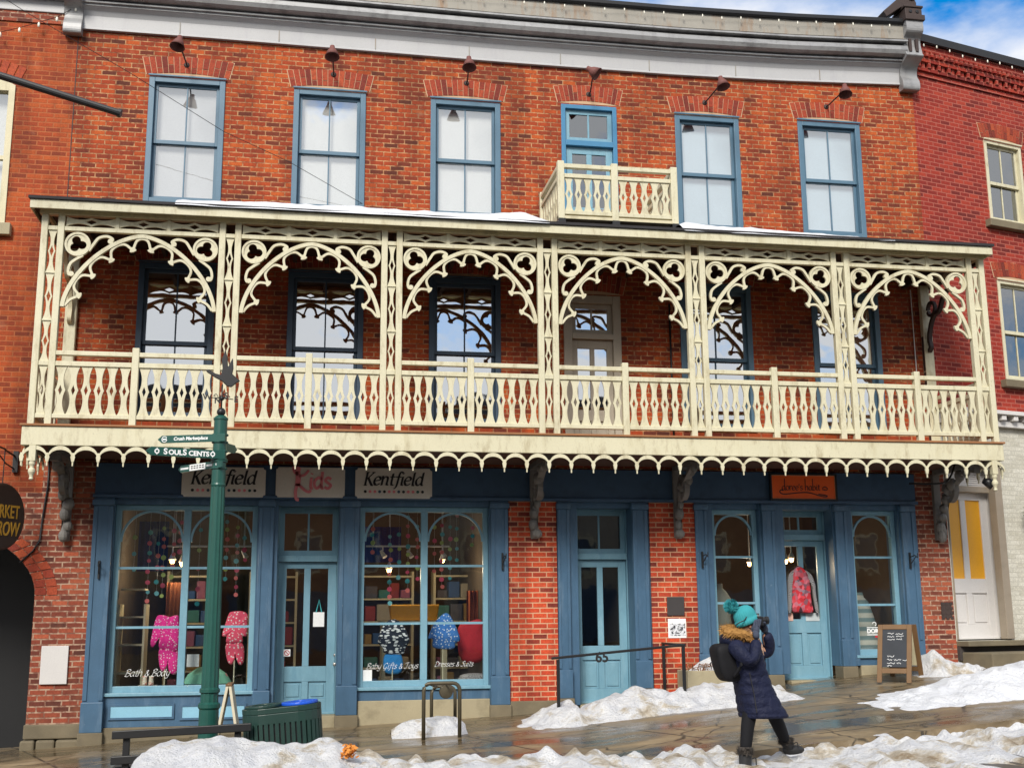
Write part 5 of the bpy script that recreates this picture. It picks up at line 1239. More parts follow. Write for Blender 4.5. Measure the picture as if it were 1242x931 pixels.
# plaque and poster on the brick pier
p, q = at(808.5, 723.5, -.04), at(830, 746, -.04); mb = MB(); mb.box(p.x, q.x, -.062, -.036, q.z, p.z); tag(mb.build('wall_plaque', paint('dark_bronze_plaque', (.045, .04, .04), .5), None, bev=.006), 'dark square metal plaque on the brick pier, above the poster', 'plaque')
p, q = at(810, 750, -.04), at(832.5, 773, -.04)
t = thing('poster', 'black and white photo poster on the brick pier, below the dark plaque', 'poster', ((p.x+q.x)/2, -.04, q.z)); mb = MB(); mb.box(p.x, q.x, -.044, -.036, q.z, p.z); mb.build('sheet', M_WINK, t)
def poster_mat():
    s = NT('printed_photograph'); s.color(s.ramp(s.noise(30, 6, .75), [(.44, (.01, .012, .02)), (.52, (.7, .72, .75))])); s.rough(.4); return s.m
mb = MB(); mb.box(p.x+.02, q.x-.015, -.047, -.0445, q.z+.03, p.z-.07); mb.build('printed_photo', poster_mat(), t)
# wooden chalkboard sign on the right
SY2 = -1.0
zg = zs(at(1085, 822, SY2).x, SY2); a0_, a1_ = at(1072, 822, SY2), at(1108, 825, SY2); zt_ = at(1083, 757, SY2).z; xm_ = (a0_.x+a1_.x)/2; hw = (a1_.x-a0_.x)/2+.01
CB_ = thing('chalkboard_sign', 'wooden framed chalkboard sandwich sign at the right end of the blue shopfront', 'sandwich board', (xm_, SY2, zg))
Hc = zt_-zg
def slant_T(sg): return lambda x, y, z: (xm_+x, SY2+sg*(-.30*(1-z/Hc))+(.0 if sg > 0 else .30)+y*sg, zg+z)
def fr(sg, withboard):
    T = slant_T(sg); mb = MB(); w = .068
    for x0, x1, z0, z1 in ((-hw, -hw+w, 0, Hc), (hw-w, hw, 0, Hc), (-hw+w, hw-w, Hc-w, Hc), (-hw+w, hw-w, .13, .13+w*1.0)):
        mb.strip([(x0, z0), (x0, z1)], [(x1, z0), (x1, z1)], -.02, .02, T=T)
    mb.build('frame', M_WOOD, CB_, bev=.004)
    mb = MB(); mb.strip([(-hw+w, .215), (-hw+w, Hc-w)], [(hw-w, .215), (hw-w, Hc-w)], -.008, .008, T=T); o = mb.build('board', M_BOARD if withboard else M_CREAMD, CB_)
    if withboard:
        mb = MB(); rr = random.Random(5)
        for z_, n_ in ((.80, 2), (.755, 2), (.71, 2), (.43, 1), (.37, 3), (.315, 2), (.27, 1)):
            x = -hw*.42
            for k in range(n_):
                ww = rr.uniform(.06, .11); P = [(x+ww*i/8, Hc*z_*1.05+rr.uniform(-.012, .012)) for i in range(9)]; mb.ribbon(P, .005, -.011, -.0085, T=T); x += ww+.025
        mb.build('chalk_writing', M_WINK, o)
fr(1, True); fr(-1, False); CB_.rotation_euler = (0, 0, RAD(-40))
# concrete planter box with dead stems
p, q = at(832, 812, -.55), at(905, 838, -.55); PX0, PX1 = p.x, at(915, 815, -.55).x; pz = at(860, 812.5, -.55).z
PLN = thing('planter', 'low concrete planter with dry stems and snow beside the middle brick pier', 'planter', ((PX0+PX1)/2, -.4, zs(PX0, -.5)))
mb = MB(); frame_h = lambda x0, x1, y0, y1, z0, z1, t: (mb.box(x0, x1, y0, y0+t, z0, z1), mb.box(x0, x1, y1-t, y1, z0, z1), mb.box(x0, x0+t, y0+t, y1-t, z0, z1), mb.box(x1-t, x1, y0+t, y1-t, z0, z1))
frame_h(PX0, PX1, -.62, -.12, zs(PX0, -.5)-.1, pz, .07); mb.build('trough', M_CONC, PLN, bev=.012)
mb = MB(); mb.box(PX0+.06, PX1-.06, -.56, -.18, pz-.12, pz-.06); mb.build('soil', M_DKBROWN, PLN)
mb = MB(); rr = random.Random(11)
for k in range(150):
    x, y = rr.uniform(PX0+.08, PX1-.1), rr.uniform(-.58, -.2); a = rr.uniform(0, 6.28); l_ = rr.uniform(.06, .16); mb.tube([(x, y, pz-.08), (x+cos(a)*l_*.6, y+sin(a)*l_*.5, pz-.04+l_*.9), (x+cos(a)*l_*1.4, y+sin(a)*l_, pz-.03+l_*.7)], .005, 4)
mb.build('dry_stems', paint('dry_straw', (.22, .09, .03), .9, .4), PLN)

# ================================================================== things in and on the shop windows
YI = .56
def dots_mat(name, base, spot, sc, thr=.33):
    s = NT(name); v = s.new('TexVoronoi'); v.inputs['Scale'].default_value = sc; s.link(s.pos(), v.inputs[0])
    s.color(s.mix(s.ramp(v.outputs['Distance'], [(thr-.03, (1, 1, 1)), (thr+.03, (0, 0, 0))]), base, spot)); s.rough(.9); return s.m
M_PJ1 = dots_mat('magenta_spotted_fabric', (.88, .03, .30), (.95, .7, .75), 30, .28); M_PJ2 = dots_mat('pink_spotted_fabric', (.90, .10, .18), (.95, .8, .78), 26, .30)
def zebra():
    s = NT('whale_print_fabric'); v = s.new('TexVoronoi'); v.inputs['Scale'].default_value = 1; m_ = s.new('Mapping'); m_.inputs['Scale'].default_value = (16, 16, 34); s.link(s.pos(), m_.inputs[0]); s.link(m_.outputs[0], v.inputs[0])
    s.color(s.mix(s.ramp(v.outputs['Distance'], [(.40, (1, 1, 1)), (.46, (0, 0, 0))]), (.02, .025, .04), (.85, .87, .88))); s.rough(.9); return s.m
M_ZEB = zebra(); M_BLUET = dots_mat('blue_whale_fabric', (.05, .22, .62), (.85, .9, .95), 26, .28); M_RED = paint('red_cloth', (.50, .02, .03), .9, .3); M_TEAL = dots_mat('green_umbrella_cloth', (.16, .42, .30), (.7, .15, .2), 5, .15); M_DENIM = paint('bright_blue_cloth', (.02, .22, .55), .9, .2)
FLO = None
def floral():
    s = NT('red_floral_fabric'); v = s.new('TexVoronoi'); v.inputs['Scale'].default_value = 17; s.link(s.pos(), v.inputs[0]); sp = s.new('SeparateColor'); s.link(v.outputs['Color'], sp.inputs[0])
    s.color(s.ramp(sp.outputs[0], [(0, (.03, .02, .03)), (.25, (.50, .02, .03)), (.5, (.65, .05, .07)), (.62, (.10, .09, .12)), (.8, (.75, .12, .16)), (1, (.22, .2, .25))])); s.rough(.9); return s.m
M_FLO = floral()
def checks():
    s = NT('checked_sleeve_fabric'); c_ = s.new('TexChecker'); c_.inputs['Scale'].default_value = 70; s.link(s.pos(), c_.inputs[0]); c_.inputs[1].default_value = (.03, .03, .035, 1); c_.inputs[2].default_value = (.45, .44, .44, 1); s.link(c_.outputs[0], s.b.inputs['Base Color']); s.rough(.9); return s.m
M_CHK = checks()
def garment(poly_px, y, mat, name, parent, th=.08):
    """soft, slightly puffed garment from its outline"""
    P = [at(px, py, y) for px, py in poly_px]; c_ = sum(P, V())/len(P)
    mb = MB(); Q = catmull([(p.x, p.z) for p in P], 4, closed=True)
    rings = []
    for k, (s_, d) in enumerate(((1.0, 0), (.94, -.45), (.78, -.8), (.5, -1), (.2, -1.08))):
        rings.append([mb.bm.verts.new((lerp(c_.x, p[0], s_), y+d*th/2+.006*sin(p[1]*60+p[0]*40), lerp(c_.z, p[1], s_))) for p in Q])
    back = [mb.bm.verts.new((lerp(c_.x, p[0], .8), y+th*.4, lerp(c_.z, p[1], .8))) for p in Q]
    n = len(Q)
    for q0, q1 in zip(rings, rings[1:]):
        for i in range(n): mb._f([q0[i], q0[(i+1) % n], q1[(i+1) % n], q1[i]])
    mb._f(rings[-1])
    for i in range(n): mb._f([rings[0][(i+1) % n], rings[0][i], back[i], back[(i+1) % n]])
    mb._f(back[::-1])
    return mb.build(name, mat, parent, smooth=True)
def rod(px, py0, py1, y, parent, name='stand'):
    a, b = at(px, py0, y), at(px, py1, y); mb = MB(); mb.tube([a, (a.x, y, b.z-.02)], .009, 6); mb.lathe((a.x, y, b.z-.03), [(.12, 0), (.12, .012), (.01, .02)], 16); mb.build(name, M_CREAM, parent)
Zp = lambda x, y: (120+x/3.724, 600+y/3.724)
def zp(L): return [Zp(*q) for q in L]
t = thing('pyjama_display', 'magenta spotted child pyjamas on a stand in the left shop window, left light', 'clothing', at(200, 835, YI))
garment(zp([(262, 548), (290, 542), (320, 550), (345, 543), (362, 560), (355, 700), (310, 700), (272, 690), (272, 640), (262, 600), (250, 680), (232, 676), (245, 600)]), YI, M_PJ1, 'top', t); garment(zp([(274, 690), (352, 690), (352, 800), (318, 800), (312, 730), (300, 790), (276, 785)]), YI+.02, M_PJ1, 'trousers', t); rod(200.5, 800, 838, YI, t)
t = thing('pyjama_display', 'pink polka dot child pyjamas on a stand in the left shop window, right light', 'clothing', at(285, 835, YI))
garment(zp([(588, 535), (610, 525), (650, 525), (672, 540), (672, 580), (668, 635), (650, 640), (645, 668), (578, 668), (576, 640), (556, 635), (570, 585)]), YI, M_PJ2, 'top', t); garment(zp([(576, 668), (648, 668), (655, 750), (632, 765), (616, 700), (606, 762), (580, 750)]), YI+.02, M_PJ2, 'trousers', t); rod(284.6, 790, 838, YI, t)
t = thing('umbrella', 'small green open child umbrella on the floor of the left shop window', 'umbrella', at(258, 835, YI+.1)); c = at(252, 815, YI+.25)
mb = MB(); n = 8; R = []
for rr_, hh in ((.02, .24), (.15, .22), (.28, .13), (.36, 0)):
    R.append([mb.bm.verts.new((c.x+rr_*(1 if k % 4 else .93)*cos(2*pi*k/32), c.y-.05+rr_*.7*sin(2*pi*k/32), c.z-.15+hh)) for k in range(32)])
for q0, q1 in zip(R, R[1:]):
    for k in range(32): mb._f([q0[k], q0[(k+1) % 32], q1[(k+1) % 32], q1[k]])
mb._f(R[0]); mb.build('canopy', M_TEAL, t)
mb = MB(); mb.tube([(c.x, c.y-.05, c.z+.12), (c.x, c.y-.05, c.z-.25)], .008, 6); mb.build('stick', M_BLACK, t)
Zq = lambda x, y: (420+x/3.726, 600+y/3.726)
def zq_(L): return [Zq(*q) for q in L]
t = thing('clothes_display', 'black and white printed child top over blue trousers on a window stand', 'clothing', at(476, 825, YI))
garment(zq_([(170, 585), (215, 560), (255, 585), (285, 650), (268, 690), (252, 720), (175, 715), (165, 690), (142, 660)]), YI, M_ZEB, 'top', t); garment(zq_([(175, 720), (248, 722), (248, 800), (175, 800)]), YI+.03, M_DENIM, 'trousers', t); rod(476, 800, 826, YI, t)
t = thing('clothes_display', 'blue printed child top on a stand in the right shop window', 'clothing', at(537, 825, YI))
garment(zq_([(400, 575), (450, 532), (485, 570), (515, 650), (495, 668), (482, 695), (395, 690), (390, 650), (370, 645)]), YI, M_BLUET, 'top', t); rod(537, 785, 826, YI, t)
t = thing('clothes_display', 'red clothes hanging behind the right shop window', 'clothing', at(570, 800, YI+.4)); garment(zq_([(505, 600), (560, 570), (620, 575), (625, 740), (520, 745)]), YI+.35, M_RED, 'garment', t, .2)
for lab, c_, ex, mt in (('grey folded clothes heap at the foot of the right shop window', (575, 822), (.26, .2, .09), M_CHK), ):
    p = at(*c_, YI+.1); mb = MB()
    for k in range(4): mb.ball((p.x+random.uniform(-.1, .1), p.y+random.uniform(-.05, .1), p.z-.08+k*.035), (ex[0]*random.uniform(.6, 1), ex[1], .05), 14, 8)
    tag(mb.build('folded_clothes', mt, None, smooth=True), lab, 'clothing')
# shelf, cloths and boxes further inside
t = thing('shelf_unit', 'pale wooden shelf unit inside the left shop window', 'shelf', at(150, 838, 1.0)); x0, x1 = at(144, 760, 1.0).x, at(178, 760, 1.0).x; zb_ = .30; mb = MB(); mb.box(x0, x0+.03, .8, 1.2, zb_, 1.75); mb.box(x1-.03, x1, .8, 1.2, zb_, 1.75)
for k in range(5): mb.box(x0+.03, x1-.03, .8, 1.2, zb_+.05+k*.40, zb_+.075+k*.40)
mb.build('shelf_frame', M_CREAMD, t)
for (px, py, y, sx, sz, mt, lab, nm) in ((186, 662, 1.2, .22, .75, paint('deep_blue_cloth', (.012, .03, .17), .9), 'dark blue cloth hanging behind the left light of the left shop window', 'hanging_cloth'),
                                  (460, 660, 1.2, .34, .55, paint('deep_blue_banner', (.01, .035, .22), .8), 'dark blue banner hanging at the top of the right shop window', 'banner'),
                                  (212, 730, 1.5, .13, .60, paint('rust_cloth', (.20, .06, .02), .9), 'rust coloured cloth hanging in the left shop window', 'hanging_cloth'),
                                  (575, 735, 1.5, .12, .5, paint('orange_cloth', (.30, .07, .02), .9), 'orange cloth hanging at the right end of the right shop window', 'hanging_cloth')):
    p = at(px, py, y); mb = MB(); N = 14; A = [(p.x-sx+2*sx*i/N, 0) for i in range(N+1)]
    f = [[mb.bm.verts.new((a[0], y+.03*sin(i*1.7)+o_, p.z+zz)) for i, a in enumerate(A)] for zz in (-sz/2, sz/2) for o_ in (0, .015)]
    for i in range(N): mb._f([f[0][i], f[0][i+1], f[2][i+1], f[2][i]]); mb._f([f[1][i+1], f[1][i], f[3][i], f[3][i+1]]); mb._f([f[2][i], f[2][i+1], f[3][i+1], f[3][i]])
    tag(mb.build(nm, mt, None), lab, 'cloth')
t = thing('toy_bin', 'mustard yellow storage bin on a shelf in the right shop window', 'bin', at(500, 745, 1.6)); p, q = at(472, 733, 1.6), at(532, 752, 1.6); mb = MB(); mb.hexa([(p.x+.04, 1.5, q.z), (q.x-.04, 1.5, q.z), (q.x-.04, 1.8, q.z), (p.x+.04, 1.8, q.z), (p.x, 1.48, p.z), (q.x, 1.48, p.z), (q.x, 1.82, p.z), (p.x, 1.82, p.z)]); mb.build('tub', paint('mustard_plastic', (.45, .22, .01), .5), t, bev=.02); mb = MB(); mb.box(p.x-.15, q.x+.15, 1.4, 1.9, q.z-.05, q.z-.004); mb.box(p.x-.12, p.x-.06, 1.45, 1.85, .22, q.z-.05); mb.box(q.x+.06, q.x+.12, 1.45, 1.85, .22, q.z-.05); mb.build('shelf_board', M_CREAMD, t)
STK = [(at(232, 760, 2.6).x, 2.7, .85, 'stock shelf with folded clothes at the back of the left shop window, middle'), (at(330, 760, 2.9).x, 3.0, .8, 'stock shelf with folded clothes seen through the left shop door'), (at(470, 760, 2.8).x, 2.9, .9, 'stock shelf with folded clothes behind the first light of the right shop window'), (at(555, 760, 2.6).x, 2.7, .8, 'stock shelf with folded clothes behind the second light of the right shop window')]
SC_ = [paint('stock_cloth%d' % i, c_, .9, .2) for i, c_ in enumerate([(.30, .05, .05), (.05, .12, .30), (.40, .36, .28), (.32, .20, .05), (.06, .22, .20), (.35, .12, .20), (.10, .10, .12)])]
rr = random.Random(21)
for x, y, w_, lab in STK:
    t = thing('stock_shelf', lab, 'shelf', (x, y, .22), 0, 'stock shelves in the shop'); mb = MB(); mb.box(x-w_/2, x-w_/2+.04, y, y+.4, .22, 2.3); mb.box(x+w_/2-.04, x+w_/2, y, y+.4, .22, 2.3)
    for k in range(6): mb.box(x-w_/2+.04, x+w_/2-.04, y, y+.4, .30+k*.38, .33+k*.38)
    mb.build('shelf_frame', M_CREAMD, t)
    for k in range(5):
        xx = x-w_/2+.07
        while xx < x+w_/2-.2:
            bw2 = rr.uniform(.12, .24); mb = MB(); mb.box(xx, min(xx+bw2, x+w_/2-.06), y+.03, y+.35, .331+k*.38, .331+k*.38+rr.uniform(.12, .30)); mb.build('folded_stack', rr.choice(SC_), t, bev=.02); xx += bw2+.02
# toy boots on a block, small cards
t = thing('toy_boots', 'pair of tiny patterned child boots on a white block in the left shop window', 'boots', at(181, 830, YI-.1)); p = at(179, 832, YI-.1); mb = MB(); mb.box(p.x-.13, p.x+.13, YI-.2, YI-.02, p.z-.03, p.z+.015); mb.build('block', M_WHITE, t)
for dx in (-.045, .045):
    mb = MB(); mb.lathe((p.x+dx, YI-.1, p.z+.016), [(.035, 0), (.037, .04), (.03, .10), (.032, .13)], 10); mb.ball((p.x+dx, YI-.14, p.z+.035), (.033, .055, .03)); mb.build('boot', dots_mat('boot_print%d' % (dx > 0), (.7, .62, .5), (.7, .05, .08), 30, .3), t, smooth=True)
# pendant lamps, track lights
for k, (px, py, w_) in enumerate(((209, 680, 0), (221, 683, 0), (472, 691, 0), (537, 680, 0), (953, 680, 1), (960, 678, 1), (909, 683, 1))):
    labs = ['left one of two warm lamps glowing in the left shop window', 'right one of two warm lamps glowing in the left shop window', 'warm bulb glowing in the left light of the right shop window', 'small warm lamp glowing in the right light of the right shop window', 'left one of two warm lamps glowing behind the glass of the right shop door', 'right one of two warm lamps glowing behind the glass of the right shop door', 'warm lamp glowing in the single window left of the orange sign door']
    y = 1.3 if k not in (4, 5) else .9; p = at(px, py, y); t = thing('pendant_lamp', labs[k], 'lamp', p, 0, 'lit lamps inside the shops')
    mb = MB(); mb.ball(p, (.035, .035, .05) if k != 3 else .028, 12, 8); mb.build('bulb', M_LAMP, t, smooth=True)
    pl = bpy.data.lights.new('bulb_light', 'POINT'); pl.energy = 9 if k not in (4, 5) else 4; pl.color = (1, .78, .52); pl.shadow_soft_size = .08; po = bpy.data.objects.new('bulb_light', pl); COL.objects.link(po); po.parent = t; po.location = (0, .12, -.10)
    mb = MB(); mb.lathe((p.x, p.y, p.z+.03), [(.055, -.01), (.03, .06), (.012, .09), (.008, ZFB+.09-p.z-.03)], 12); mb.build('shade', M_WHITE, t)
for px0, px1, py, lab in ((203, 305, 662, 'white track rail with spotlights across the left shop window'), (444, 545, 662, 'white track rail with spotlights across the right shop window')):
    y = 1.0; a, b = at(px0, py, y), at(px1, py, y); t = thing('track_light', lab, 'lamp', a); mb = MB(); mb.box(a.x, b.x, y-.015, y+.015, a.z-.012, a.z+.012); mb.box(a.x+.1, a.x+.12, y-.01, y+.01, a.z+.012, ZFB+.1); mb.box(b.x-.12, b.x-.1, y-.01, y+.01, a.z+.012, ZFB+.1); mb.build('rail', M_WHITE, t)
    for f_ in (.2, .52, .92):
        x = lerp(a.x, b.x, f_); mb = MB(); mb.tube([(x, y, a.z-.012), (x, y, a.z-.07)], .01, 6); mb.tube([(x-.03, y, a.z-.07), (x+.03, y-.05, a.z-.17)], [.022, .04], 10); mb.build('spotlight', M_WHITE, t)
# felt-dot garlands
DC = [paint('felt_pink', (.75, .09, .17), .9), paint('felt_teal', (.05, .38, .40), .9), paint('felt_lime', (.42, .50, .14), .9), paint('felt_coral', (.78, .18, .16), .9), paint('felt_aqua', (.20, .52, .55), .9)]
def garland(strings, lab):
    y = .55; p0 = at(strings[0][0], strings[0][1], y); t = thing('dot_garland', lab, 'garland', (p0.x, y, ZFB), 0, 'felt dot garlands in the shop windows')
    for (px, py0, py1, n) in strings:
        x = at(px, (py0+py1)/2, y).x; z0, z1 = at(px, py0, y).z, at(px, py1, y).z
        mb = MB(); mb.tube([(x, y+.012, ZFB+.08), (x, y+.012, z1)], .0018, 4); mb.build('thread', M_WHITE, t)
        for i in range(n):
            z = lerp(z0, z1, (i+random.uniform(-.15, .15))/max(1, n-1)); r = random.uniform(.027, .037); mb = MB(); mb.prism(arc(x+random.uniform(-.01, .01), z, r, 0, 2*pi*13/14, 13), y-.004, y+.004); mb.build('dot', random.choice(DC), t)
garland([(163, 650, 690, 3), (180, 645, 730, 8), (191, 660, 720, 5), (198, 640, 722, 8), (210, 645, 700, 5), (219, 632, 668, 4)], 'felt dot strings in the first light of the left shop window')
garland([(241, 640, 735, 5), (275, 632, 700, 7), (287, 640, 722, 9), (297, 650, 680, 3)], 'felt dot strings in the second light of the left shop window')
garland([(452, 640, 668, 4), (473, 650, 732, 10), (484, 650, 700, 4), (495, 628, 716, 9), (506, 640, 702, 6)], 'felt dot strings in the first light of the right shop window')
garland([(527, 640, 690, 4), (536, 636, 712, 8), (546, 640, 702, 6), (554, 625, 680, 5), (573, 640, 662, 3)], 'felt dot strings in the second light of the right shop window')
# window script, notices
def script(parent, text, px, py, hpx, wpx, y=YF+.011):
    p = at(px, py, y); h = hpx*17/FPX; tw = wlen(text, h); mb = MB(); W = wpx*17.2/FPX
    h = W/wlen(text, 1); write(mb, text, p.x, p.z, h, y-.001, pen=.13, nib=.6, slant=.35, thick=.002); return mb.build('lettering', M_WINK, parent)
script(w1, 'Bath & Body', 151, 820, 6, 50); script(w2, 'Baby Gifts & Toys', 444, 811, 6, 62); script(w2, 'Dresses & Suits', 527, 808, 6, 47)
p = at(1051.5, 765, YF+.011); font_mesh("DOREE'S", .088, 'lettering', M_WINK, w4, facing((p.x, YF+.009, p.z), 0), .004, 0, 'LEFT')
mb = MB()
for dz in (.055, -.055): mb.box(p.x, p.x+.34, YF+.006, YF+.010, p.z+dz-.006, p.z+dz+.006)
mb.ribbon(arc(p.x+.13, p.z+.11, .03, -1.2, 3.0, 10), .010, YF+.006, YF+.010); mb.build('lettering', M_WINK, w4)
mb = MB(); mb.box(p.x+.13, p.x+.20, YF+.005, YF+.0065, p.z-.10, p.z-.07); mb.build('lettering', M_RED, w4)
def notice(px0, py0, px1, py1, y, lab, mat=M_WINK, ribbon=False, nm='paper_notice'):
    p, q = at(px0, py0, y), at(px1, py1, y); t = thing(nm, lab, 'notice', ((p.x+q.x)/2, y, q.z)); mb = MB(); mb.box(p.x, q.x, y-.004, y, q.z, p.z); mb.build('sheet', mat, t)
    if ribbon:
        xm = (p.x+q.x)/2; mb = MB(); mb.ribbon([(p.x+.04, p.z-.0), (xm, p.z+.18), (q.x-.04, p.z-.0)], .016, y-.008, y-.0045); mb.build('ribbon', DC[1], t)
    return t
yg = YD+.03-.004
notice(380, 742, 393, 759.5, yg, 'white paper notice hung by a teal ribbon on the left shop door', ribbon=True)
t = notice(344, 787, 352, 795.5, yg, 'small red and white no entry sticker on the left shop door'); p = at(348, 791.3, yg); mb = MB(); mb.ribbon(arc(p.x, p.z, .035, 0, 2*pi*.98, 16), .009, yg-.007, yg-.0045); mb.ribbon([(p.x-.025, p.z+.025), (p.x+.025, p.z-.025)], .009, yg-.0075, yg-.0046); mb.build('no_entry_ring', M_RED, t)
notice(950, 743, 962, 752.5, yg, 'pale pink card at the foot of the right shop door glass, left one', paint('pink_card', (.75, .45, .36), .7)); notice(977, 743, 994, 752.5, yg, 'pale grey card at the foot of the right shop door glass, right one', paint('grey_card', (.5, .55, .56), .7))
notice(440, 812, 451, 826, YF+.008, 'small white card in the lower left corner of the right shop window')
notice(227, 793, 241, 808, .5, 'small white price card standing behind the green signpost in the left shop window')
# floral shirt on the right-hand door
ys = YD-.045; Zr = lambda L: [(840+x/4.05, 600+y/4.05) for x, y in L]
t = thing('hanging_shirt', 'red floral shirt with checked sleeves hung on the right shop door', 'clothing', at(972, 683, ys))
garment(Zr([(500, 362), (522, 350), (545, 362), (568, 395), (578, 440), (584, 520), (592, 577), (545, 579), (490, 572), (488, 500), (486, 440), (490, 395)]), ys, M_FLO, 'body', t, .07)
garment(Zr([(500, 364), (488, 392), (488, 480), (486, 540), (484, 578), (468, 576), (466, 480), (468, 400)]), ys+.01, M_CHK, 'sleeve', t, .05); garment(Zr([(548, 366), (580, 388), (600, 430), (608, 500), (620, 575), (606, 577), (592, 500), (580, 420)]), ys+.01, M_CHK, 'sleeve', t, .05)
p = at(967.5, 686, ys); mb = MB(); mb.tube([(p.x-.16, ys-.0, p.z-.07), (p.x, ys, p.z), (p.x+.16, ys, p.z-.07)], .008, 6); mb.tube([(p.x, ys, p.z), (p.x, ys, p.z+.05), (p.x+.02, ys+.01, p.z+.075), (p.x+.0, ys+.02, p.z+.09)], .005, 6); mb.build('hanger', M_BLACK, t)
# mannequins in the right shop
M_PALE = paint('pale_cloth', (.34, .33, .27), .9, .2)
for lab, px, py, mt, prof in (('pale draped mannequin in the window left of the right shop door', 876, 790, M_PALE, [(.15, 0), (.22, .3), (.16, .7), (.2, .95), (.1, 1.1), (.05, 1.15), (.05, 1.22)]), ('white striped poncho on a mannequin in the window right of the shop door', 1047, 790, None, [(.36, 0), (.3, .3), (.22, .7), (.14, .95), (.07, 1.02), (.05, 1.1)])):
    if mt is None:
        s = NT('striped_poncho'); wv = s.new('TexWave'); wv.bands_direction = 'Z'; wv.inputs['Scale'].default_value = 2.2; s.link(s.pos(), wv.inputs[0]); s.color(s.ramp(wv.outputs[0], [(.3, (.22, .30, .30)), (.6, (.62, .60, .52))])); s.rough(.95); mt = s.m
    p = at(px, py, .85); mb = MB(); mb.lathe((p.x, .85, p.z-.15), prof, 20, sy=.7); tag(mb.build('mannequin', mt, None, smooth=True), lab, 'mannequin')

# ================================================================== hanging basket, cables, lamps, strings of lights
u, z = onright(1238, 622); c = RB.matrix_basis @ V((0, 0, 0)); c = RB_O+V((cos(RB_A)*u, sin(RB_A)*u, 0))+V((sin(RB_A), -cos(RB_A), 0))*.32; c.z = z
HB = thing('hanging_basket', 'dry evergreen hanging basket on the white brick wall at the right edge', 'hanging basket', c); mb = MB(); rr = random.Random(4)
for k in range(260):
    d = V((rr.gauss(0, 1), rr.gauss(0, 1), rr.gauss(-.1, .8))).normalized(); l_ = rr.uniform(.08, .26); s_ = d.orthogonal().normalized()*.012; b_ = c+d*l_*.4; e = c+d*l_; mb.quad(b_-s_, b_+s_, e+s_*.3, e-s_*.3)
mb.build('evergreen_sprigs', paint('dry_evergreen', (.055, .065, .025), .9, .5), HB)
mb = MB(); mb.lathe((c.x, c.y, c.z-.12), [(.03, 0), (.13, .05), (.17, .13), (.15, .13)], 14); mb.build('bowl', M_DKBROWN, HB); mb = MB(); mb.tube(catmull([tuple(c+V((-.02, 0, .0))), tuple(c+V((-.06, 0, .25))), tuple(c+V((.02, .06, .42))), tuple(c+V((.12, .3, .42)))], 5), .012, 6); mb.build('hook', M_BLACK, HB)
mb = MB(); kk = [(60, 556), (58, 590), (52, 625), (48, 655), (40, 668), (24, 682)]; mb.tube([at(*q, -.035) for q in kk], .014, 6); tag(mb.build('cable', M_BLACK, None, smooth=True), 'black cable running down the old brick beside the left carved bracket', 'cable')
x = at(812, 400).x; mb = MB(); mb.tube([(x, -.03, 4.02), (x, -.03, 6.4)], .016, 8); tag(mb.build('conduit', M_BLACK, None, smooth=True), 'thin black conduit on the brick wall right of the balcony door', 'conduit')
x = at(1107, 400).x; mb = MB(); mb.tube([(x, -.02, 4.02), (x, -.02, 6.8)], .009, 6); tag(mb.build('cable', M_WHITE, None), 'thin pale cable on the brick at the right end of the balcony', 'cable')
p = at(1200, 587, -1.4); t = thing('flood_light', 'black flood light hanging on a cable under the right corner of the balcony', 'lamp', p)
mb = MB(); mb.tube([tuple(p+V((-.09, 0, .06))), tuple(p+V((.03, -.03, -.01)))], [.05, .085], 14); mb.build('lamp_head', M_BLACK, t, smooth=True)
mb = MB(); mb.tube(catmull([tuple(p+V((.07, .02, .0))), tuple(p+V((.14, .02, .15))), tuple(p+V((.10, .05, .35))), (p.x+.05, -1.2, 3.77)], 6), .014, 6); mb.build('cable', M_BLACK, t, smooth=True); mb = MB(); mb.tube(catmull([(p.x-.3, -1.0, 3.76), (p.x-.45, -1.1, 3.55), (p.x-.6, -1.1, 3.45), (p.x-.85, -.6, 3.5)], 6), .016, 6); mb.build('supply_cord', M_BLACK, t, smooth=True)
mb = MB(); mb.tube([at(-70, -35, -2.5), at(8, 0, -2.5), at(30, 14, -2.2), at(160, 90, -1.6), at(272, 160, -1.0), at(350, 196, -.6), at(441, 248, -.01)], .0045, 5); tag(mb.build('overhead_wire', M_BLACK, None), 'thin black wire sagging from the top left corner across the upper windows', 'wire')
# street pole arm reaching in from the left
a, b = at(-60, 73, -3.2), at(147, 138, -3.2); t = thing('street_pole', 'black steel arm of a street pole reaching in at the top left', 'pole', (a.x, -3.2, zs(-6, -3.2)))
mb = MB(); d = (b-a); mb.tube([a-d*.35, b-d*.02, b-d*.02, b], [.05, .044, .054, .054], 12); mb.build('arm', M_BLACK, t); pb = a-d*.35; mb = MB(); mb.tube([(pb.x, -3.2, zs(-6, -3.2)-.1), (pb.x, -3.2, pb.z+.3)], .08, 12); mb.build('pole', M_BLACK, t)
t = thing('light_string', 'string of small frosted bulbs hung along the zinc cornice', 'light string', (3, -.38, 11.3)); pts = []
for k in range(34):
    x = lerp(at(300, 20, -.3).x, cx1, k/33) if k else at(115, 7, -.38).x; z = interp(cz, x)+.93-.02*(k % 2); pts.append((x, -.39, z)); mb = MB(); mb.lathe((x, -.39, z-.075), [(.003, .01), (.011, .02), (.012, .045), (.007, .065)], 8); mb.build('bulb', M_BULB, t, smooth=True)
mb = MB(); mb.tube(pts, .004, 4); mb.build('wire', M_BLACK, t)
t = thing('light_string', 'string of small frosted bulbs under the roof edge of the deep red building', 'light string', RB_O+V((0, 0, rtop))); pts = []
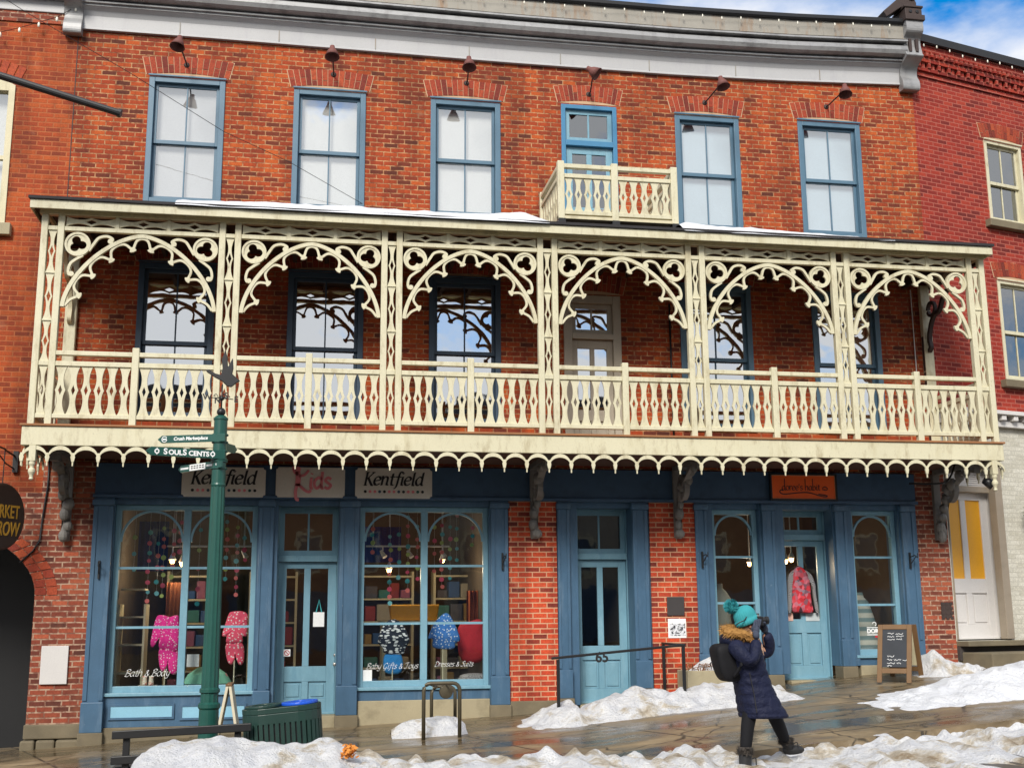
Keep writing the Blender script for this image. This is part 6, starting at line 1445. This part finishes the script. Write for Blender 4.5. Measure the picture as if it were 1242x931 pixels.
for k in range(16):
    u, z = .12+k*.30, zz+.40+.02*(k % 3); 
    w_ = RB_O+V((cos(RB_A)*u, sin(RB_A)*u, 0))+V((sin(RB_A), -cos(RB_A), 0))*.23; w_.z = rtop-.55+.40+.03*sin(k*1.3); pts.append(w_); mb = MB(); mb.lathe(w_-V((0, 0, .075)), [(.003, .01), (.011, .02), (.012, .045), (.007, .065)], 8); mb.build('bulb', M_BULB, t, smooth=True)
mb = MB(); mb.tube(pts, .004, 4); mb.build('wire', M_BLACK, t)
t = thing('light_string', 'string of small frosted bulbs sagging over the left orange brick wall', 'light string', at(10, 45, -.1)); pts = []
for px, py in ((0, 43), (23.5, 37.5), (47, 31), (69, 24.5), (92, 12)):
    w_ = at(px, py, -.12); pts.append(w_+V((0, 0, .05))); mb = MB(); mb.lathe(w_-V((0, 0, .03)), [(.004, 0), (.018, .015), (.02, .05), (.01, .08)], 8); mb.build('bulb', M_BULB, t, smooth=True)
mb = MB(); mb.tube(pts, .005, 4); mb.build('wire', M_BLACK, t)

# ================================================================== terrace across the street (what the glass mirrors)
OPP = [(-26, -14, 8.6, (.16, .05, .03)), (-14, -3.5, 9.8, (.30, .24, .18)), (-3.5, 6, 8.2, (.20, .08, .05)), (6, 17, 9.6, (.34, .30, .24)), (17, 30, 8.8, (.15, .05, .03))]
OL = ['dark red brick house across the street, farthest left', 'pale brown brick house across the street, tall one left of the middle', 'dark red brick house across the street, lowest one in the middle', 'grey brown house across the street, tall one right of the middle', 'dark red brick house across the street, farthest right']
for i, (a, b, h_, c_) in enumerate(OPP):
    t = thing('terrace_house', OL[i], 'house', ((a+b)/2, -33, -.5), 0, 'houses across the street'); mb = MB(); mb.box(a+.02, b-.02, -43, -33, -1.5, h_); mb.build('wall', paint('terrace_brick%d' % i, c_, .9, .3), t)
    mb = MB(); mb.prism([(a-.2, h_), (b+.2, h_), (b-.5, h_+1.6), (a+.5, h_+1.6)], -42, -33.3); mb.build('roof', M_ROOF, t)
    for k in range(int((b-a)/2.4)):
        for zz in (3.4, 6.2): mb = MB(); x = a+1.3+k*2.4; frame_rect(mb, x-.6, x+.6, zz, zz+1.8, .14, -33.03, -32.95); wn_ = mb.build('window', M_CREAMD, t); mb = MB(); mb.box(x-.46, x+.46, -33.01, -32.96, zz+.14, zz+1.66); mb.build('pane', M_SLATED, wn_)
    mb = MB(); mb.box(a+.6, b-.6, -33.02, -32.93, .2, 2.7); mb.build('shopfront', M_BLUESH, t)
# ================================================================== SNOW
def snow_ridge(name, label, prof, Yr, back, front, seed, lump=.05, n=None, base=None, mat=None, power=1.0, fexp=1.35, res=.035, minh=0.0):
    """bank whose crest follows the measured skyline; real cross-section front and back"""
    mat = mat or M_SNOW
    crest = sorted((at(px, py, Yr).x, at(px, py, Yr).z) for px, py in prof)
    x0, x1 = crest[0][0], crest[-1][0]; nx = n or max(12, int((x1-x0)/res)); 
    ts = [-1, -.8, -.62, -.46, -.32, -.2, -.1, 0, .08, .16, .25, .34, .44, .54, .64, .75, .87, 1.0]
    base = base or zs
    mb = MB(); G = []
    for i in range(nx+1):
        x = lerp(x0, x1, i/nx); cz_ = interp(crest, x); row = []
        for t_ in ts:
            y = Yr+(-t_*back if t_ < 0 else -t_*front)
            wob = .12*mnoise.noise((x*1.3, t_*2, seed))
            b_ = base(x, y)-.04
            h_ = max(minh, cz_-b_)
            s_ = (1-abs(t_)**1.7)**power if t_ < 0 else (1-abs(t_)**fexp)**power
            f3 = mnoise.fractal((x*2.6, y*2.6, seed), .8, 2.1, 5)*lump*1.1+mnoise.fractal((x*9, y*9, seed+5), .8, 2.0, 3)*lump*.45
            vd = mnoise.voronoi((x*4.2, y*4.2, seed*3.1))[0][0]; vd2 = mnoise.voronoi((x*11, y*11, seed*1.7))[0][0]
            crag = (max(0, .62-vd)*1.5+max(0, .5-vd2)*.6)*lump*1.5
            amp = min(1, h_*s_/.10)
            row.append(mb.bm.verts.new((x+.02*mnoise.noise((x*7, y*7, seed)), y+wob*.4, b_+h_*s_+(f3+crag-lump*.75)*amp)))
        G.append(row)
    for a, b in zip(G, G[1:]):
        for k in range(len(ts)-1): mb._f([a[k], b[k], b[k+1], a[k+1]])
    o = mb.build(name, mat, None, smooth=True, sub=1); return tag(o, label, 'snow', None, 'stuff')
KS = lambda x, y: zs(x, y) if y > KERB else zstreet(x, y)
snow_ridge('snow_bank', 'tall clean snow bank in front of the bench and the litter bin', [(164, 931), (167, 912), (185, 902), (210, 898), (232, 894), (255, 889), (285, 891), (311, 895), (350, 896), (395, 894), (406, 890), (414, 896), (421, 901), (432, 907), (446, 912), (470, 925)], -4.9, .5, 1.6, 1, lump=.055, base=KS, fexp=2.6)
snow_ridge('snow_bank', 'low rough dirty snow bank along the kerb from the middle to the right edge', [(425, 912), (450, 908), (470, 916), (484, 913), (505, 916), (518, 918), (545, 915), (576, 911), (610, 912), (650, 910), (680, 908), (735, 909), (760, 912), (800, 909), (829, 904), (843, 913), (873, 905), (890, 914), (930, 914), (960, 910), (985, 914), (1005, 917), (1022, 915), (1040, 911), (1060, 906), (1075, 904), (1100, 902), (1128, 891), (1154, 897), (1180, 895), (1204, 902), (1215, 892), (1245, 892), (1300, 890)], -5.05, .5, 1.9, 2, lump=.095, base=KS, fexp=3, minh=.17, mat=M_SNOWD)
snow_ridge('snow_pile', 'long white snow pile on the sidewalk in front of the middle door', [(622, 880), (645, 868), (665, 856), (682, 846), (694, 845), (700, 855), (706, 857), (716, 850), (730, 844), (750, 837), (770, 834), (800, 838), (830, 833), (860, 829), (885, 828), (920, 829), (948, 832), (958, 840), (968, 852)], -.95, .5, .75, 4, lump=.055, power=.8)
snow_ridge('snow_pile', 'wide smooth snow pile on the sidewalk at the right edge', [(990, 868), (1020, 861), (1060, 850), (1100, 840), (1132, 831), (1142, 828), (1160, 822), (1190, 812), (1220, 805), (1250, 800), (1330, 785)], -2.55, 1.0, 1.15, 5, lump=.05, mat=M_SNOWC)
snow_ridge('snow_pile', 'rough snow heap at the old brick pier behind the chalkboard sign', [(1100, 822), (1112, 808), (1121, 790), (1130, 789), (1140, 795), (1155, 797), (1172, 803), (1190, 808), (1215, 812)], -.5, .45, .55, 6, lump=.07)
snow_ridge('snow_pile', 'small snow heap under the bike rack', [(474, 884), (484, 877), (498, 871), (512, 868), (530, 866), (546, 866), (556, 871), (564, 877)], -1.2, .3, .35, 7, lump=.03)
snow_ridge('snow_pile', 'small snow cap on the concrete planter', [(834, 812), (846, 802), (858, 797), (868, 792), (885, 792), (900, 800), (912, 812)], -.36, .18, .2, 8, lump=.02, base=lambda x, y: pz-.06)
rf = lambda x, y: lerp(7.28, EZ1+.04, min(1, -y/1.82))
snow_ridge('roof_snow', 'thin white snow on the balcony roof left of the small balcony', [(215, 243), (300, 244), (400, 249), (480, 253), (560, 259), (600, 258), (630, 257), (645, 261), (662, 268)], -1.55, .9, .30, 9, lump=.012, base=rf, mat=M_SNOWC)
snow_ridge('roof_snow', 'thin white snow on the balcony roof right of the small balcony', [(822, 272), (830, 269), (850, 272), (900, 276), (960, 281), (1020, 286), (1075, 291)], -1.55, .9, .28, 10, lump=.012, base=rf, mat=M_SNOWC)
snow_ridge('roof_snow', 'snow lying on the floor of the small balcony', [(688, 262), (705, 256), (730, 252), (745, 255), (762, 264), (800, 263), (812, 266)], -.9, .6, .4, 11, lump=.012, base=lambda x, y: zb0+.01, mat=M_SNOWC)
# orange leaf litter lump on the bank, loose snow block
p = at(424, 912, -5.62); mb = MB(); rr = random.Random(9)
for k in range(110): c_ = p+V((rr.gauss(0, .030), rr.gauss(0, .03), rr.gauss(.01, .022))); d = V((rr.gauss(0, 1), rr.gauss(0, 1), rr.gauss(0, 1))).normalized()*.028; e = d.orthogonal().normalized()*.02; mb.quad(c_-d, c_-e, c_+d, c_+e)
tag(mb.build('leaf_clump', paint('orange_leaves', (.55, .20, .03), .8, .4), None), 'small clump of orange leaves lying on the snow bank', 'leaves')

# ================================================================== PERSON
PYY = -5.7
def q3(px, py, dy=0.0): return at(px, py, PYY+dy)
S_ = .00835
def skin(name, verts, edges, radii, mat, parent, sub=2, root=0):
    me = bpy.data.meshes.new(name); inv = base_of(parent).inverted()
    me.from_pydata([inv @ V(v) for v in verts], edges, []); o = bpy.data.objects.new(name, me); COL.objects.link(o); o.parent = parent; me.materials.append(mat)
    m = o.modifiers.new('skin', 'SKIN'); m.use_smooth_shade = True
    for i, r in enumerate(radii):
        sv = me.skin_vertices[0].data[i]; sv.radius = (r, r) if not isinstance(r, tuple) else r; sv.use_root = (i == root)
    s = o.modifiers.new('sub', 'SUBSURF'); s.levels = sub; s.render_levels = sub
    return o
M_SKIN = paint('skin', (.52, .27, .18), .5, .08); M_LEG = paint('black_leggings', (.012, .012, .014), .8, .2); M_COAT = paint('navy_coat', (.013, .016, .040), .6, .25, scale=9, bump=.3)
for k_ in M_COAT.node_tree.nodes:
    if k_.type == 'TEX_NOISE' and abs(k_.inputs['Scale'].default_value-60) < 1: k_.inputs['Scale'].default_value = 16
    if k_.type == 'BUMP': k_.inputs['Distance'].default_value = .03; k_.inputs['Strength'].default_value = .9
M_HAT = paint('turquoise_knit', (.045, .30, .33), .9, .12); M_FUR = paint('tawny_fur', (.36, .19, .06), .95, .4, scale=30); M_FURD = paint('dark_boot_fur', (.06, .05, .042), .95, .5, scale=30); M_BOOT = paint('black_boot', (.016, .016, .017), .55, .3); M_GLOVE = paint('grey_glove', (.055, .065, .095), .9, .2); M_SCARF = dots_mat('patterned_scarf', (.55, .34, .22), (.05, .03, .03), 45, .3); M_HAIR = paint('light_brown_hair', (.20, .10, .045), .7, .3); M_PACK = paint('black_backpack', (.012, .012, .014), .6, .3)
for m_ in (M_LEG, M_COAT, M_HAT, M_FUR, M_GLOVE, M_PACK): matte(m_)
PR = thing('person', 'person in a navy parka and turquoise pompom hat taking a photograph beside the kerb', 'person', q3(915, 938))
pel, spn, chs, nck = q3(917, 843), q3(911, 818), q3(903, 794), q3(902, 776)
hd0, hd1 = q3(906, 764), q3(907, 752)
vs = [pel, spn, chs, nck, hd0, hd1, q3(915, 848, -.05), q3(907, 878, -.08), q3(904, 914, -.12), q3(904, 932, -.12), q3(913, 937, -.12),
      q3(930, 850, .10), q3(944, 878, .22), q3(954, 900, .42), q3(957, 905, .42), q3(969, 907, .42),
      q3(892, 783, -.17), q3(912, 803, -.27), q3(917, 778, -.2), q3(910, 784, .17), q3(932, 789, .14), q3(928, 768, .06)]
es = [(0, 1), (1, 2), (2, 3), (3, 4), (4, 5), (0, 6), (6, 7), (7, 8), (8, 9), (9, 10), (0, 11), (11, 12), (12, 13), (13, 14), (14, 15), (2, 16), (16, 17), (17, 18), (2, 19), (19, 20), (20, 21)]
rs = [.13, .125, .13, .052, .075, .075, .07, .055, .04, .03, .015, .07, .055, .04, .03, .015, .062, .048, .036, .062, .048, .036]
body = skin('body', vs, es, rs, M_SKIN, PR)
# face details: nose, eye, mouth (in profile, looking right)
mb = MB(); mb.ball(q3(918.2, 759, -.03), (.017, .013, .016)); mb.ball(q3(910, 758.5, -.083), (.016, .008, .024)); mb.ball(q3(915.8, 764, -.035), (.014, .022, .007)); mb.build('face_features', M_SKIN, PR, smooth=True)
mb = MB(); mb.ball(q3(914.2, 757, -.066), (.007, .006, .005), 8, 6); mb.build('eye', M_INK, PR)
# leggings: own skinned legs slightly outside the body
for L_s, nm in ((([q3(915, 838, -.05), q3(907, 877, -.08), q3(904, 912, -.12)]), 'legging'), ([q3(926, 838, .08), q3(944, 878, .22), q3(953, 899, .41)], 'legging')):
    skin(nm, L_s, [(0, 1), (1, 2)], [.088, .074, .058], M_LEG, PR)
# boots with fur cuffs
for sgn, (top, ank, toe, heel) in ((0, (q3(904, 909, -.12), q3(904, 932, -.12), q3(915, 938, -.13), q3(901, 938, -.12))), (1, (q3(953, 897, .41), q3(957, 905, .43), q3(969, 908.5, .42), q3(953, 909, .44)))):
    mb = MB(); fd = (toe-heel); fd.normalize(); low = heel*.62+toe*.38; low.z = min(heel.z, toe.z)+.03
    mb.tube([top, lerp(top, ank, .35), lerp(top, ank, .7), lerp(ank, low, .5), low], [.064, .066, .062, .058, .05], 16)
    mb.tube([heel-fd*.035, heel-fd*.01, lerp(heel, toe, .25), lerp(heel, toe, .55), lerp(heel, toe, .85), toe+fd*.03, toe+fd*.055], [.022, .042, .050, .050, .046, .034, .012], 14)
    b = mb.build('boot', M_BOOT, PR, smooth=True)
    mb = MB(); rr = random.Random(2+sgn)
    for k in range(420):
        a = rr.uniform(0, 2*pi); c_ = top+V((cos(a)*.066, sin(a)*.066, rr.uniform(-.035, .035))); d = V((cos(a)*.7, sin(a)*.7, rr.uniform(-1, .3))).normalized()*.035; w_ = V((-sin(a), cos(a), 0))*.006; mb.quad(c_-w_, c_+w_, c_+d+w_*.2, c_+d-w_*.2)
    mb.lathe(top-V((0, 0, .035)), [(.064, 0), (.074, .02), (.074, .05), (.06, .065)], 16); mb.build('fur_cuff', M_FURD, b)
    mb = MB(); mb.tube(catmull([tuple(lerp(top, ank, .45)+V((.05, -.05, 0))), tuple(lerp(top, ank, .45)+V((.085, -.06, .01))), tuple(lerp(top, ank, .6)+V((.09, -.06, -.03)))], 4), .006, 5); mb.build('lace', M_BLACK, b)
# coat: lofted quilted body and sleeves
mb = MB(); seg = 32
rings_ = [((899, 772), .075, .085), ((899, 777), .12, .13), ((900, 782), .155, .20), ((902, 790), .170, .225), ((904, 800), .172, .222), ((907, 810), .168, .212), ((910, 820), .168, .205), ((913, 831), .176, .21), ((917, 843), .190, .222), ((921, 855), .208, .235), ((925, 864), .226, .245), ((926, 869), .228, .243), ((926, 867), .205, .22), ((920, 850), .15, .17)]
RR = []
se = lambda v: math.copysign(abs(v)**.75, v)
fine = []
for (a, b) in zip(rings_[:11], rings_[1:12]):
    for k in range(5): t_ = k/5; fine.append((((lerp(a[0][0], b[0][0], t_)), lerp(a[0][1], b[0][1], t_)), lerp(a[1], b[1], t_), lerp(a[2], b[2], t_), k))
for c_, hw_, hd_, k in fine+[(r[0], r[1], r[2], 0) for r in rings_[11:]]:
    c3 = q3(*c_); quilt = 1+.032*abs(sin(pi*k/5))**.6
    RR.append([mb.bm.verts.new(c3+V((hw_*quilt*se(cos(2*pi*j/seg))+.006*mnoise.noise((j*.5, c_[1]*.15, 1)), hd_*quilt*se(sin(2*pi*j/seg))+.01*mnoise.noise((j*.5, c_[1]*.15, 4)), .05*cos(2*pi*j/seg)*0))) for j in range(seg)])
for q0, q1 in zip(RR, RR[1:]):
    for k in range(seg): mb._f([q0[k], q0[(k+1) % seg], q1[(k+1) % seg], q1[k]])
coat = mb.build('coat', M_COAT, PR, smooth=True)
for A in ([q3(890, 780, -.14), q3(893, 785, -.19), q3(903, 797, -.255), q3(913, 803, -.275), q3(916, 792, -.25), q3(917.5, 775, -.2)], [q3(908, 781, .12), q3(914, 785, .17), q3(925, 791, .18), q3(933, 790, .15), q3(933, 780, .11), q3(929.5, 767, .06)]):
    skin('sleeve', A, [(i, i+1) for i in range(5)], [.09, .092, .084, .076, .068, .056], M_COAT, PR)
mb = MB(); s0 = q3(918, 800, -.2); mb.tube([q3(909, 815, -.212), q3(915, 843, -.23), q3(918, 864, -.25)], .005, 5); mb.tube([q3(925, 815, -.13), q3(934, 840, -.16)], .006, 5); mb.build('coat_seam', M_INK, PR)
# hood fur ring
mb = MB(); rr = random.Random(8); hc = q3(897, 769); ax_ = (q3(906, 762)-q3(888, 776)).normalized()
HP = [q3(880, 764, .0), q3(887, 766.5, -.12), q3(897, 768, -.155), q3(906, 771, -.14), q3(911, 778, -.09), q3(912, 783, -.02), q3(908, 776, .10), q3(896, 764, .15), q3(884, 762, .10)]
ringp = catmull([tuple(p) for p in HP], 5, closed=True)
mb.tube(ringp+[ringp[0]], .048, 8)
for p in ringp:
    for k in range(26):
        d = V((rr.gauss(0, 1), rr.gauss(0, 1), rr.gauss(0, 1))).normalized(); b_ = V(p)+d*.038; e = b_+d*rr.uniform(.025, .055)+V((0, 0, -.006)); w_ = d.orthogonal().normalized()*.006; mb.quad(b_-w_, b_+w_, e+w_*.2, e-w_*.2)
mb.build('hood_fur', M_FUR, PR)
mb = MB(); mb.ball(q3(885, 776), (.10, .15, .085), 16, 10); mb.build('hood', M_COAT, PR, smooth=True)
# hat with ribs and pompom
mb = MB(); hcn = q3(905.5, 752); up_ = (q3(898, 734)-q3(908, 757)).normalized(); a_ = up_.orthogonal().normalized(); b_ = up_.cross(a_); R = []
for rr_, hh in ((.112, -.035), (.122, -.028), (.125, -.005), (.122, .018), (.113, .024), (.114, .04), (.109, .08), (.094, .115), (.07, .14), (.04, .152), (.005, .156)):
    R.append([mb.bm.verts.new(hcn+(a_*cos(2*pi*k/112)+b_*sin(2*pi*k/112))*rr_*(1+.040*abs(sin(pi*k/4))**.7)+up_*hh) for k in range(112)])
for q0, q1 in zip(R, R[1:]):
    for k in range(112): mb._f([q0[k], q0[(k+1) % 112], q1[(k+1) % 112], q1[k]])
hat = mb.build('hat', M_HAT, PR, smooth=True)
mb = MB(); pc = q3(886.5, 735); rr = random.Random(12); mb.ball(pc, .056, 14, 10)
for k in range(700):
    d = V((rr.gauss(0, 1), rr.gauss(0, 1), rr.gauss(0, 1))).normalized(); w_ = d.orthogonal().normalized()*.006; mb.quad(pc+d*.05-w_, pc+d*.05+w_, pc+d*rr.uniform(.070, .088)+w_*.4, pc+d*.077-w_*.4)
mb.build('pompom', M_HAT, hat)
mb = MB(); mb.tube(catmull([tuple(q3(892, 758, -.118)), tuple(q3(897, 754.5, -.135)), tuple(q3(903, 751.5, -.125)), tuple(q3(906.5, 745.5, -.10))], 5), .006, 5); mb.build('hat_stripe', M_INK, hat)
mb = MB()
for k in range(40):
    rr = random.Random(50+k); x = rr.uniform(899, 909); P = [q3(x, 763, -.09+rr.uniform(-.02, .03)), q3(x+1+rr.uniform(-1, 1), 772, -.11+rr.uniform(-.02, .02)), q3(x+2.5+rr.uniform(-2, 2), 782+rr.uniform(-3, 5), -.13)]; mb.tube(P, [.011, .010, .003], 5)
mb.build('hair', M_HAIR, PR, smooth=True)
mb = MB(); sp_ = [q3(909, 770, -.10), q3(916, 774, -.06), q3(921, 783, -.09), q3(923, 794, -.13), q3(922, 803, -.15)]; mb.tube(sp_, [.045, .045, .035, .032, .02], 10); mb.build('scarf', M_SCARF, PR, smooth=True)
# gloved hands closed on the camera
def hand(wrist, palm, fdirs, thumb, nm='glove'):
    vs_ = [wrist, lerp(wrist, palm, .55), palm]; es_ = [(0, 1), (1, 2)]; rs_ = [.036, .04, .036]
    for f in fdirs:
        i = len(vs_); vs_ += [V(p) for p in f]; es_ += [(2, i)]+[(i+k, i+k+1) for k in range(len(f)-1)]; rs_ += [.0145, .013, .010][:len(f)]
    i = len(vs_); vs_ += [V(p) for p in thumb]; es_ += [(1, i)]+[(i+k, i+k+1) for k in range(len(thumb)-1)]; rs_ += [.017, .013][:len(thumb)]
    return skin(nm, vs_, es_, rs_, M_GLOVE, PR, sub=2)
cpos = q3(917.5, 751.5, -.02)
hw1, hp1 = q3(917.5, 775, -.2), q3(917, 763.5, -.14)
hand(hw1, hp1, [[q3(914.5+k*2.2, 758.5-k*.5, -.155+.012*k), q3(915.5+k*2.2, 753.5-k*.6+(1 if k == 3 else 0), -.14+.01*k), q3(917+k*2.0, 751-k*.3, -.10+.01*k)] for k in range(4)], [q3(912.5, 763, -.10), q3(913.5, 758, -.06)])
hw2, hp2 = q3(929.5, 767, .06), q3(926, 759.5, .04)
hand(hw2, hp2, [[q3(922+k*2.1, 756.5, -.005-.01*k), q3(921.5+k*2.1, 756.5, -.06), q3(921.5+k*2, 753.5, -.085)] for k in range(4)], [q3(923, 760, .075), q3(922, 755, .075)])
# camera (held)
CM = thing('camera', 'black camera with a stubby lens held up to the face of the person', 'camera', cpos)
mb = MB(); mb.box(cpos.x-.035, cpos.x+.03, cpos.y-.07, cpos.y+.07, cpos.z-.05, cpos.z+.04); mb.box(cpos.x-.03, cpos.x+.025, cpos.y-.028, cpos.y+.028, cpos.z+.04, cpos.z+.068); mb.box(cpos.x-.05, cpos.x-.035, cpos.y-.02, cpos.y+.02, cpos.z+.015, cpos.z+.045); mb.box(cpos.x-.03, cpos.x+.045, cpos.y-.075, cpos.y-.045, cpos.z-.055, cpos.z+.035); mb.build('camera_body', M_BLACK, CM, bev=.006)
mb = MB(); mb.lathe((cpos.x+.03, cpos.y, cpos.z-.004), [(.036, 0), (.038, .02), (.034, .025), (.034, .06), (.04, .065), (.04, .095), (.03, .096), (.026, .085)], 20, axis='x'); mb.build('lens', M_BLACK, CM)
mb = MB(); mb.lathe((cpos.x-.005, cpos.y-.05, cpos.z+.04), [(.014, 0), (.014, .014), (.004, .016)], 12); mb.build('dial', NICK, CM)
# backpack
BPc = q3(877, 804); BP = thing('backpack', 'black backpack worn on the back of the person in the navy parka', 'backpack', BPc)
mb = MB(); ol = [(864.5, 786), (869, 781), (879, 780), (888, 783), (893, 800), (895, 818), (893, 824), (885, 826), (876, 824), (870, 813), (866, 798)]; Q = catmull([(q3(*p).x, q3(*p).z) for p in ol], 4, closed=True); cxx, czz = sum(a for a, b in Q)/len(Q), sum(b for a, b in Q)/len(Q); RR = []
for s_, y_ in ((.5, -.135), (.86, -.13), (.96, -.115), (1, -.085), (1.0, .09), (.96, .12), (.86, .135), (.5, .14)): RR.append([mb.bm.verts.new((lerp(cxx, a, s_), PYY+y_, lerp(czz, b, s_))) for a, b in Q])
n = len(Q)
for q0, q1 in zip(RR, RR[1:]):
    for i in range(n): mb._f([q0[i], q0[(i+1) % n], q1[(i+1) % n], q1[i]])
mb._f(RR[0][::-1]); mb._f(RR[-1]); mb.build('bag', M_PACK, BP, smooth=True)
mb = MB(); mb.tube(catmull([tuple(q3(884, 784, -.10)), tuple(q3(893, 779, -.17)), tuple(q3(900, 788, -.235)), tuple(q3(899, 806, -.245)), tuple(q3(890, 820, -.16))], 5), .018, 6); mb.build('strap', M_PACK, BP, smooth=True); mb = MB(); mb.tube([q3(865, 801, -.12), q3(861.5, 804, -.12), q3(863, 810, -.12)], .006, 5); mb.build('side_loop', M_PACK, BP)
print('objects', len(SC.objects))
